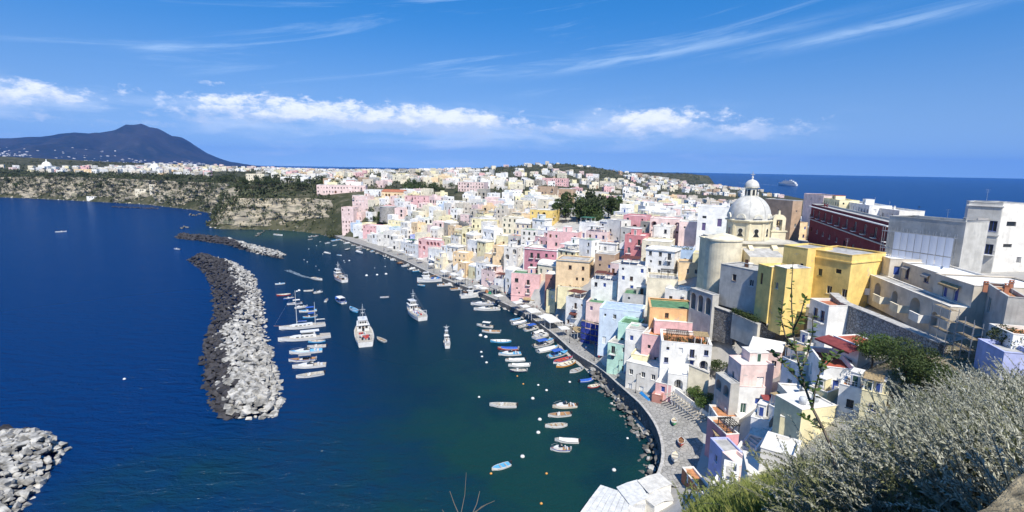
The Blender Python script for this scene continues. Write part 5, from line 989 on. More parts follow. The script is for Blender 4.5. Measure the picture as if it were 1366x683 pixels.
V(721, 331, 11, 46, 11, -22, 'dusky_pink', 'dusky pink house with white corners and two rows of dark windows', 'dusky pink house', near=True, frame='green', parapet=.7, wins=[('f', u, v, 1.3, 2.4, 'french') for u in (4, 7.2) for v in (1.2, 6.2)]+[('f', 11, 7.1, 1.2, 1.6, 'win'), ('f', 14, 7.4, .8, 1.0, 'small'), ('r', 3, 6, 1.1, 1.8, 'win'), ('r', 7, 6, 1.1, 1.8, 'win')], extras=['quoin', ('cornice', dict(s=.3, z=10.2))])
V(764, 347, 13, 44, 10, -18, 'salmon', 'big peach-yellow house with few windows over the quay', 'big peach house', near=True, frame='brown', parapet=.35, roof='grey', wins=[('f', 5.5, 9.3, 1.2, 1.6, 'win'), ('f', 10.5, 9.3, 1.0, 1.5, 'win'), ('f', 8.3, 5.2, .8, 1.2, 'small'), ('f', 10.6, 5.2, .9, 1.3, 'small'), ('f', 8, 1.2, .9, 1.1, 'small'), ('r', 4, 9, 1.0, 1.4, 'win')], extras=[('cornice', dict(s=.3, z=12.5, col='grey')), 'antenna'])
V(761, 383, 5, 34, 6, -18, 'pale_yellow', 'pale yellow terrace storey at the foot of the big peach house', 'pale yellow terrace storey', density=.4, extras=['greenery'])
V(735, 366, 11, 15, 7, -18, 'brick', 'brick-pink house squeezed beside the big peach house', 'brick-pink house', density=.4)
V(737, 388, 8, 16, 6, -30, 'pale_yellow', 'pale yellow stair house sloping down to the quay', 'pale yellow stair house', density=.3, extras=[('stair', dict(col='pale_yellow'))])
V(701, 365, 13.5, 38, 8, -14, 'pink', 'candy pink quay house with white balconies and roof terrace', 'candy pink quay house', near=True, frame='white', parapet=.6, roof='green', wins=[('f', 2.4, 9.4, 1.6, 1.8, 'win'), ('f', 7.6, 8.6, 1.3, 2.2, 'french'), ('f', 2.6, 6.2, .8, .9, 'small'), ('f', 7.6, 4.8, 1.3, 2.0, 'french'), ('f', 3.6, 4.2, .8, 1.0, 'small'), ('f', 4.5, .1, 2.2, 2.4, 'arch'), ('f', 8.2, .1, 1.6, 2.3, 'arch')], extras=[('awning', dict(x0=-.5, x1=4.5, z=2.9, d=2.0, mat='tan')), ('cornice', dict(s=.15, z=3.4, col='pink')), 'hut'])
V(807, 339, 9, 26, 8, -25, 'brown', 'pale brown block with dark roof mid hillside', 'pale brown block', roof='grey', density=.5)
V(847, 314, 10, 26, 9, -28, 'red', 'bright red-pink house with white window frames', 'bright red-pink house', frame='white', balc=.4, extras=['hut'])
V(847, 288, 9, 30, 9, -28, 'rose', 'rose house with dark open loggia on the upper slope', 'rose loggia house', arches=.5, frame='dark')
V(876, 322, 8.5, 38, 10, -24, 'cream', 'cream house with a row of arched openings and white roof', 'cream arcaded house', near=True, roof='white', frame='blue', wins=[('f', 2, 5.2, 1.0, 1.8, 'win'), ('f', 5.5, 5.0, 1.0, 2.0, 'win'), ('f', 7.5, 5.0, 1.0, 2.0, 'shut')]+[('f', q, .1, 1.7, 2.4, 'deep') for q in (1.6, 4.0, 6.6, 9.0)])
V(909, 333, 6, 30, 8, -24, 'blue', 'sky blue house with two arched windows below the church', 'sky blue house', near=True, frame='violet', roof='grey', wins=[('f', 1.6, 1.0, 1.2, 2.2, 'awin'), ('f', 5.2, 1.0, 1.4, 2.2, 'awin')], extras=['greenery', 'railing'])
V(934, 339, 5.5, 18, 7, -24, 'pale_yellow', 'pale yellow house between the sky blue house and the church', 'pale yellow house by the church', roof='grey', density=.3)
V(888, 292, 10, 40, 10, -22, 'pale_pink', 'pale pink row house with arched doorway on the upper street', 'pale pink upper row', arches=.35, frame='dark')
V(920, 296, 11, 26, 9, -22, 'pale_pink', 'plain pale pink house next to the white house with violet shutters', 'plain pale pink house', density=.45, frame='white')
V(953, 276, 17, 40, 10, -20, 'white', 'tall white house with violet shutters beside the church', 'tall white violet-shuttered house', near=True, frame='violet', parapet=.5, wins=[('f', 2.2, 8.6, 1.3, 2.8, 'shut'), ('f', 7.2, 10.2, 1.5, 2.8, 'shut'), ('f', 2.2, 4.4, 1.3, 2.6, 'shut'), ('f', 7, 5.2, 1.8, 1.8, 'arch'), ('f', 2.2, 12.8, 1.4, 1.0, 'small'), ('f', 3, 1.0, 2.0, 1.6, 'arch')])
V(920, 351, 5, 28, 7, -12, 'salmon', 'small orange house with dark flat roof under the sky blue house', 'small orange house', roof='dark', near=True, frame='white', wins=[('f', 3.0, 1.6, .7, 1.5, 'win'), ('f', 5.5, 1.6, .9, 1.5, 'win')])
V(884, 372, 8, 40, 9, -16, 'cream', 'cream-ochre house with dark lattice canopy on its roof', 'cream-ochre house', near=True, roof='grey', frame='brown', density=.35, extras=[('pergola', dict(mat='black', rect=(-.5, 3.6, -3.2, 1))), 'railing'])
V(844, 354, 9, 36, 9, -20, 'white', 'white house with brown canopy on its roof terrace', 'white brown-canopied house', near=True, extras=[('pergola', dict(mat='brown'))], density=.6)
V(806, 374, 9, 34, 8, -20, 'white', 'white house with two brown roof canopies above the green terrace', 'white twin-canopied house', near=True, extras=[('pergola', dict(mat='brown', rect=(-3.5, -.2, -2, 2))), ('pergola', dict(mat='brown', rect=(.4, 3.6, -3, 0)))], density=.55)
V(803, 405, 10, 42, 8, -22, 'pale_pink', 'pale pink house with green terrace over the quay', 'pale pink green-terraced house', near=True, roof='green', parapet=.6, frame='violet', density=.5)
V(768, 398, 11, 26, 7, -38, 'white', 'white quay house with dark brown awnings and blue balcony', 'white brown-awninged quay house', near=True, extras=[('awning', dict(z=5.5, d=1.2, mat='brown', x0=-2, x1=1)), ('pergola', dict(mat='brown'))], balc=.5)
V(828, 414, 11, 56, 9, -20, 'pale_blue', 'wide pale blue house with blue roof behind the blue scaffolding', 'wide pale blue house', near=True, roof='bluepaint', cap='pale_blue', parapet=.3, density=.6, frame='white')
V(848, 393, 6, 34, 8, -20, 'grey', 'grey house with moss green roof and small dormer', 'grey green-roofed house', roof='green', density=.5, extras=['hut'])
V(897, 412, 10, 58, 11, -12, 'orange', 'bright orange house with green flat roof', 'bright orange house', near=True, roof='green', cap='orange', parapet=.5, density=.25)
V(908, 430, 8, 66, 9, -10, 'pink', 'strong pink house with white roof and tiled terrace', 'strong pink house', near=True, roof='white', parapet=.35, density=.35, extras=[('pergola', dict(mat='tan', rect=(3.4, 6, -6.5, -3.6), h=-4))] if False else [])
V(870, 447, 11, 26, 7, -28, 'pink', 'pink wing of the strong pink house with one dark window', 'pink wing', near=True, roof='terra', parapet=.8, wins=[('f', 4, 3.4, 1.1, 1.8, 'win'), ('f', 2, 7.2, .8, 1.0, 'small')])
V(916, 458, 12, 64, 10, -14, 'white', 'big white restaurant house with black pergola terrace and blue balcony', 'white restaurant house', near=True, roof='terra', parapet=.9, density=.65, frame='blue', arches=.3, balc=.4, extras=[('pergola', dict(mat='black', rect=(-4.5, .5, -3.8, 0))), ('pergola', dict(mat='tan', rect=(2, 5, -3.5, 0))), 'greenery'])
V(838, 432, 10, 26, 7, -28, 'mint', 'mint green house with green roof above the quay', 'upper mint house', roof='green', near=True, density=.4)
V(826, 459, 8.5, 30, 7, -30, 'mint', 'mint green quay house with dark windows', 'mint quay house', near=True, roof='grey', frame='grey', density=.75)
V(850, 441, 11, 30, 7, -26, 'white', 'narrow white house with blue windows between the mint and pink houses', 'narrow white house', near=True, roof='grey', frame='blue', density=.5)
V(853, 474, 8, 22, 6, -28, 'pale_yellow', 'pale yellow house behind the cream quay house', 'pale yellow house behind the quay', roof='lime', density=.3)
V(858, 487, 8, 44, 7, -34, 'offwhite', 'off-white quay house with many windows near the stone sea wall', 'off-white quay house', near=True, roof='lime', density=.85)
V(885, 512, 5, 20, 5, -30, 'pink', 'small pink house at the end of the quay houses', 'small pink end house', near=True, roof='lime', density=.5)
V(876, 527, 3.6, 12, 4, -30, 'brick', 'brick-red shed at the quay end', 'brick-red shed', roof='lime', density=.6)
V(905, 500, 7, 26, 6, -20, 'white', 'white house with arched doorway beside the garden', 'white arched house by the garden', near=True, arches=.4)
# blue netted scaffolding on the quay
def blue_scaffold():
    p = hit(791, 462, 0, t0=80); q = np.array([p[0], p[1]]); o = empty('netted_scaffold', (p[0], p[1], p[2]), R(-36)); tag(o, 'scaffolding hung with blue netting on the quay front', 'scaffolding'); w, h = 9.0, 9.0
    for x in np.linspace(-w/2, w/2, 6):
        for y in (-.5, .5): mb = MB(); mb.tube((x, y, -1), (x, y, h), .05, n=4); mb.build('standard_pole', M_METAL, o)
    net = pmat('blue_net', (0.03, 0.05, 0.26), .9, .2, 1.2)
    for j in range(4):
        mb = MB(); mb.box(-w/2-.1, w/2+.1, -.5, .5, 2.1*j+1.9, 2.1*j+1.97); mb.build('deck', pmat('scaffold_plank', (0.30, 0.24, 0.16), .9, .2), o)
        for k in range(5):
            if random.random() < .12: continue
            mb = MB(); a = -w/2+k*w/5; n = 6
            for i in range(n):
                x0, x1 = a+.06+(w/5-.12)*i/n, a+.06+(w/5-.12)*(i+1)/n; y = lambda t: -.62-.12*math.sin(math.pi*t); mb.face([(x0, y(i/n), 2.1*j), (x1, y((i+1)/n), 2.1*j), (x1, y((i+1)/n), 2.1*j+1.7), (x0, y(i/n), 2.1*j+1.7)])
            mb.build('net_panel', net, o)
    FOOT.append((p[0], p[1], 4))
blue_scaffold()
# battlemented wall on the ridge
def battlements():
    A, B = hit(578, 283, 5), hit(626, 299, 5); o = empty('battlement_wall', (A[0], A[1], A[2]-5)); tag(o, 'grey battlemented garden wall across the upper village', 'wall'); d = B-A; L = np.hypot(*d[:2]); u = d[:2]/L; n = np.array([u[1], -u[0]])*.6
    mb = MB(); mb.prism([(0, 0), tuple(d[:2]), tuple(d[:2]-n), tuple(-n)], [-6, d[2]-6, d[2]-6, -6], [4, 4+d[2], 4+d[2], 4]); mb.build('masonry', M_STONE, o); k = int(L/2.2)
    for i in range(k):
        a, b = d*i/k, d*(i+.55)/k; mb = MB(); z = 4+d[2]*i/k; mb.prism([tuple(a[:2]), tuple(b[:2]), tuple(b[:2]-n), tuple(a[:2]-n)], z-.1, z+1.2); mb.build('merlon', M_STONE, o)
battlements()
def bastion():
    p = hit(518, 276, 9); o = empty('bastion', (p[0], p[1], p[2]-9)); tag(o, 'rounded grey stone bastion among trees below the orange villa', 'bastion'); mb = MB(); mb.lathe([(7.5, -3), (6.4, 9)], 28); mb.build('wall', M_STONE, o, smooth=True); mb = MB(); mb.lathe([(6.6, 9.0), (6.6, 9.4), (0.01, 9.4)], 28); mb.build('coping', M_KERB, o); FOOT.append((p[0], p[1], 8))
bastion()

# ---------------------------------------------------------------- the rest of the village
EXCL = [(60, 318, 36, 48), (-105, 418, 12, 12), (70, 96, 16, 22), (58, 70, 14, 14)]   # trees, gardens: x, y, rx, ry
def blocked(x, y, r):
    if any(((x-a)/b)**2+((y-c)/d)**2 < 1 for a, c, b, d in EXCL): return True
    return any((x-a)**2+(y-b)**2 < (r+q)**2*.66 for a, b, q in FOOT)
VCOL = ['white']*14+['offwhite']*7+['cream']*6+['pale_pink']*4+['pale_yellow']*3+['salmon']*2+['pink', 'pale_blue', 'grey', 'beige', 'stone']
def filler(x, y, yaw, r, far=False, **kw):
    Wd, Dp, H = r.uniform(6, 9.5), r.uniform(5.5, 8), r.choice([4.2, 4.5, 6.5, 6.8, 7.2, 9.2]) if not far else r.choice([4, 6.5, 7, 8])
    z = min(gz(x, y), gz(x+math.sin(yaw)*Dp*.4, y-math.cos(yaw)*Dp*.4)+1.5); ex = []
    for e, p in (('hut', .28), ('chimney', .35), ('antenna', .3), ('tank', .1), ('dish', .15), ('aircon', .15), ('stair', .2), ('railing', .12), ('pipe', .4), ('laundry', .12), ('cornice', .22)):
        if r.random() < p*(0.6 if far else 1): ex.append(e)
    if r.random() < .09: ex.append(('pergola', dict(mat=r.choice(['brown', 'tan', 'white', 'green']))))
    return house(x, y, z, yaw, Wd, Dp, H, r.choice(VCOL), roof=r.choice(['lime']*6+['grey']*4+['vault']*2+['white']*2+['green', 'tile']), rnd=r, extras=ex, group='houses of the hillside village', arches=r.choice([0, 0, 0, .25]), density=r.uniform(.6, .95), balc=r.uniform(.15, .4), **kw)
rr = random.Random(3); CAND = []
def los(x, y, z):
    t = np.linspace(.12, .985, 90); p = np.column_stack([x*t, y*t]); return bool(np.all(CAM_H+(z-CAM_H)*t > gfast(p)-.5))
def cand(x, y, yaw, r, far):
    q = proj(x, y, gz(x, y)+8)
    if (744 < q[0] < 830 and q[1] < 291) or (q[0] > 1030 and y < 215): return
    CAND.append((x, y, yaw, far)); FOOT.append((x, y, r))
for d0 in np.arange(13.2, 78, 6.6):
    i = 0
    while i < nq:
        if ql[i][1] > 118:
            off = d0+rr.uniform(-1.8, 1.8); p = ql[i]+qn[i]*off; yaw = math.atan2(-qn[i][0], qn[i][1])*.55+rr.uniform(-.22, .22)-.1
            if p[1] > 120 and not blocked(p[0], p[1], 4.3): cand(p[0], p[1], yaw, 4.6, False)
        i += 1
# upper town on the ridge and the slope beyond
for gy in np.arange(150, 430, 10.5):
    for gx in np.arange(-130, 330, 10.5):
        x, y = gx+rr.uniform(-3, 3), gy+rr.uniform(-3, 3); dd = quay_dist([(x, y)])[0]
        if dd < 74 or dfast([(x, y)])[0] < 16 or rr.random() < .2: continue
        z = gz(x, y)+7; px, py = proj(x, y, z)
        if not (440 < px < 1366) or blocked(x, y, 5.0) or (px > 1040 and y < 230) or not los(x, y, z): continue
        cand(x, y, rr.uniform(-.9, .3), 5.2, True)
CAND.sort(key=lambda c: math.hypot(c[0], c[1]))
N_OWN = 172
print('fillers', len(CAND), sum(not c[3] for c in CAND))
# houses too many and too small to tell apart go into one mass
MASS_M = {}; MASS_L = []
def mass_slot(m):
    if m.name not in MASS_M: MASS_M[m.name] = len(MASS_L); MASS_L.append(m)
    return MASS_M[m.name]
def mass_house(mass, x, y, z, yaw, Wd, Dp, H, col, r, roof='lime', det=True):
    mb = MB(); geo = [((-Wd/2, -Dp/2, 0), (1, 0, 0), (0, -1, 0), Wd), ((Wd/2, -Dp/2, 0), (0, 1, 0), (1, 0, 0), Dp), ((Wd/2, Dp/2, 0), (-1, 0, 0), (0, 1, 0), Wd), ((-Wd/2, Dp/2, 0), (0, -1, 0), (-1, 0, 0), Dp)]; gl = []
    for fi, (p0, u, n, Wf) in enumerate(geo):
        ops = []
        if fi != 2:
            nc = max(1, int(Wf/3.0))
            for f in range(max(1, int(H/3.2))):
                for c in range(nc):
                    if r.random() < .62: a = Wf*(c+.5)/nc+r.uniform(-.3, .3); w, h = r.choice([(1.0, 1.5), (1.1, 2.2), (.8, 1.0), (1.8, 2.3)]); v = f*3.2+(.9 if h < 2 else .1); ops.append((max(.2, a-w/2), min(Wf-.2, a+w/2), v, min(v+h, H-.4), False, .25))
        wall_face(mb, p0, u, n, Wf, -3, H, ops)
        for a, b, c, d, _, e in ops:
            P = lambda q, v: Vector(p0)+Vector(u)*q+Vector((0, 0, v))-Vector(n)*.22
            gl.append([P(a, c), P(b, c), P(b, d), P(a, d)])
    for g in gl: mb.face(g, 2)
    t = .3; xi, yi = Wd/2-t, Dp/2-t; A = [(-xi, -yi), (xi, -yi), (xi, yi), (-xi, yi)]; B = [(-Wd/2, -Dp/2), (Wd/2, -Dp/2), (Wd/2, Dp/2), (-Wd/2, Dp/2)]
    mb.face([(*q, H-.5) for q in A], 1)
    for k in range(4): j = (k+1) % 4; mb.face([(*A[k], H), (*A[j], H), (*A[j], H-.5), (*A[k], H-.5)], 0); mb.face([(*B[k], H), (*B[j], H), (*A[j], H), (*A[k], H)], 0)
    if det and r.random() < .45: w, d = r.uniform(1.5, 3.5), r.uniform(1.5, 3); cx, cy = r.uniform(-.3, .3)*Wd, r.uniform(-.2, .3)*Dp; mb.box(cx-w/2, cx+w/2, cy-d/2, cy+d/2, H-.49, H+r.uniform(.8, 2.2), 0)
    for _ in range(r.choice([0, 1, 1, 2])): cx, cy = r.uniform(-.4, .4)*Wd, r.uniform(-.4, .4)*Dp; mb.box(cx-.25, cx+.25, cy-.25, cy+.25, H-.49, H+.8, 0)
    sl = [mass_slot(wallmat(col)), mass_slot(M_ROOF[roof]), mass_slot(M_GLASS)]; M = Matrix.Translation((x, y, z)) @ Matrix.Rotation(yaw, 4, 'Z'); i = len(mass.v)
    mass.v.extend([tuple(M @ Vector(v)) for v in mb.v]); mass.f.extend([tuple(i+q for q in f) for f in mb.f]); mass.m.extend([sl[q] for q in mb.m])
mass = MB(); rr = random.Random(17)
for k, (x, y, yaw, far) in enumerate(CAND):
    r = random.Random(k+100)
    if k < N_OWN: filler(x, y, yaw, r, far, foot=False)
    else: mass_house(mass, x, y, min(gz(x, y), gz(x+math.sin(yaw)*3, y-math.cos(yaw)*3)+1.5), yaw, r.uniform(6, 9.5), r.uniform(5.5, 8), r.choice([4, 6.5, 7, 8.5]), r.choice(VCOL), r, r.choice(['lime', 'lime', 'grey', 'white', 'green']))
# ---------------------------------------------------------------- far town across the island
COVE_P = cl[::6]
def cove_d(x, y): return float(np.hypot(COVE_P[:, 0]-x, COVE_P[:, 1]-y).min())
FARC = []; rf_ = random.Random(23)
for y0 in np.arange(425, 1750, 13):
    step = 18 if y0 < 760 else 27
    for x0 in np.arange(-1150, 700, step):
        x, y = x0+rf_.uniform(-5, 5), y0+rf_.uniform(-5, 5)
        if rf_.random() < (.3 if y0 < 760 else .5): continue
        az_ = x/y
        if not (-1.06 < az_ < .52): continue
        d = dfast([(x, y)])[0]; coved = cove_d(x, y)
        if d < 18 or coved < (105 if x < -230 else 60) or fbm(x*.0075, y*.0055, 2.0) < -.10-(0.08 if y < 700 else 0.0) or blocked(x, y, 5): continue
        hill = gz(x, y)
        if hill > 52 and rf_.random() < .86: continue
        if not los(x, y, hill+7): continue
        FARC.append((x, y))
print('far houses', len(FARC))
FCOL = ['white']*7+['offwhite']*7+['cream']*6+['pale_pink']*3+['pale_yellow']*2+['beige']*4+['pink', 'salmon', 'stone', 'brown', 'grey', 'grey']
def size_(c): return math.hypot(*c)
FARC.sort(key=size_)
N_FAR = 48; own_far = []
for k, (x, y) in enumerate(FARC):
    r = random.Random(k+900); big = 1+.35*(r.random() < .2); Wd, Dp, H = r.uniform(7, 12)*big, r.uniform(6.5, 9), r.choice([4.2, 4.5, 7, 7.4, 9]); yaw = r.uniform(-.7, .5); z = gz(x, y)-.3
    if k < N_FAR: house(x, y, z, yaw, Wd, Dp, H, r.choice(FCOL), roof=r.choice(['lime', 'lime', 'grey', 'tile']), rnd=r, extras=[e for e in ('hut', 'chimney') if r.random() < .3], group='houses of the town beyond the village', density=.6)
    else: mass_house(mass, x, y, z, yaw, Wd, Dp, H, r.choice(FCOL), r, r.choice(['lime', 'lime', 'grey', 'tile']), det=y < 800)
# houses one can pick out far off
V(455, 247, 8, 62, 14, 8, 'pale_pink', 'long pale pink villa with red roof tower on the cliff top', 'pale pink cliff-top villa', frame='dark', density=.9, extras=[('hut', dict(w=8, d=8, h=5, roof='red', x=8, y=2))])
V(388, 238, 7, 26, 12, 5, 'grey', 'grey vaulted chapel among dark trees on the cliff top', 'grey cliff-top chapel', roof='vault', arches=.4)
V(406, 236, 10, 10, 7, 5, 'white', 'slim white house tower beside the grey chapel', 'slim white tower house')
V(340, 232, 11, 22, 12, 0, 'cream', 'tall cream house on the cliff top above the headland', 'tall cream cliff-top house', density=.8)
V(155, 224, 9, 38, 16, 6, 'offwhite', 'long off-white apartment block above the far cove', 'long off-white block', density=.9)
V(118, 226, 8, 30, 14, 6, 'salmon', 'peach house over the trees of the far cove', 'peach cove house')
V(203, 246, 14, 7, 9, 0, 'cream', 'tall cream mill-like house standing on the far beach', 'cream beach house', under=20)
V(193, 252, 6, 22, 9, 10, 'cream', 'low cream beach house with ramp in the far cove', 'low cream beach house', under=20, arches=.4)
V(123, 262, 3, 12, 6, 12, 'white', 'small white boat shed on the far beach', 'white beach shed', under=4)
V(628, 243, 9, 34, 14, -15, 'pale_pink', 'broad pale pink house in the middle of the far town', 'broad pale pink town house')
V(740, 238, 10, 34, 14, -15, 'pink', 'large pink building in the far town below the hill', 'large pink town building', density=.9)
V(728, 249, 13, 22, 12, -20, 'brown', 'ruined brown tuff tower house beside the ridge trees', 'brown tuff ruin', density=.3, frame='dark')
V(755, 252, 12, 20, 10, -20, 'brown', 'second smaller brown tuff ruin beside the ridge trees', 'smaller tuff ruin', density=.3, frame='dark')
V(792, 232, 8, 12, 10, -20, 'white', 'white stepped house standing above the far town towards the point', 'white stepped town house')
blk((1073, 258), (1099, 261), 18, 9, 'pale_pink', 'weathered pale pink house on the skyline behind the dark red palace', 'weathered pale pink skyline house', z=49.2, under=14, density=.25, near=False, roof='grey')
blk((1021, 265), (1058, 268), 12, 5, 'brown', 'bare brown tuff building behind the church dome', 'brown tuff building', z=48.5, under=12, density=.15, roof='grey', near=False)
blk((1099, 264), (1120, 267), 15, 8, 'pale_yellow', 'small pale yellow house with red roof hut on the skyline', 'pale yellow skyline house', z=48.3, under=14, near=False, extras=[('hut', dict(roof='red', w=5, d=4, h=2))])
blk((1122, 268), (1160, 274), 14, 8, 'white', 'low white house on the skyline above the palace roof', 'low white skyline house', z=47.5, under=14, near=False, extras=['antenna', 'hut'])
blk((1160, 276), (1200, 281), 14, 9, 'offwhite', 'off-white house with terrace on the skyline behind the palace end', 'off-white skyline house', z=46.5, under=14, near=False, extras=['antenna', 'chimney'])
def small_dome(px, py, rpx, label):
    H = 14; p = hit(px, py+4, H, t0=300); s = p[1]/FPX; r = rpx*s; o = empty('chapel', (p[0], p[1], p[2]-H)); tag(o, label, 'chapel'); mb = MB(); mb.box(-r*1.2, r*1.2, -r*1.2, r*1.2, -3, H*.65); mb.build('wall', wallmat('white'), o); mb = MB(); mb.lathe([(r, H*.65), (r, H*.75)]+[(r*math.cos(a), H*.75+r*.9*math.sin(a)) for a in np.linspace(0, 1.5, 8)], 20); mb.build('dome', wallmat('white'), o, smooth=True); mb = MB(); mb.tube((0, 0, H*.75+r*.85), (0, 0, H*.75+r*1.5), r*.14, r*.1, 8); mb.build('lantern', wallmat('white'), o)
small_dome(62, 214, 5, 'white domed chapel on the plateau at the picture edge side'); small_dome(206, 216, 4.5, 'white domed chapel in the far town below the mountain')
# ---------------------------------------------------------------- trees
def crown_mesh(name, rx, rz, n, leaf, mat, seed, lobes=7, flat=1.0, hollow=.45):
    r = random.Random(seed); mb = MB(); L = [(Vector((r.gauss(0, .42)*rx, r.gauss(0, .42)*rx, r.uniform(-.35, .5)*rz)), r.uniform(.38, .62)) for _ in range(lobes)]
    for _ in range(n):
        c, q = r.choice(L); d = Vector((r.gauss(0, 1), r.gauss(0, 1), r.gauss(0, 1))).normalized()*r.uniform(hollow, 1)**.5; leaf_quad(mb, c+Vector((d.x*rx*q, d.y*rx*q, d.z*rz*q*flat)), leaf*r.uniform(.6, 1.3), r)
    return mb.mesh(name, mat)
def trunk_mesh(h, r0, seed, limbs=5, spread=1.0):
    r = random.Random(seed); mb = MB(); p = Vector((0, 0, -.5)); pts = [p]
    for k in range(4): p = p+Vector((r.uniform(-.12, .12)*h*.3, r.uniform(-.12, .12)*h*.3, (h+.5)/4)); pts.append(p)
    for k in range(4): mb.tube(pts[k], pts[k+1], r0*(1-.18*k), r0*(1-.18*(k+1)), 7, cap=False)
    for k in range(limbs): t = r.uniform(.45, .95); b = pts[2].lerp(pts[4], max(0, (t-.45)/.5)); a = r.uniform(0, 6.28); mb.tube(b, b+Vector((math.cos(a)*spread, math.sin(a)*spread, r.uniform(.4, 1.1)*spread)), r0*.45, r0*.12, 5, cap=False)
    return mb.mesh('trunk', M_BARK)
TREE = []
for k in range(8):
    kind = ['dark', 'mid', 'dark', 'scrub', 'mid', 'dark', 'mid', 'dark'][k]; rx = [3.2, 2.6, 4.0, 2.6, 3.0, 4.5, 2.2, 2.0][k]; rz = [2.6, 2.8, 2.4, 2.2, 3.4, 2.0, 3.4, 4.2][k]; h = [2.6, 2.4, 4.2, 1.6, 2.6, 5.0, 2.4, 2.6][k]
    TREE.append((crown_mesh('crown', rx, rz, 420, .42, M_LEAF[kind], 70+k, 8), trunk_mesh(h, .22, 90+k, 5, rx*.6), h+rz*.45, rx, kind))
TREES = []
def tree(x, y, k, s, label=None, group=None, name='tree', z=None, cat='tree'):
    cm, tm, hc, rx, kind = TREE[k]; o = empty(name, (x, y, gz(x, y) if z is None else z), random.uniform(0, 6.28)); o.scale = (s, s, s*random.uniform(.9, 1.15)); tag(o, label, cat, group); obj('trunk', tm, o); obj('crown', cm, o, (0, 0, hc)); TREES.append((o, kind, s)); return o
def grove(px0, px1, py0, py1, n, s0, s1, kinds, label, group, seed, t0=80):
    r = random.Random(seed); m = 0
    for _ in range(n*4):
        if m >= n: break
        p = hit(r.uniform(px0, px1), r.uniform(py0, py1), 3, t0=t0)
        if dfast([p[:2]])[0] < 3: continue
        tree(p[0], p[1], r.choice(kinds), r.uniform(s0, s1), label, group); m += 1
grove(744, 828, 272, 291, 30, 1.1, 1.9, [0, 2, 5, 7, 1], 'dark evergreen tree in the grove behind the yellow ridge house', 'trees of the ridge grove', 1)
grove(775, 830, 284, 295, 14, .7, 1.1, [1, 4, 6], 'light green tree at the near edge of the ridge grove', 'light trees edging the ridge grove', 2)
grove(488, 514, 270, 298, 12, .6, 1.1, [0, 2, 1], 'dark tree on the terrace beside the rounded bastion', 'trees round the bastion', 3)
grove(540, 622, 247, 256, 22, .8, 1.4, [0, 1, 4, 2], 'green tree in the gardens between the villa and the far town', 'garden trees of the far town', 4)
grove(595, 620, 276, 280, 6, .5, .8, [1, 4], 'small tree beside the green-doored white house', 'trees by the battlements', 5)
grove(395, 460, 242, 252, 16, .9, 1.5, [0, 3, 2, 4], 'tree on the cliff top in front of the pale pink villa', 'cliff-top trees near the villa', 6)
grove(285, 395, 236, 252, 26, 1.0, 1.7, [0, 2, 3, 5], 'dark tree on the cliff top above the headland', 'cliff-top trees above the headland', 7)
grove(0, 290, 234, 252, 46, 1.0, 1.8, [0, 2, 3, 5, 1], 'dark tree on the plateau edge above the far cove', 'plateau trees above the far cove', 8)
grove(830, 870, 268, 276, 6, .7, 1.1, [0, 1], 'small dark tree among the roofs behind the rose loggia house', 'trees behind the rose loggia house', 9)
# scrub: cliffs, plateau, hill and point
scr = MB(); rs = random.Random(31)
def clump(mb, p, s, n, r):
    for _ in range(n): leaf_quad(mb, Vector((p[0]+r.gauss(0, s*.5), p[1]+r.gauss(0, s*.5), p[2]+r.gauss(0, s*.32))), s*r.uniform(.25, .5), r)
for (x, y, z, t, i) in CLIFF:
    dens = .62+.95*fbm(x*.016, y*.016, z*.03)+(.35 if t >= .85 else 0)
    if t > .06 and rs.random() < dens: clump(scr, (x+rs.uniform(-2, 2), y+rs.uniform(-2, 2), z+.6), rs.uniform(1.4, 3.4), 10, rs)
m = 0
while m < 4200:
    x, y = rs.uniform(-1300, 760), rs.uniform(430, 2250)
    if not (-1.06 < x/y < .5): continue
    d = dfast([(x, y)])[0]
    if d < 6: continue
    v = fbm(x*.0075, y*.0055, 2.0); g = gz(x, y); coved = cove_d(x, y)
    w = .98 if (v < -.14 or g > 50 or (x > 560 and y > 1800) or coved < 115) else .30
    if rs.random() > w or not los(x, y, g+4): m += .12; continue
    clump(scr, (x, y, g+rs.uniform(.8, 2.2)), rs.uniform(2.2, 4.6), 10, rs); m += 1
m = 0
while m < 1500:
    i = rs.randrange(0, len(cl)-14); off = rs.uniform(18, 112); x, y = cl[i]+inn[i]*off
    if x > -170 and off > 40: m += .3; continue
    g = gz(x, y); clump(scr, (x, y, g+rs.uniform(1, 3)), rs.uniform(2.4, 5.2), 11, rs); m += 1
o = scr.build('scrub', M_LEAF['wood']); tag(o, 'dark green scrub and woods over the cliffs and the far hill', 'scrub', kind='stuff')
o = mass.build('far_town', MASS_L); tag(o, 'dense mass of small white and pastel houses over the far island', 'houses', kind='stuff')
# palm on the skyline
def palm(px, py, H, label):
    p = hit(px, py, H); o = empty('palm_tree', (p[0], p[1], p[2]-H)); tag(o, label, 'palm'); mb = MB()
    for k in range(5): mb.tube((.08*k, 0, H*k/5-.3), (.08*(k+1), 0, H*(k+1)/5-.3), .28-.02*k, .26-.02*k, 8, cap=False)
    mb.build('trunk', M_BARK, o); r = random.Random(2); mb = MB()
    for k in range(26):
        a = r.uniform(0, 6.28); el_ = r.uniform(-.2, 1.2); q = Vector((.4, 0, H-.3)); d = Vector((math.cos(a)*math.cos(el_), math.sin(a)*math.cos(el_), math.sin(el_)))
        for j in range(6):
            n = q+d*.42; side = d.cross(Vector((0, 0, 1))).normalized()
            for sd in (-1, 1): e = (q+n)/2+side*sd*.45*(1-j*.1)-Vector((0, 0, .12)); mb.face([q, n, e])
            q = n; d = (d-Vector((0, 0, .2))).normalized()
    mb.build('crown', M_LEAF['dark'], o)
palm(1226, 276, 8, 'dark palm rising behind the netted grey building')
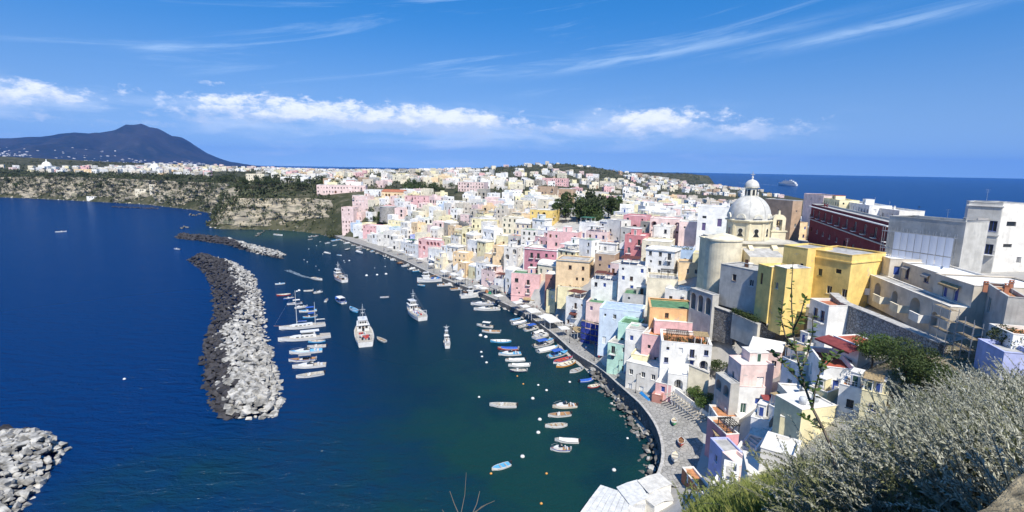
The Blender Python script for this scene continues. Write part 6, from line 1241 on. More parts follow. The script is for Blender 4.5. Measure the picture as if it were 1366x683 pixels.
# ---------------------------------------------------------------- boats
M_HULL = {k: pmat('hull_'+k, c, .35, .06, 1.0, spec=.5) for k, c in dict(white=(.66, .66, .65), cream=(.60, .56, .46), blue=(.03, .10, .36), sky=(.10, .36, .60), red=(.42, .06, .05), navy=(.02, .03, .08), black=(.02, .02, .025), orange=(.62, .28, .06), green=(.03, .30, .10), grey=(.35, .36, .37), brown=(.22, .10, .05)).items()}
M_DECK = pmat('boat_deck', (.40, .37, .32), .8, .2, 2.0); M_WOOD = pmat('boat_wood', (.34, .20, .10), .6, .15, 3.0); M_RUBBER = pmat('engine_black', (.03, .03, .035), .5)
def hull_mesh(L, B, D, col, trim='white', double=False, deck=None, fl=.28):
    """pointed bow towards +X; deck None leaves it open, otherwise the share of the length decked from the bow"""
    n = 13; mb = MB(); st = []
    for i in range(n):
        t = i/(n-1); x = -L/2+L*t; b = B/2*(1-max(0, (t-.45)/.55)**2.3); b *= (1-max(0, (.35-t)/.35)**2.2*(1.0 if double else .22)); b = max(b, .015); zs = D*(.62+.55*max(0, t-.4)**2*2.2+(.35*max(0, .3-t)**2*4 if double else 0)); zk = -D*.38+D*.45*max(0, (t-.75)/.25)**2
        st.append((x, b, zs, zk))
    def ring(s, ins=0.0, fz=None):
        x, b, zs, zk = s; b2 = max(b-ins, .005); return [(x, -b2, zs), (x, -b2*.93, zk+(zs-zk)*.45), (x, -b2*.55, zk+(zs-zk)*.12), (x, 0, zk), (x, b2*.55, zk+(zs-zk)*.12), (x, b2*.93, zk+(zs-zk)*.45), (x, b2, zs)]
    for s, q in zip(st[:-1], st[1:]):
        a, c = ring(s), ring(q)
        for k in range(6): mb.face([a[k], a[k+1], c[k+1], c[k]], 2 if k in (2, 3) else 0)
        x0, b0, z0, _ = s; x1, b1, z1, _ = q; w = .09 if B > 1.2 else .06; i0, i1 = max(b0-w, .004), max(b1-w, .004); dk = deck is not None and (x0+x1)/2 > L/2-L*deck
        for sd in (-1, 1):
            mb.face([(x0, sd*b0*1.02, z0+.02), (x1, sd*b1*1.02, z1+.02), (x1, sd*i1, z1+.02), (x0, sd*i0, z0+.02)], 1); mb.face([(x0, sd*b0*1.02, z0+.02), (x1, sd*b1*1.02, z1+.02), (x1, sd*b1*1.02, z1-.07), (x0, sd*b0*1.02, z0-.07)], 1)
            if not dk: mb.face([(x0, sd*i0, z0), (x1, sd*i1, z1), (x1, sd*i1*.9, fl*D), (x0, sd*i0*.9, fl*D)], 3)
        if dk: mb.face([(x0, -i0, z0+.005), (x1, -i1, z1+.005), (x1, i1, z1+.005), (x0, i0, z0+.005)], 3)
        else: mb.face([(x0, -i0*.9, fl*D), (x1, -i1*.9, fl*D), (x1, i1*.9, fl*D), (x0, i0*.9, fl*D)], 3)
    if not double: a = ring(st[0]); mb.face(a, 0)
    if deck is not None:
        k = [s for s in st if s[0] > L/2-L*deck][0]; mb.face([(k[0], -k[1]+.1, fl*D), (k[0], k[1]-.1, fl*D), (k[0], k[1]-.1, k[2]), (k[0], -k[1]+.1, k[2])], 3)
    return mb, st
BOATS = []
def boat(kind, sx, sy, bx, by, label, col='white', inner=None, cover=None, L=None, B=None, z=0.0, group=None):
    """stern pixel to bow pixel at the waterline (or a length in metres)"""
    s, b = at(sx, sy, z+.2)[:2], at(bx, by, z+.2)[:2]; hd = math.atan2(b[1]-s[1], b[0]-s[0]); L0 = np.hypot(*(b-s))
    if L is None: L = L0; c = (s+b)/2
    else: c = s+np.array([math.cos(hd), math.sin(hd)])*L/2
    r = random.Random(int(sx*13+sy*7)); root = empty(dict(skiff='motor_boat', gozzo='rowing_boat', cruiser='motor_cruiser', covered='covered_boat', canopy='canopied_boat', tender='dinghy').get(kind, kind), (c[0], c[1], z), hd); tag(root, label, 'boat', group)
    B = B or L*(.40 if L < 4.5 else .34 if L < 9 else .29); D = min(1.5, .34+L*.085); hm = M_HULL[col]; trim = M_HULL['white'] if col != 'white' else M_HULL[r.choice(['white', 'blue', 'grey', 'white', 'navy'])]; ins = M_HULL[inner] if inner else r.choice([M_DECK, M_DECK, M_HULL['sky'], M_WOOD])
    bot = M_HULL[r.choice(['navy', 'red', 'blue', 'black'])]; double = kind == 'gozzo'
    deck = dict(skiff=.3, gozzo=.14, cruiser=.62, covered=.2, canopy=.3, tender=None)[kind]
    mb, st = hull_mesh(L, B, D, col, double=double, deck=deck); mb.build('hull', [hm, trim, bot, ins], root)
    zt = D*.62
    if kind in ('skiff', 'gozzo', 'canopy', 'tender'):
        for x in ((-.28, .0, .2) if L > 4 else (-.15, .15)):
            w = B*.43; m2 = MB(); m2.box(x*L-.14, x*L+.14, -w, w, D*.44, D*.50); m2.build('bench', M_WOOD if r.random() < .4 else M_DECK, root)
    if kind in ('skiff', 'canopy', 'covered') or (kind == 'cruiser' and L < 8):
        m2 = MB(); m2.box(-L/2-.42, -L/2-.04, -.16, .16, zt-.05, zt+.5); m2.box(-L/2-.30, -L/2-.1, -.07, .07, -.35, zt-.053); m2.build('outboard_motor', M_RUBBER if r.random() < .6 else M_HULL['grey'], root)
    if kind in ('skiff', 'canopy') and L > 4.5:
        m2 = MB(); m2.prism([(-.02*L, -.3), (.10*L, -.25), (.10*L, .25), (-.02*L, .3)], D*.3, D*.3+.75); m2.build('console', M_HULL['white'], root)
        m2 = MB(); m2.face([(.08*L, -.3, D*.3+.76), (.08*L, .3, D*.3+.76), (.05*L, .26, D*.3+1.15), (.05*L, -.26, D*.3+1.15)]); m2.build('windscreen', M_GLASS, root)
    if kind == 'cruiser':
        w = B*.34; m2 = MB(); m2.prism([(-.12*L, -w), (.18*L, -w*.95), (.34*L, -w*.35), (.34*L, w*.35), (.18*L, w*.95), (-.12*L, w)], D*.6, [D*.6+.62, D*.6+.55, D*.6+.3, D*.6+.3, D*.6+.55, D*.6+.62]); cb = m2.build('cabin', M_HULL['white'], root)
        m2 = MB(); x0, x1 = .06*L, -.04*L; zz = D*.6+.6; m2.face([(x0, -w*.9, zz), (x0+.15, 0, zz), (x1+.1, 0, zz+.5), (x1, -w*.8, zz+.5)]); m2.face([(x0+.15, 0, zz), (x0, w*.9, zz), (x1, w*.8, zz+.5), (x1+.1, 0, zz+.5)])
        for sd in (-1, 1): m2.face([(x0, sd*w*.9, zz), (-.14*L, sd*w*.95, zz), (-.1*L, sd*w*.85, zz+.4), (x1, sd*w*.8, zz+.5)])
        m2.build('windscreen', M_GLASS, root)
        m2 = MB(); m2.box(-.40*L, -.33*L, -w*.9, w*.9, D*.3, D*.3+.5); m2.box(-.30*L, -.24*L, -w*.9, -w*.3, D*.3, D*.3+.75); m2.build('seat', pmat('boat_cushion', (.55, .55, .56), .8), root)
        m2 = MB(); pts = [(.12*L, -w, D*.6+1.0), (.3*L, -w*.8, D*.75+.8), (.46*L, 0, D*.95+.6), (.3*L, w*.8, D*.75+.8), (.12*L, w, D*.6+1.0)]
        for a, b2 in zip(pts[:-1], pts[1:]): m2.tube(a, b2, .025, n=4)
        m2.build('rail', M_METAL, root)
    if kind == 'canopy' or (cover and kind in ('cruiser', 'skiff')):
        cc = M_AWN[cover or 'blue']; w = B*.42; m2 = MB(); h = D*.6+1.35
        for i in range(6):
            a0, a1 = -w+2*w*i/6, -w+2*w*(i+1)/6; f = lambda q: h+.18*math.cos(q/w*1.4); m2.face([(-.34*L, a0, f(a0)), (.12*L, a0, f(a0)), (.12*L, a1, f(a1)), (-.34*L, a1, f(a1))])
        m2.build('canopy', cc, root); m2 = MB()
        for x in (-.32*L, .1*L):
            for sd in (-1, 1): m2.tube((x, sd*w*.95, D*.5), (x, sd*w*.95, h+.02), .03, n=4)
        m2.build('canopy_frame', M_METAL, root)
    if kind == 'covered':
        m2 = MB(); k = 9; cc = M_AWN[cover or 'white']; rows = []
        for i in range(k):
            t = i/(k-1); x = -L*.47+L*.80*t; sx_ = st[min(12, int(round(12*(x+L/2)/L)))]; rows.append([(x, -sx_[1]*.98, sx_[2]+.04), (x, -sx_[1]*.5, sx_[2]+.22+.05*math.sin(i*2)), (x, 0, sx_[2]+.36+.06*math.cos(i*1.7)), (x, sx_[1]*.5, sx_[2]+.22+.05*math.cos(i*2)), (x, sx_[1]*.98, sx_[2]+.04)])
        for a, c2 in zip(rows[:-1], rows[1:]):
            for q in range(4): m2.face([a[q], a[q+1], c2[q+1], c2[q]])
        m2.build('cover', cc, root, smooth=True)
    if kind == 'gozzo': m2 = MB(); m2.tube((L/2-.12, 0, D*.5), (L/2+.02, 0, D*1.35), .05, .04, 6); m2.build('stem_post', M_WOOD, root)
    FOOT_B.append((c[0], c[1], L)); return root
FOOT_B = []
OR = ['first', 'second', 'third', 'fourth', 'fifth', 'sixth', 'seventh', 'eighth', 'ninth', 'tenth', 'eleventh', 'twelfth', 'thirteenth', 'fourteenth', 'fifteenth']
def line_of(area, rows):
    for k, (kind, a, b, c, d, col, desc, *kw) in enumerate(rows): boat(kind, a, b, c, d, '%s, %s from the far end of %s' % (desc, OR[k], area), col, **(kw[0] if kw else {}))
line_of('the breakwater moorings', [('skiff', 380, 378, 367, 379.5, 'white', 'little white open motorboat'), ('skiff', 417, 387.5, 405, 388.5, 'white', 'small white motorboat'), ('cruiser', 418, 391, 430.5, 389.5, 'white', 'white cabin motorboat'), ('gozzo', 388, 392.5, 369, 394.5, 'red', 'red and white wooden boat', dict(inner='cream')), ('skiff', 392, 397, 378, 399.5, 'blue', 'blue hulled motorboat'), ('canopy', 403, 404, 383, 406.5, 'white', 'white boat with white canopy', dict(cover='white')), ('cruiser', 409, 409, 393, 411.5, 'white', 'white cuddy motorboat'), ('canopy', 422.5, 414, 399, 416.5, 'white', 'boat under a blue canopy', dict(cover='blue')), ('canopy', 422, 422, 404, 424, 'sky', 'light blue boat under a blue canopy', dict(cover='blue'))])
line_of('the row below the yachts', [('gozzo', 434, 455, 411, 456.5, 'sky', 'light blue wooden boat'), ('skiff', 435, 461.5, 410, 463.5, 'white', 'white open motorboat'), ('cruiser', 430, 468, 386, 472, 'white', 'long white cabin cruiser'), ('canopy', 421, 479, 385, 482, 'white', 'white boat with dark canopy', dict(cover='grey')), ('cruiser', 435, 487, 390, 491, 'white', 'white cruiser with low cabin'), ('skiff', 432, 498, 395, 504, 'white', 'long white open motorboat')])
line_of('the open mooring line', [('canopy', 658, 436.5, 636, 434, 'white', 'white boat with small canopy', dict(cover='white')), ('skiff', 667, 443, 643, 442.5, 'white', 'white motorboat with blue trim'), ('gozzo', 682, 455.5, 654, 456, 'sky', 'light blue and white wooden boat', dict(inner='white')), ('covered', 691, 465.5, 664, 465.5, 'red', 'red hulled boat with blue cover', dict(cover='blue')), ('cruiser', 695, 472, 665, 473.5, 'white', 'white cruiser with dark stern'), ('covered', 700, 480, 674, 481.5, 'white', 'white covered motorboat', dict(cover='white')), ('covered', 706, 487, 678, 488.5, 'white', 'larger white covered motorboat', dict(cover='white')), ('skiff', 702, 494.5, 680, 495, 'navy', 'dark blue motorboat')])
line_of('the quay-side boat cluster', [('gozzo', 680, 428, 695, 425.5, 'white', 'white and blue wooden boat', dict(inner='sky')), ('covered', 683, 432.5, 704, 429, 'white', 'white covered boat', dict(cover='white')), ('skiff', 691, 437, 707, 433, 'grey', 'grey motorboat'), ('canopy', 700, 441, 721, 436, 'white', 'white boat with blue canopy', dict(cover='blue')), ('covered', 711, 446, 731, 440.5, 'white', 'white tarpaulined boat', dict(cover='white')), ('cruiser', 712, 451.5, 736, 445.5, 'white', 'white cruiser with dark stern deck'), ('gozzo', 724, 456.5, 741, 452.5, 'red', 'red wooden boat', dict(inner='sky')), ('canopy', 712, 462.5, 739, 457, 'white', 'white boat with bright blue canopy', dict(cover='blue')), ('covered', 717, 469.5, 744, 463.5, 'white', 'white boat under a pale cover', dict(cover='white')), ('canopy', 732, 476.5, 758, 470, 'white', 'white boat with wide blue canopy', dict(cover='blue')), ('gozzo', 738, 484.5, 764, 478, 'white', 'white wooden boat with red rail', dict(inner='red')), ('gozzo', 742, 489.5, 768, 483.5, 'orange', 'orange hulled wooden boat', dict(inner='cream'))])
line_of('the sea-wall moorings', [('gozzo', 760, 497, 779, 491.5, 'white', 'small white rowing boat with grey inside', dict(inner='grey')), ('covered', 773, 509, 792, 507, 'blue', 'bright blue boat under a blue cover', dict(cover='blue')), ('gozzo', 784, 516.5, 801, 514, 'red', 'small red rowing boat', dict(inner='cream')), ('skiff', 689, 541.5, 653, 541, 'white', 'long white open boat lying alone'), ('cruiser', 769, 541.5, 737, 543.5, 'cream', 'cream boat with raised cabin'), ('skiff', 761, 552.5, 731, 555.5, 'white', 'white motorboat with foredeck'), ('gozzo', 757, 567, 727, 569.5, 'white', 'white wooden boat with thin mast'), ('covered', 772, 589, 740, 587.5, 'white', 'fully covered white speedboat', dict(cover='white')), ('cruiser', 760, 600, 734, 599.5, 'white', 'white day boat with dark cockpit'), ('skiff', 680, 619, 656, 627, 'white', 'white boat with blue outboard cowl', dict(inner='sky'))])
line_of('the far quay row', [('skiff', 442, 321.5, 455, 320, 'white', 'white motorboat'), ('covered', 459, 325, 472, 323.5, 'white', 'white covered boat'), ('skiff', 470, 327.5, 481, 326, 'white', 'white open boat'), ('cruiser', 476, 330.5, 490, 328.5, 'white', 'white cruiser'), ('gozzo', 489, 333.5, 500, 331, 'cream', 'cream wooden boat'), ('skiff', 495, 336, 508, 333.5, 'white', 'white motorboat with open bow'), ('gozzo', 501, 338.5, 514, 336, 'grey', 'grey wooden boat'), ('covered', 513, 342, 525, 339, 'white', 'white tarpaulin-covered boat'), ('cruiser', 523, 347, 538, 343, 'white', 'long white cruiser'), ('skiff', 531, 351.5, 546, 348.5, 'brown', 'brown wooden motorboat'), ('cruiser', 537, 355.5, 555, 352.5, 'white', 'white cabin boat'), ('covered', 545, 359.5, 560, 357, 'white', 'white boat with white cover'), ('skiff', 550, 362, 566, 360, 'sky', 'light blue motorboat')])
line_of('the cliff-foot moorings', [('skiff', 366, 313, 377, 314.5, 'white', 'white motorboat'), ('skiff', 412, 316, 419, 315, 'white', 'tiny white boat'), ('skiff', 418, 315.5, 425, 314.5, 'white', 'second tiny white boat'), ('tender', 411, 319.5, 417, 319, 'white', 'white dinghy'), ('cruiser', 434, 325, 441, 324, 'white', 'white cabin boat'), ('tender', 444, 327.5, 449, 327, 'white', 'small white dinghy'), ('gozzo', 460, 333.5, 467, 332, 'black', 'dark hulled boat with white deck', dict(inner='white')), ('covered', 433, 337, 441, 338.5, 'white', 'white covered boat'), ('tender', 450, 340, 456, 341, 'white', 'pale dinghy'), ('skiff', 475, 333.5, 483, 332.5, 'white', 'white motorboat'), ('covered', 476, 335.5, 484, 338, 'white', 'white boat lying askew')])
for a in [('skiff', 74, 309.5, 89, 309, 'white motorboat cruising alone on the open sea towards the cove'), ('skiff', 240, 332.5, 232, 332, 'small white boat passing the tip of the breakwater'), ('skiff', 416.5, 371, 430, 374, 'white motorboat leaving a foaming wake'), ('tender', 434, 402.5, 437, 399, 'tiny white tender beside the breakwater moorings'), ('skiff', 518.5, 396, 507, 397, 'pale inflatable-like boat in the middle of the harbour'), ('tender', 558, 380, 567, 381.5, 'light blue dinghy under the bow of the blue fishing boat'), ('cruiser', 583, 381, 609, 380, 'white cruiser with low cabin tied beyond the white fishing boat'), ('skiff', 601, 386.5, 622, 385, 'slim white and blue boat behind the white fishing boat'), ('cruiser', 662, 405.5, 628, 406.5, 'white sport cruiser behind the larger one at the quay'), ('cruiser', 667, 412.5, 632, 413.5, 'largest white sport cruiser moored at the quay below the candy pink house'), ('tender', 514, 456, 503, 451, 'grey inflatable dinghy beside the big white fishing vessel')]:
    boat(a[0], *a[1:5], a[5], 'white' if 'grey' not in a[5] and 'light blue' not in a[5] else ('grey' if 'grey' in a[5] else 'sky'))
boat('canopy', 459, 405, 448, 398, 'white fishing launch with blue deck in mid harbour', 'white', 'blue', cover='white'); boat('gozzo', 477, 416.5, 467, 411, 'light blue wooden boat between the two fishing vessels', 'sky', 'sky')
boat('gozzo', 902, 603, 899, 617, 'white rowing boat drawn up on the plaza', 'white', 'cream', z=4.6, L=3.8); boat('gozzo', 909, 584, 908, 597, 'red rowing boat drawn up beside the white one', 'red', 'brown', z=4.7, L=3.4); boat('gozzo', 900, 558, 898, 570, 'green rowing boat leaning on the sea wall', 'green', 'cream', z=5.0, L=3.2)
# fishing vessels
def trawler(sx, sy, bx, by, L, label, col='white', wheel_at=.05, house_col='white', clutter=('blue', 'red'), stern='white'):
    s, b = at(sx, sy, 0)[:2], at(bx, by, 0)[:2]; hd = math.atan2(b[1]-s[1], b[0]-s[0]); c = s+np.array([math.cos(hd), math.sin(hd)])*L/2; root = empty('fishing_boat', (c[0], c[1], 0), hd); tag(root, label, 'fishing boat'); B = L*.30; D = 1.0+L*.085; r = random.Random(int(sx))
    mb, st = hull_mesh(L, B, D, col, deck=.99, fl=.5); mb.build('hull', [M_HULL[col], M_HULL[stern], M_HULL['red' if r.random() < .5 else 'navy'], M_DECK], root); zd = D*.64
    m2 = MB(); bw = .12
    for q, w in zip(st[:-1], st[1:]):
        for sd in (-1, 1): m2.face([(q[0], sd*q[1], q[2]), (w[0], sd*w[1], w[2]), (w[0], sd*w[1]*1.03, w[2]+.55), (q[0], sd*q[1]*1.03, q[2]+.55)])
    m2.build('bulwark', M_HULL[col], root)
    x0, x1, w = wheel_at*L, (wheel_at+.26)*L, B*.33; m2 = MB(); m2.prism([(x0, -w), (x1, -w*.85), (x1, w*.85), (x0, w)], zd, [zd+2.2]*4); m2.prism([(x0-.4, -w-.2), (x1+.4, -w*.9), (x1+.4, w*.9), (x0-.4, w+.2)], zd+2.203, zd+2.33); m2.prism([(x0+.3, -w*.7), (x1-.6, -w*.65), (x1-.6, w*.65), (x0+.3, w*.7)], zd+2.333, zd+3.9); m2.prism([(x0+.1, -w*.8), (x1-.3, -w*.75), (x1-.3, w*.75), (x0+.1, w*.8)], zd+3.903, zd+4.0); wh = m2.build('wheelhouse', M_HULL[house_col], root)
    for sd in (-1, 1):
        for k in range(3): m2 = MB(); xx = x0+.5+(x1-x0-1.2)*k/3; m2.box(xx, xx+.75, sd*w*.72-.03, sd*w*.72+.03, zd+2.75, zd+3.55); m2.build('window', M_GLASS, wh)
    for k in range(3): m2 = MB(); yy = -w*.5+k*w*.4; m2.box(x1-.62, x1-.57, yy, yy+w*.32, zd+2.8, zd+3.5); m2.build('window', M_GLASS, wh)
    for k in range(3): m2 = MB(); yy = -w*.75+k*w*.55; m2.box(x0-.05, x0+.02, yy, yy+w*.4, zd+(.1 if k == 1 else 1.0), zd+1.9); m2.build('doorway' if k == 1 else 'window', M_GLASS, wh)
    for k in range(3): m2 = MB(); yy = -w*.55+k*w*.4; m2.box(x0+.24, x0+.31, yy, yy+w*.3, zd+2.8, zd+3.5); m2.build('window', M_GLASS, wh)
    for k in range(5): m2 = MB(); m2.tube((x0+.6, 0, zd+3.9+L*.26), ((-.46+.2*k)*L, B*.4*(1 if k % 2 else -1), zd+.5), .02, n=3); m2.build('stay', M_METAL, root)
    m2 = MB(); m2.tube((x0+.6, 0, zd+4), (x0+.6, 0, zd+4+L*.28), .09, .05, 6); m2.tube((x0+.6, -1.0, zd+4+L*.18), (x0+.6, 1.0, zd+4+L*.18), .05, n=5); m2.box(x0+.4, x0+.8, -.5, .5, zd+4+L*.12, zd+4.15+L*.12); m2.build('mast', M_HULL['white'], root)
    m2 = MB(); m2.tube((x0-.2, 0, zd+1.5), (-.38*L, 0, zd+L*.2), .08, .06, 6); m2.build('boom', M_HULL['orange'], root)
    m2 = MB(); y = B*.36
    for sd in (-1, 1): m2.tube((-.46*L, sd*y, zd), (-.46*L, sd*y, zd+2.4), .08, n=6)
    m2.tube((-.46*L, -y, zd+2.4), (-.46*L, y, zd+2.4), .08, n=6); m2.build('stern_gantry', M_HULL['white'], root)
    for k in range(16): m2 = MB(); xx, yy, q = r.uniform(-.40, wheel_at-.05)*L, r.uniform(-.28, .28)*B, r.uniform(.3, .7); m2.box(xx-q, xx+q, yy-q*.7, yy+q*.7, zd, zd+q*r.uniform(.7, 1.5), 0, None); m2.build('fish_crate' if k > 2 else 'net_heap', M_HULL[r.choice(clutter+('grey', 'white'))], root)
    FOOT_B.append((c[0], c[1], L)); return root
trawler(488, 463, 481, 430, 21, 'big white fishing vessel seen from astern beside the moored yachts', 'white', .08, clutter=('red', 'black', 'red', 'navy'))
trawler(564, 428, 537, 408, 17, 'white fishing vessel with blue and red gear heading up the harbour', 'white', .12, clutter=('blue', 'sky', 'red'))
trawler(460, 377, 433, 363, 15, 'white fishing vessel with rusty red stern', 'white', .10, clutter=('grey', 'black', 'brown'), stern='red')
trawler(597, 465, 594.5, 455, 7.2, 'small white fishing boat alone in the near harbour', 'white', .0, clutter=('grey', 'white'))
trawler(589, 375, 557, 377, 13, 'blue and white fishing boat tied to the quay', 'white', .02, clutter=('blue', 'blue', 'sky'), stern='blue')
trawler(614, 398, 640, 396, 9.5, 'white fishing boat with blue canopy tied bow to the quay', 'white', -.12, clutter=('blue', 'grey'))
def yacht(sx, sy, bx, by, L, label, masts, col='white', cabin=1.0):
    s, b = at(sx, sy, 0)[:2], at(bx, by, 0)[:2]; hd = math.atan2(b[1]-s[1], b[0]-s[0]); c = s+np.array([math.cos(hd), math.sin(hd)])*L/2; root = empty('sailing_yacht' if masts else 'motor_yacht', (c[0], c[1], 0), hd); tag(root, label, 'yacht'); B = L*.25; D = 1.5
    mb, st = hull_mesh(L, B, D, col, deck=.99); mb.build('hull', [M_HULL[col], M_HULL['white'], M_HULL['navy'], M_DECK], root); zd = D*.63
    m2 = MB(); w = B*.28; m2.prism([(-.22*L, -w), (.2*L, -w*.8), (.28*L, 0), (.2*L, w*.8), (-.22*L, w)], zd, zd+.6*cabin); cb = m2.build('cabin', M_HULL['white'], root)
    for sd in (-1, 1):
        for k in range(4): m2 = MB(); x = (-.16+.09*k)*L; m2.box(x, x+.05*L, sd*w*.97-.03, sd*w*.97+.03, zd+.25*cabin, zd+.48*cabin); m2.build('window', M_GLASS, cb)
    if not masts:
        m2 = MB(); m2.prism([(-.2*L, -w*.9), (.06*L, -w*.8), (.06*L, w*.8), (-.2*L, w*.9)], zd+.605*cabin, zd+1.9); m2.prism([(-.28*L, -w), (.08*L, -w*.9), (.08*L, w*.9), (-.28*L, w)], zd+1.903, zd+2.03); m2.build('wheelhouse', M_HULL['white'], root); m2 = MB(); m2.prism([(-.17*L, -w*.92), (.062*L, -w*.82), (.062*L, w*.82), (-.17*L, w*.92)], zd+1.15, zd+1.65); m2.build('window_band', M_GLASS, root)
    for x, h in masts:
        m2 = MB(); m2.tube((x*L, 0, zd), (x*L, 0, h), .11, .07, 7); m2.tube((x*L, 0, zd+1.6), (x*L-.22*L, 0, zd+1.5), .07, n=6); m2.tube((x*L, -.8, h*.62), (x*L, .8, h*.62), .035, n=4); m2.build('mast', M_HULL['white'], root)
        m2 = MB(); m2.tube((x*L-.03*L, 0, zd+1.75), (x*L-.21*L, 0, zd+1.66), .16, .12, 8); m2.build('furled_sail', M_AWN['blue'] if x > .1 else M_AWN['white'], root)
        for sd in (-1, 1): m2 = MB(); m2.tube((x*L, 0, h-.1), (x*L-.3, sd*B*.42, zd), .015, n=3); m2.build('shroud', M_METAL, root)
    if masts:
        x, h = masts[0]; m2 = MB(); m2.tube((x*L, 0, h-.2), (L/2+1.6, 0, zd+.9), .02, n=3); m2.build('forestay', M_METAL, root); m2 = MB(); m2.tube((L/2-.6, 0, zd+.6), (L/2+1.8, 0, zd+.95), .08, .05, 6); m2.build('bowsprit', M_WOOD, root)
yacht(434, 434, 379, 440, 16, 'white two-masted sailing yacht moored to the breakwater', [(.12, 14.5), (-.28, 9.5)])
yacht(441, 449, 375, 456, 17, 'large dark-bottomed white motor yacht beside the sailing yacht', [], 'white', 1.1)
def ferry():
    z = 0; s, b = at(1063, 248, 0)[:2], at(1038, 247, 0)[:2]; L = np.hypot(*(b-s)); hd = math.atan2(b[1]-s[1], b[0]-s[0]); c = (s+b)/2; root = empty('ferry', (c[0], c[1], 0), hd); tag(root, 'white passenger ferry crossing the open sea on the horizon', 'ferry'); B = L*.18; D = L*.085
    mb, st = hull_mesh(L, B, D*1.6, 'white', deck=.99); mb.build('hull', [M_HULL['white'], M_HULL['white'], M_HULL['navy'], M_DECK], root); zd = D
    for k, (x0, x1, h) in enumerate(((-.44, .34, .055), (-.40, .28, .05), (-.30, .22, .045))):
        m2 = MB(); w = B*(.46-.05*k); m2.prism([(x0*L, -w), (x1*L, -w*.9), (x1*L+.03*L, 0), (x1*L, w*.9), (x0*L, w)], zd, zd+h*L); m2.build('deck_house', M_HULL['white'], root); m2 = MB(); m2.prism([(x0*L+2, -w-.1), (x1*L-1, -w*.9-.1), (x1*L-1, w*.9+.1), (x0*L+2, w+.1)], zd+h*L*.45, zd+h*L*.72); m2.build('window_band', M_GLASS, root); zd += h*L+.02
    m2 = MB(); m2.prism([(-.2*L, -3), (-.1*L, -3), (-.1*L, 3), (-.2*L, 3)], zd, zd+.05*L); m2.build('funnel', M_HULL['white'], root); m2 = MB(); m2.tube((.12*L, 0, zd), (.12*L, 0, zd+.09*L), .6, .3, 6); m2.build('mast', M_METAL, root)
ferry()
# wakes: foam lying on the water
def wake(pts, w0, w1, label):
    P = [at(a, b, 0) for a, b in pts]; mb = MB(); n = 40; r = random.Random(3)
    for i in range(n*6):
        t = r.random()**.8*(len(P)-1); k = min(int(t), len(P)-2); f = t-k; p = P[k]*(1-f)+P[k+1]*f; T = t/(len(P)-1); w = w0+(w1-w0)*T; d = P[-1]-P[0]; d /= np.linalg.norm(d); q = p+np.array([-d[1], d[0], 0])*r.uniform(-w, w); l = w0*r.uniform(.6, 2.2); ww = w0*r.uniform(.12, .3)*(1-.6*T)
        mb.face([(q[0]-d[0]*l, q[1]-d[1]*l, .012), (q[0]-d[1]*ww, q[1]+d[0]*ww, .012), (q[0]+d[0]*l, q[1]+d[1]*l, .012), (q[0]+d[1]*ww, q[1]-d[0]*ww, .012)])
    o = mb.build('wake_foam', pmat('foam', (.40, .48, .54), .6, .1)); tag(o, label, 'foam', kind='stuff')
wake([(416, 371), (405, 369), (395, 365), (382, 360)], .7, 1.6, 'white foam wake behind the motorboat in the harbour')
wake([(1037, 247.2), (1010, 245.5), (985, 244)], 6, 14, 'thin pale wake behind the passenger ferry')
# mooring buoys
def buoy(px, py, r, col, label, group=None):
    p = at(px, py, 0); o = empty('mooring_buoy', (p[0], p[1], 0)); tag(o, label, 'buoy', group); key = ('buoy', col)
    if key not in PARTS:
        mb = MB(); mb.lathe([(.02, -.5), (.6, -.35), (1.0, 0.1), (.9, .5), (.55, .85), (.2, 1.0)], 12); a = mb.mesh('float', M_HULL[col], True); mb = MB(); mb.tube((0, 0, .95), (0, 0, 1.25), .12, n=6); PARTS[key] = (a, mb.mesh('eye', M_METAL))
    o.scale = (r, r, r); obj('float', PARTS[key][0], o); obj('eye', PARTS[key][1], o)
for k, (x, y) in enumerate([(710.6, 532), (720, 560), (718, 577.5), (697, 609.5)]): buoy(x, y, .5, 'white', ['large white buoy off the long white open boat', 'large white buoy beside the foredeck motorboat', 'large white buoy left of the day boat with thin mast'.replace('left of', 'beside'), 'large white buoy nearest the bottom of the harbour'][k])
for x, y, c, l in [(690, 502, 'orange', 'small yellow-orange buoy below the dark blue motorboat'), (698, 512.5, 'orange', 'orange buoy next to the yellow-orange one'), (655, 632, 'orange', 'yellow buoy by the boat with blue outboard cowl'), (722, 672, 'orange', 'yellow buoy near the bottom edge of the harbour'), (729, 632, 'orange', 'small pink-orange buoy in the shallow teal water')]: buoy(x, y, .28, c, l)
rb_ = random.Random(8); WB = [(489, 368, .8), (503, 367, .7), (515, 366, .8), (466, 348, .6), (451, 340, .4), (399, 388, .7), (396, 389, .5), (641, 448, .7), (648, 450, .7), (642, 470, .45), (643, 476, .4), (649, 484, .45), (760, 510, .4), (718, 514, .35), (729, 521, .4), (639, 530, .35), (819, 627.5, .45), (166, 506, .4), (837, 585, .3)]  # the lone float on the open sea stands in for a white seabird
WB += [(rb_.uniform(398, 520), rb_.uniform(322, 362), rb_.uniform(.25, .4)) for _ in range(24)]
for x, y, r in WB: buoy(x, y, r, 'white', 'small white mooring buoy dotting the harbour water', 'small white mooring buoys')
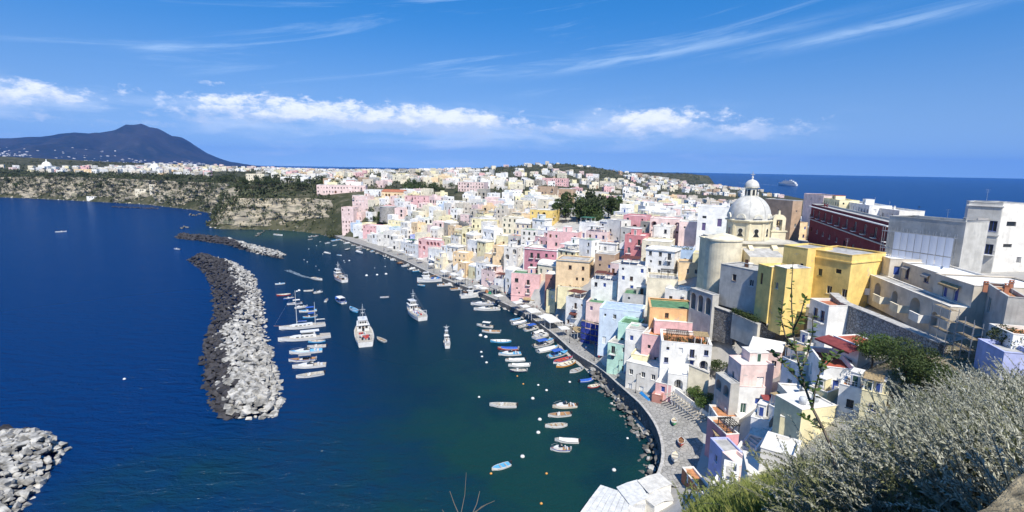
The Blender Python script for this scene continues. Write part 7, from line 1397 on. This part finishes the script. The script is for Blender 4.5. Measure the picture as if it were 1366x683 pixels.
# ---------------------------------------------------------------- life on the quay
def canopy(px, py, w, d, label, mat='white', z=None, rz=None, h=2.9, rise=.5, group=None):
    i = int(np.argmin([abs(proj(a, b, 2)[0]-px)+abs(proj(a, b, 2)[1]-py)*.3 for a, b in ql])); zq = quay_h(i)+.15; p = at(px, py, zq+h) if z is None else at(px, py, z); yaw = math.atan2(qt[i][1], qt[i][0]) if rz is None else rz
    o = empty('parasol' if w < 4.5 else 'cafe_canopy', (p[0], p[1], p[2]-h), yaw); tag(o, label, 'parasol' if w < 4.5 else 'canopy', group); mb = MB(); a, b = w/2, d/2
    if w < 4.5:
        top = (0, 0, h+rise); c = [(-a, -b, h), (a, -b, h), (a, b, h), (-a, b, h)]
        for k in range(4): mb.face([c[k], c[(k+1) % 4], top]); q = [(x, y, z_-.22) for x, y, z_ in (c[k], c[(k+1) % 4])]; mb.face([c[k], c[(k+1) % 4], q[1], q[0]])
        mb.build('canopy', M_AWN[mat], o); m2 = MB(); m2.tube((0, 0, 0), (0, 0, h+rise-.05), .04, n=6); m2.box(-.35, .35, -.35, .35, 0, .1); m2.build('pole', M_METAL, o)
    else:
        n = max(3, int(w/2.2))
        for k in range(n):
            x0, x1 = -a+w*k/n, -a+w*(k+1)/n
            for (y0, z0, y1, z1) in ((-b, h, 0, h+rise), (0, h+rise, b, h)): mb.face([(x0, y0, z0), (x1, y0, z0), ((x1), y1, z1), (x0, y1, z1)]); 
        for y in (-b, b): mb.face([(-a, y, h), (a, y, h), (a, y, h-.3), (-a, y, h-.3)])
        for x in (-a, a): mb.face([(x, -b, h), (x, 0, h+rise), (x, b, h)])
        mb.build('canopy', M_AWN[mat], o)
        for x in (-a+.1, 0, a-.1):
            for y in (-b+.1, b-.1): m2 = MB(); m2.box(x-.05, x+.05, y-.05, y+.05, 0, h-.01); m2.build('post', M_FR['white'], o)
    return o
CAN = [(580, 346, 9, 5, 'wide white cafe canopy in front of the pink white-topped house'), (613, 349, 8, 4.5, 'white cafe canopy below the salmon arched house'), (622, 357, 9.5, 5, 'largest white cafe canopy on the middle quay'), (594, 362, 5.5, 4, 'white canopy at the water side of the middle quay'), (607, 366, 5, 4, 'small white canopy next along the water side'), (615, 371.5, 5, 4, 'white canopy beside the tied white fishing boat'), (655, 374, 9, 5.5, 'white awning-roofed cafe before the candy pink house'), (735, 425, 10, 5, 'long white cafe canopy below the brown-awninged quay house'), (712, 414.5, 6, 4.5, 'white cafe canopy under the candy pink house')]
for c in CAN: canopy(*c)
canopy(662, 383, 6.5, 4.5, 'grey cafe canopy before the candy pink house', 'grey'); canopy(773, 440, 5, 4, 'tan reed-roofed kiosk on the quay', 'tan')
for k, (x, y) in enumerate([(665, 394), (700, 408), (690, 403), (645, 384), (560, 345), (548, 340), (535, 334), (575, 352), (520, 330), (638, 381), (725, 422), (752, 437)]): canopy(x, y, 3.4, 3.4, 'square white parasol standing on the quay paving', group='white parasols on the quay')
# tables and chairs
tb = MB(); tb.box(-.4, .4, -.4, .4, .72, .76); tme = tb.mesh('table_top', M_FR['white']); tb = MB(); tb.tube((0, 0, .02), (0, 0, .72), .04, n=6); tb.box(-.25, .25, -.25, .25, 0, .03); tle = tb.mesh('leg', M_IRON)
cb_ = MB(); cb_.box(-.22, .22, -.22, .22, .43, .47); cse = cb_.mesh('seat', M_FR['brown']); cb_ = MB(); cb_.box(-.22, .22, .19, .23, .47, .9); cba = cb_.mesh('backrest', M_FR['brown']); cb_ = MB(); cb_.box(-.02, .02, -.02, .02, 0, .43); cle = cb_.mesh('leg', M_IRON)
rq = random.Random(4); PEOPLE = []
def cafe_set(x, y, z, r):
    t = empty('cafe_table', (x, y, z), r.uniform(0, 3)); tag(t, 'small square cafe table on the quay under the white canopies', 'table', 'cafe tables on the quay'); obj('table_top', tme, t); obj('leg', tle, t)
    for k in range(r.choice([2, 3, 4])):
        a = r.uniform(0, .4)+k*math.pi/2; c = empty('cafe_chair', (x+math.cos(a)*.75, y+math.sin(a)*.75, z), a-math.pi/2); tag(c, 'brown cafe chair beside a small table on the quay', 'chair', 'cafe chairs on the quay'); obj('seat', cse, c); obj('backrest', cba, c)
        for sx in (-.18, .18):
            for sy in (-.18, .18): obj('leg', cle, c, (sx, sy, 0))
for px in [560, 572, 584, 590, 598, 604, 610, 616, 624, 632, 640, 648, 656, 664, 672, 680, 690, 700, 708, 716, 724, 732, 740]:
    x, y, z, a = qpt(px, rq.uniform(5, 10.5)); cafe_set(x, y, z, rq)
def person_mat(k):
    m = bpy.data.materials.new('clothes_%s' % ['blue', 'red', 'pale'][k]); m.use_nodes = True; t = m.node_tree; b = t.nodes['Principled BSDF']; b.inputs['Roughness'].default_value = .85; tc = nd(t, 'ShaderNodeTexCoord'); s = nd(t, 'ShaderNodeSeparateXYZ'); t.links.new(tc.outputs['Object'], s.inputs[0]); z = s.outputs[2]
    c = mixc(t, mathn(t, 'GREATER_THAN', z, .92), [(.03, .04, .09), (.05, .05, .05), (.16, .13, .10)][k], [(.08, .18, .42), (.45, .06, .06), (.65, .63, .58)][k]); c = mixc(t, mathn(t, 'GREATER_THAN', z, 1.46), c, (.45, .27, .19)); c = mixc(t, mathn(t, 'GREATER_THAN', z, 1.68), c, (.05, .03, .02)); t.links.new(c, b.inputs['Base Color']); return m
def person_mesh(k):
    V_ = [(0, 0, .95), (0, 0, 1.2), (0, .01, 1.42), (0, 0, 1.54), (0, -.02, 1.64), (0, -.01, 1.74), (-.1, 0, .9), (-.11, -.05*k, .48), (-.12, -.02, .06), (-.12, -.16, .03), (.1, 0, .9), (.11, .06*k, .48), (.12, .08*k, .06), (.12, -.08, .03), (-.19, 0, 1.40), (-.25, .02, 1.12), (-.23, -.10-.1*k, .9), (.19, 0, 1.40), (.25, .02, 1.12), (.23, -.12, .9)]
    E_ = [(0, 1), (1, 2), (2, 3), (3, 4), (4, 5), (0, 6), (6, 7), (7, 8), (8, 9), (0, 10), (10, 11), (11, 12), (12, 13), (2, 14), (14, 15), (15, 16), (2, 17), (17, 18), (18, 19)]
    Rr = [.14, .13, .15, .055, .10, .085, .09, .065, .045, .035, .09, .065, .045, .035, .06, .045, .035, .06, .045, .035]
    me = bpy.data.meshes.new('person'); me.from_pydata(V_, E_, []); me.materials.append(person_mat(k)); o = bpy.data.objects.new('person', me); COL.objects.link(o); md = o.modifiers.new('skin', 'SKIN'); 
    for i, q in enumerate(Rr): me.skin_vertices[0].data[i].radius = (q, q*.8)
    me.skin_vertices[0].data[0].use_root = True; sb = o.modifiers.new('sub', 'SUBSURF'); sb.levels = 1; sb.render_levels = 1
    dg = bpy.context.evaluated_depsgraph_get(); em = bpy.data.meshes.new_from_object(o.evaluated_get(dg)); bpy.data.objects.remove(o); em.polygons.foreach_set('use_smooth', [True]*len(em.polygons)); return em
PM = [person_mesh(k) for k in range(3)]
for n, px in enumerate([505, 525, 545, 562, 578, 592, 603, 618, 629, 641, 655, 668, 679, 694, 707, 722, 738, 752, 765, 781, 797, 815]):
    k = n % 3; x, y, z, a = qpt(px, rq.uniform(2.5, 8)); o = obj('person', PM[k], None, (x, y, z), rq.uniform(0, 6.28)); tag(o, ['person in blue top and dark trousers standing on the quay', 'person in red top standing on the quay', 'person in pale top walking along the quay'][k], 'person', ['people in blue on the quay', 'people in red on the quay', 'people in pale tops on the quay'][k])
def lamp(x, y, z, a, label):
    o = empty('street_lamp', (x, y, z), a); tag(o, label, 'lamp', 'street lamps along the quay'); mb = MB(); mb.tube((0, 0, 0), (0, 0, 5), .07, .05, 7); mb.lathe([(.18, 0), (.16, .4), (.07, .5)], 8); mb.build('post', M_IRON, o); mb = MB(); mb.tube((0, 0, 4.9), (0, .9, 5.2), .04, n=5); mb.build('arm', M_IRON, o); mb = MB(); mb.lathe([(.05, .25), (.25, .05), (.2, -.1), (.02, -.12)], 8, c=(0, .9, 5.0)); mb.build('lamp_head', M_IRON, o)
for px in (508, 540, 575, 615, 660, 705, 750, 785, 812, 838): x, y, z, a = qpt(px, 2.0); lamp(x, y, z, a, 'slim dark street lamp near the quay edge')
# stacked fish crates, nets and covered dinghies on the quay
def net_pile(px, off, s, col, label):
    x, y, z, a = qpt(px, off); o = empty('net_heap', (x, y, z), a); tag(o, label, 'fishing nets'); r = random.Random(px); mb = MB(); n = 14
    rows = [[(s*(1.0-.12*j)*math.cos(2*math.pi*k/n)*(1+.18*r.uniform(-1, 1)), s*.7*(1.0-.12*j)*math.sin(2*math.pi*k/n)*(1+.18*r.uniform(-1, 1)), s*.16*j*(1+.2*r.uniform(-1, 1))) for k in range(n)] for j in range(6)]
    for j in range(5):
        for k in range(n): mb.face([rows[j][k], rows[j][(k+1) % n], rows[j+1][(k+1) % n], rows[j+1][k]])
    mb.face(rows[5]); mb.build('net', pmat('net_'+col, {'blue': (.05, .16, .42), 'green': (.03, .22, .12), 'rust': (.36, .16, .08), 'white': (.62, .6, .56)}[col], .95, .3, 4.0, .6, 9.0), o); mb = MB(); [mb.lathe([(.02, -.08), (.1, 0), (.02, .08)], 8, c=(r.uniform(-.6, .6)*s, r.uniform(-.4, .4)*s, s*.6)) for _ in range(6)]; mb.build('floats', M_HULL['white'], o)
for a in [(592, 3, 1.3, 'rust', 'rust coloured net heap near the far canopies'), (641, 3.2, 1.3, 'rust', 'rust net heap by the white fishing boat'), (648, 3, 1.2, 'green', 'green net heap by the sport cruisers'), (655, 4.5, 1.2, 'white', 'pale net heap by the sport cruisers'), (800, 6, 1.5, 'white', 'pale net heap below the blue scaffolding'), (812, 7, 1.5, 'white', 'larger pale net heap before the mint quay house'), (806, 8, 1.2, 'rust', 'rust net heap before the mint quay house'), (628, 3.4, 1.3, 'white', 'white net heap beside the middle cafe canopy')]: net_pile(*a)
x, y, z, a = qpt(824, 3.5); mb = MB(); [mb.face(f) for f in [[(-2, -.8, 0), (2, -.6, 0), (1.8, 0, .9), (-1.8, 0, 1.0)], [(-2, .8, 0), (2, .6, 0), (1.8, 0, .9), (-1.8, 0, 1.0)], [(2, -.6, 0), (2, .6, 0), (1.8, 0, .9)], [(-2, -.8, 0), (-2, .8, 0), (-1.8, 0, 1.0)]]]; tag(mb.build('tarpaulin', pmat('blue_tarp', (.03, .25, .60), .5, .1), loc=(x, y, z), rz=a), 'bright blue tarpaulin over a boat on the sea wall', 'tarpaulin')
x, y, z, a = qpt(843, 3.2); mb = MB(); [mb.face(f) for f in [[(-2.4, -.5, 0), (2.4, -.4, 0), (2.2, 0, .55), (-2.2, 0, .6)], [(-2.4, .5, 0), (2.4, .4, 0), (2.2, 0, .55), (-2.2, 0, .6)], [(2.4, -.4, 0), (2.4, .4, 0), (2.2, 0, .55)], [(-2.4, -.5, 0), (-2.4, .5, 0), (-2.2, 0, .6)]]]; tag(mb.build('tarpaulin', pmat('blue_tarp', (.03, .25, .60), .5, .1), loc=(x, y, z), rz=a), 'long thin blue tarpaulin lying further along the sea wall', 'tarpaulin')
# ---------------------------------------------------------------- near vegetation
def big_tree(px, py, rpx, label, mat, t0=55, n=6500, seed=1, leaf=.16, trunk=2.6):
    p = hit(px, py, 3.5, t0=t0); s = np.linalg.norm(p-np.array([0, 0, CAM_H]))/FPX; r = rpx*s; g = gz(p[0], p[1]); o = empty('tree', (p[0], p[1], g)); tag(o, label, 'tree'); obj('trunk', trunk_mesh(max(1.2, p[2]-g), .2, seed, 8, r*.6), o); obj('crown', crown_mesh('crown', r*1.05, r*.95, n, leaf, M_LEAF[mat], seed, 11, hollow=.3), o, (0, 0, p[2]-g))
big_tree(1166, 466, 19, 'round bright green tree beside the red awning', 'bright', seed=4); big_tree(1212, 484, 25, 'larger dark olive tree below the stone terrace wall', 'shrub', seed=5, n=8000); big_tree(1250, 505, 18, 'small olive bush at the scrub edge below the scaffolding', 'shrub', seed=6)
big_tree(934, 508, 7, 'dark bush against the bare cream garden wall', 'dark', seed=7, n=1800, leaf=.13); big_tree(927, 524, 10, 'bright green bush in the colonnade garden', 'bright', seed=8, n=2600, leaf=.13); big_tree(941, 534, 12, 'broad bright green bush nearest the colonnade', 'bright', seed=9, n=3000, leaf=.13); big_tree(956, 487, 9, 'straggling green shrub above the pale pink house', 'shrub', seed=10, n=1500); big_tree(1352, 455, 20, 'dark shrub below the dark chimney house', 'dark', seed=12, n=3500)
# planting on the planter wall and weeds
mb = MB(); r = random.Random(5); a, b = at(978, 414, 26.8), at(1011, 428, 26.4)
for _ in range(260):
    p = a+(b-a)*r.random(); 
    for _ in range(9): leaf_quad(mb, Vector(p)+Vector((r.gauss(0, .35), r.gauss(0, .35), r.gauss(0, .4))), r.uniform(.08, .2), r)
o = mb.build('planter_plants', M_LEAF['shrub'], None); tag(o, 'green plants spilling along the top of the planter wall', 'plants', kind='stuff')
# silvery wormwood shrubs on the slope below the viewpoint
def shrub_meshes(seed, stems=60, ln=1.0, mat='silver', lean=(-.62, .12), leaf=1.0):
    r = random.Random(seed); lf = MB(); tw = MB()
    for _ in range(stems):
        a = r.uniform(0, 6.28); q = Vector((r.gauss(0, .34), r.gauss(0, .34), 0)); d = Vector((math.cos(a)*.38+lean[0], math.sin(a)*.38+lean[1], r.uniform(.6, 1.2))).normalized(); L = ln*r.uniform(.55, 1.25); n = 10; st = L/n; cv = Vector((r.gauss(0, .05), r.gauss(0, .05), -.04))
        for k in range(n):
            w = q+d*st; tw.tube(q, w, .009*(1-.07*k), .009*(1-.07*(k+1)), 3, cap=False); side = d.orthogonal().normalized(); t2 = d.cross(side)
            if k >= 2:
                for j in range(11):
                    b = r.uniform(0, 6.28); e = (side*math.cos(b)+t2*math.sin(b))*r.uniform(.35, .9)+d*r.uniform(.6, 1.3); e.normalize(); p0 = q.lerp(w, r.random()); ll = r.uniform(.045, .10)*(1.15-.06*k)*leaf; wd = e.cross(Vector((r.gauss(.1, .5), r.gauss(-.4, .5), 1.0))).normalized()*ll*.14; i = len(lf.v); lf.v.extend([tuple(p0), tuple(p0+e*ll*.5+wd), tuple(p0+e*ll), tuple(p0+e*ll*.5-wd)]); lf.f.append((i, i+1, i+2, i+3)); lf.m.append(0)
            q = w; d = (d+cv).normalized()
    return tw.mesh('stems', M_SPRIG), lf.mesh('foliage', M_LEAF[mat])
SH = [shrub_meshes(200+k, 62, 1.2, leaf=.9) for k in range(5)]; SHO = [shrub_meshes(260+k, 60, 1.05, 'olive') for k in range(2)]; SHG = [shrub_meshes(300+k, 80, .8, 'grass', (-.1, .1)) for k in range(2)]
rs = random.Random(12); spots = []
def shrub_line(px0, px1, f, n, dist, jit):
    pass
tries = 0
while len(spots) < 150 and tries < 9000:
    tries += 1; q = rs.uniform(.73, 1.30); rad = math.sqrt(rs.uniform(6.6**2, 18.2**2)); y = rad/math.hypot(1, q); x = q*y; g = gz(x, y); px, py = proj(x, y, g+.4)
    if py > 860 or px > 1480 or any((x-a)**2+(y-b)**2 < (.26+.014*rad)**2 for a, b, _ in spots): continue
    spots.append((x, y, g))
spots.sort(key=lambda s: math.hypot(s[0], s[1]))
for k, (x, y, g) in enumerate(spots):
    near = math.hypot(x, y); o = empty('wormwood_shrub', (x, y, g-.05), rs.uniform(-.5, .5)); s = rs.uniform(.65, .95)*(1+.15*max(0, min(1, (x/y-.62)/.3))); o.scale = (s, s, s*rs.uniform(.9, 1.1)); tag(o, 'silvery feathery wormwood shrub on the slope below the viewpoint' if near < 12 else 'silver-grey wormwood shrub further down the slope', 'shrub', 'wormwood shrubs close below the viewpoint' if near < 12 else 'wormwood shrubs further down the slope'); v = SHO[k % 2] if (k*7) % 10 < 3 else SH[k % 5]; o['label'] = o['label'] if (k*7) % 10 >= 3 else o['label'].replace('silvery feathery', 'olive green feathery').replace('silver-grey', 'olive green'); obj('stems', v[0], o); obj('foliage', v[1], o)
# scrub over the slope between the houses and the viewpoint
for nm, mt, lb, cnt in (('slope_scrub', 'shrub', 'low green scrub on the slope below the stone terrace wall', 420), ('dry_scrub', 'silver', 'dry silvery undergrowth on the slope below the stone terrace wall', 520)):
    mb = MB(); r = random.Random(cnt); m = 0; tries = 0
    while m < cnt and tries < 20000:
        tries += 1; x, y = r.uniform(24, 125), r.uniform(24, 88); g = gz(x, y); px, py = proj(x, y, g)
        if not (1070 < px < 1400 and 440 < py < 640) or (px < 1150 and py < 545) or any((x-a)**2+(y-b)**2 < (q+.4)**2*.7 for a, b, q in FOOT) or (y > 76 and x < 62): continue
        s = r.uniform(.5, 1.3)
        for _ in range(26): leaf_quad(mb, Vector((x+r.gauss(0, s*.5), y+r.gauss(0, s*.5), g+abs(r.gauss(0, s*.45)))), r.uniform(.07, .16), r)
        m += 1
    tag(mb.build(nm, M_LEAF[mt]), lb, 'scrub', kind='stuff')
# grass and weeds on the edge
gm = MB(); r = random.Random(9); m = 0; tries = 0
while m < 42000 and tries < 300000:
    tries += 1; q = r.uniform(.36, .78); rad = math.sqrt(r.uniform(60, 330)); y = rad/math.hypot(1, q); x = q*y; g = gz(x, y)
    if q > .66 and r.random() < .5: continue
    h = r.uniform(.22, .62); a = r.uniform(0, 6.28); b = Vector((math.cos(a), math.sin(a), 0))*h*r.uniform(.15, .6)+Vector((-.06, 0, 0)); w = Vector((-math.sin(a), math.cos(a), 0))*r.uniform(.006, .014); p = Vector((x, y, g-.03)); i = len(gm.v); gm.v.extend([tuple(p-w), tuple(p+w), tuple(p+b*.4+Vector((0, 0, h*.6))+w*.7), tuple(p+b+Vector((0, 0, h))), tuple(p+b*.4+Vector((0, 0, h*.6))-w*.7)]); gm.f.append((i, i+1, i+2, i+3, i+4)); gm.m.append(0); m += 1
o = gm.build('grass', M_LEAF['grass']); tag(o, 'green and straw coloured grass on the slope edge below the viewpoint', 'grass', kind='stuff')
for k in range(9):
    px, py = [(985, 672), (1010, 655), (1035, 640), (1060, 628), (1000, 690), (1030, 676), (1060, 660), (955, 690), (1085, 640)][k]; p = hit(px, py, .1, t0=3); o = empty('weed_clump', (p[0], p[1], gz(p[0], p[1])-.05), k*.7); s = rs.uniform(.7, 1.0); o.scale = (s, s, s*.9); tag(o, 'green leafy weed clump in the grass on the slope edge', 'plant', 'weed clumps in the grass'); v = SHG[k % 2]; obj('stems', v[0], o); obj('foliage', v[1], o)
# leafy sapling leaning out over the houses
def sapling():
    base = at(1112, 598, 53.6); D = 9.6; p0 = np.array([0, 0, CAM_H])+ray(1112, 604)*D; o = empty('sapling', (p0[0], p0[1], gz(p0[0], p0[1])-.05)); tag(o, 'young leafy sapling leaning across the view of the houses', 'sapling'); r = random.Random(21)
    def W_(px, py, dd=0.0): return Vector(np.array([0, 0, CAM_H])+ray(px, py)*(D+dd))-Vector(o.location)
    zg = gz(p0[0], p0[1])
    lines = [[(1116, 640), (1112, 604), (1098, 572), (1084, 545), (1075, 520), (1068, 496), (1062, 470), (1058, 440), (1056, 410), (1056, 380), (1058, 350)], [(1075, 520), (1064, 505), (1050, 490), (1038, 478), (1030, 470)], [(1084, 545), (1088, 515), (1096, 490), (1106, 470)], [(1068, 496), (1078, 470), (1084, 445), (1084, 420)], [(1062, 470), (1048, 450), (1042, 425), (1044, 400)], [(1098, 572), (1078, 560), (1066, 552)], [(1058, 440), (1068, 420), (1074, 398)], [(1096, 490), (1112, 478), (1120, 468)]]
    tw = MB(); lf = MB(); dark = pmat('sapling_bark', (.12, .10, .08), .9, .25, 8)
    for li, ln in enumerate(lines):
        pts = [W_(a, b, .25*li*(1 if li % 2 else -1)*.35+r.uniform(-.03, .03)) for a, b in ln]
        if li: pts[0] = W_(*ln[0])
        for k, (a, b) in enumerate(zip(pts[:-1], pts[1:])):
            f = 1-k/len(pts); tw.tube(a, b, (.022 if li == 0 else .010)*f+.004, (.022 if li == 0 else .010)*(f-1/len(pts))+.004, 6, cap=False)
            if li == 0 and k < 4: continue
            for j in range(6 if li == 0 and k > 7 else 15):
                q = a.lerp(b, r.random()); d = Vector((r.gauss(0, 1), r.gauss(0, 1), r.uniform(-.2, .8))).normalized(); L = r.uniform(.06, .13); s = d.cross(Vector((r.gauss(0, .5), r.gauss(0, .5), 1))).normalized()*L*.24; up_ = s.cross(d).normalized()*L*.06; i = len(lf.v)
                lf.v.extend([tuple(q), tuple(q+d*L*.35+s), tuple(q+d*L*.75+s*.7), tuple(q+d*L), tuple(q+d*L*.75-s*.7), tuple(q+d*L*.35-s), tuple(q+d*L*.5+up_)])
                for f in ((0, 1, 6), (1, 2, 6), (2, 3, 6), (3, 4, 6), (4, 5, 6), (5, 0, 6)): lf.f.append(tuple(i+z for z in f)); lf.m.append(0)
    tw.build('stem', dark, o); lf.build('leaves', M_LEAF['bright'], o)
sapling()
# dry twigs at the bottom edge
def twigs():
    P0 = np.array([0, 0, CAM_H]); D = 4.5; b = P0+ray(612, 720)*D; o = empty('dry_twig', tuple(b)); tag(o, 'bare dry twigs poking up at the bottom edge', 'twigs'); mb = MB(); 
    for ln in ([(612, 720), (614, 690), (620, 660), (622, 630)], [(614, 690), (606, 672), (600, 655)], [(612, 720), (628, 690), (642, 676), (660, 668)], [(628, 690), (636, 672), (640, 655)], [(612, 720), (596, 690), (590, 680)], [(614, 700), (632, 684), (650, 672)]):
        pts = [Vector(P0+ray(*q)*D-b) for q in ln]
        for k, (a, c) in enumerate(zip(pts[:-1], pts[1:])): mb.tube(a, c, .0042-.0008*k, .0034-.0008*k, 4, cap=False)
    mb.build('stems', pmat('dry_stem', (.15, .13, .10), .9, .2), o)
    mb = MB(); mb.tube((0, 0, 0), (.05, -.4, -1.6), .008, .012, 5); mb.build('stalk', pmat('dry_stem', (.15, .13, .10), .9, .2), o)
twigs()
# rough parapet of the viewpoint
def parapet():
    a, b = at(1285, 690, 58.3), at(1376, 612, 58.45); d = (b-a)/np.linalg.norm(b-a); a = a-d*.25; b = b+d*2.0; n = np.array([d[1], -d[0], 0]); o = empty('parapet', tuple(a)); tag(o, 'sunlit rough ochre stone parapet at the bottom corner', 'parapet'); L = np.linalg.norm(b-a); k = 30; m = 8; mb = MB(); V_ = []
    for i in range(k+1):
        for j in range(m+1):
            t, s = i/k, j/m; z = (b-a)[2]*t; q = d*L*t+n*(.0+.7*s); hh = .05*fbm(q[0]*5+3, q[1]*5, 1)+.03*fbm(q[0]*18, q[1]*18, 2)-.05*abs(2*s-1)**4; V_.append((q[0], q[1], z+hh))
    top = MB(); top.v = V_[:]; 
    for i in range(k):
        for j in range(m): top.f.append((i*(m+1)+j, (i+1)*(m+1)+j, (i+1)*(m+1)+j+1, i*(m+1)+j+1)); top.m.append(0)
    for i in range(k):
        for j in (0, m): p, q = V_[i*(m+1)+j], V_[(i+1)*(m+1)+j]; top.face([p, q, (q[0], q[1], q[2]-1.6), (p[0], p[1], p[2]-1.6)])
    top.build('masonry', pmat('ochre_stone', (.46, .38, .24), .95, .4, 9.0, 1.0, 22.0), o)
parapet()
# ---------------------------------------------------------------- labels for the houses that carry none yet: by colour, look and the nearest house that can be named
ORD = ['', 'second ', 'third ', 'fourth ', 'fifth ', 'sixth ', 'seventh ', 'eighth ', 'ninth ', 'tenth ']
REFS = [h for h in HOUSES if h['ref']]
todo = [h for h in HOUSES if not h['label']]; bag = {}
for h in todo:
    best = min(REFS, key=lambda q: (q['px']-h['px'])**2+((q['py']-h['py'])*1.3)**2); dx, dy = h['px']-best['px'], h['py']-best['py']
    rel = ('above' if dy < 0 else 'below') if abs(dy)*1.2 > abs(dx) else ('toward the church from' if (dx > 0) == (best['px'] < 1000) else 'toward the far cliff from')
    ex = h['ex']; look = 'with brown roof canopy' if 'pergola' in ex else 'with vaulted roof' if h['roof'] == 'vault' else 'with green roof' if h['roof'] == 'green' else 'with tiled roof' if h['roof'] == 'tile' else 'with roof hut' if 'hut' in ex else ''
    tall = {1: 'low ', 2: 'two-storey ', 3: 'tall '}.get(h['fl'], 'tall ')
    bag.setdefault((tall+cword(h['col'])+' house'+(' '+look if look else ''), rel, best['ref']), []).append((math.hypot(dx, dy), h))
for (a, rel, ref), L in bag.items():
    for k, (_, h) in enumerate(sorted(L, key=lambda q: q[0])):
        t = '%s %s the %s' % (a, rel, ref); t = (ORD[min(k, 9)]+t) if k else t; t = t.replace('toward the church from', 'churchward of').replace('toward the far cliff from', 'cliffward of') if len(t.split()) > 16 else t; h['o']['label'] = t
byg = {}
for o, kind, sc in TREES: byg.setdefault(o['group'], []).append((o, kind, sc))
for g, L in byg.items():
    xs = sorted(proj(*o.location)[0] for o, _, _ in L); a, b = xs[len(xs)//3], xs[2*len(xs)//3]; ss = sorted(q[2] for q in L); m0, m1 = ss[len(ss)//3], ss[2*len(ss)//3]
    for o, kind, sc in L:
        x = proj(*o.location)[0]; size = 'small' if sc < m0 else 'large' if sc > m1 else 'middling'; end = 'towards the picture edge' if False else ('at the mountain end' if x < a else 'at the church end' if x > b else 'in the middle'); base = o['label'].split(' ', 1)[1] if o['label'].split()[0] in ('small', 'dark', 'green', 'light') else o['label']
        hue = {'dark': 'dark', 'mid': 'green', 'scrub': 'olive-brown'}[kind]; base = base.replace('evergreen ', '').replace('green tree', 'tree').replace('dark tree', 'tree'); o['label'] = ('%s %s %s, %s' % (size, hue, base, end)).replace('in the gardens between the villa and the far town', 'in the far town gardens').replace('in front of the pale pink villa', 'by the pale pink villa').replace('behind the yellow ridge house', 'by the yellow ridge house')
for o in bpy.data.objects:
    if o.parent and o.name.split('.')[0] in ('stems', 'foliage', 'crown', 'leaves', 'roof_plants'): o['kind'] = 'stuff'
for o in bpy.data.objects:
    if o.parent is None and o.get('label') and len(o['label'].split()) > 16: print('LONG', o.name, o['label'])
# ---------------------------------------------------------------- haze
hz = MB(); hz.box(-24600, 24600, -24600, 24600, -6, 800); hm = bpy.data.materials.new('haze_air'); hm.use_nodes = True; ht = hm.node_tree; ht.nodes.clear()
pv = nd(ht, 'ShaderNodeVolumePrincipled', inp={'Color': (.075, .33, 1.0, 1), 'Density': HAZE, 'Anisotropy': 0.0}); ho = nd(ht, 'ShaderNodeOutputMaterial'); ht.links.new(pv.outputs[0], ho.inputs['Volume'])
if HAZE > 0: o = hz.build('haze', hm); tag(o, 'thin blue haze in the air', 'haze', kind='stuff')
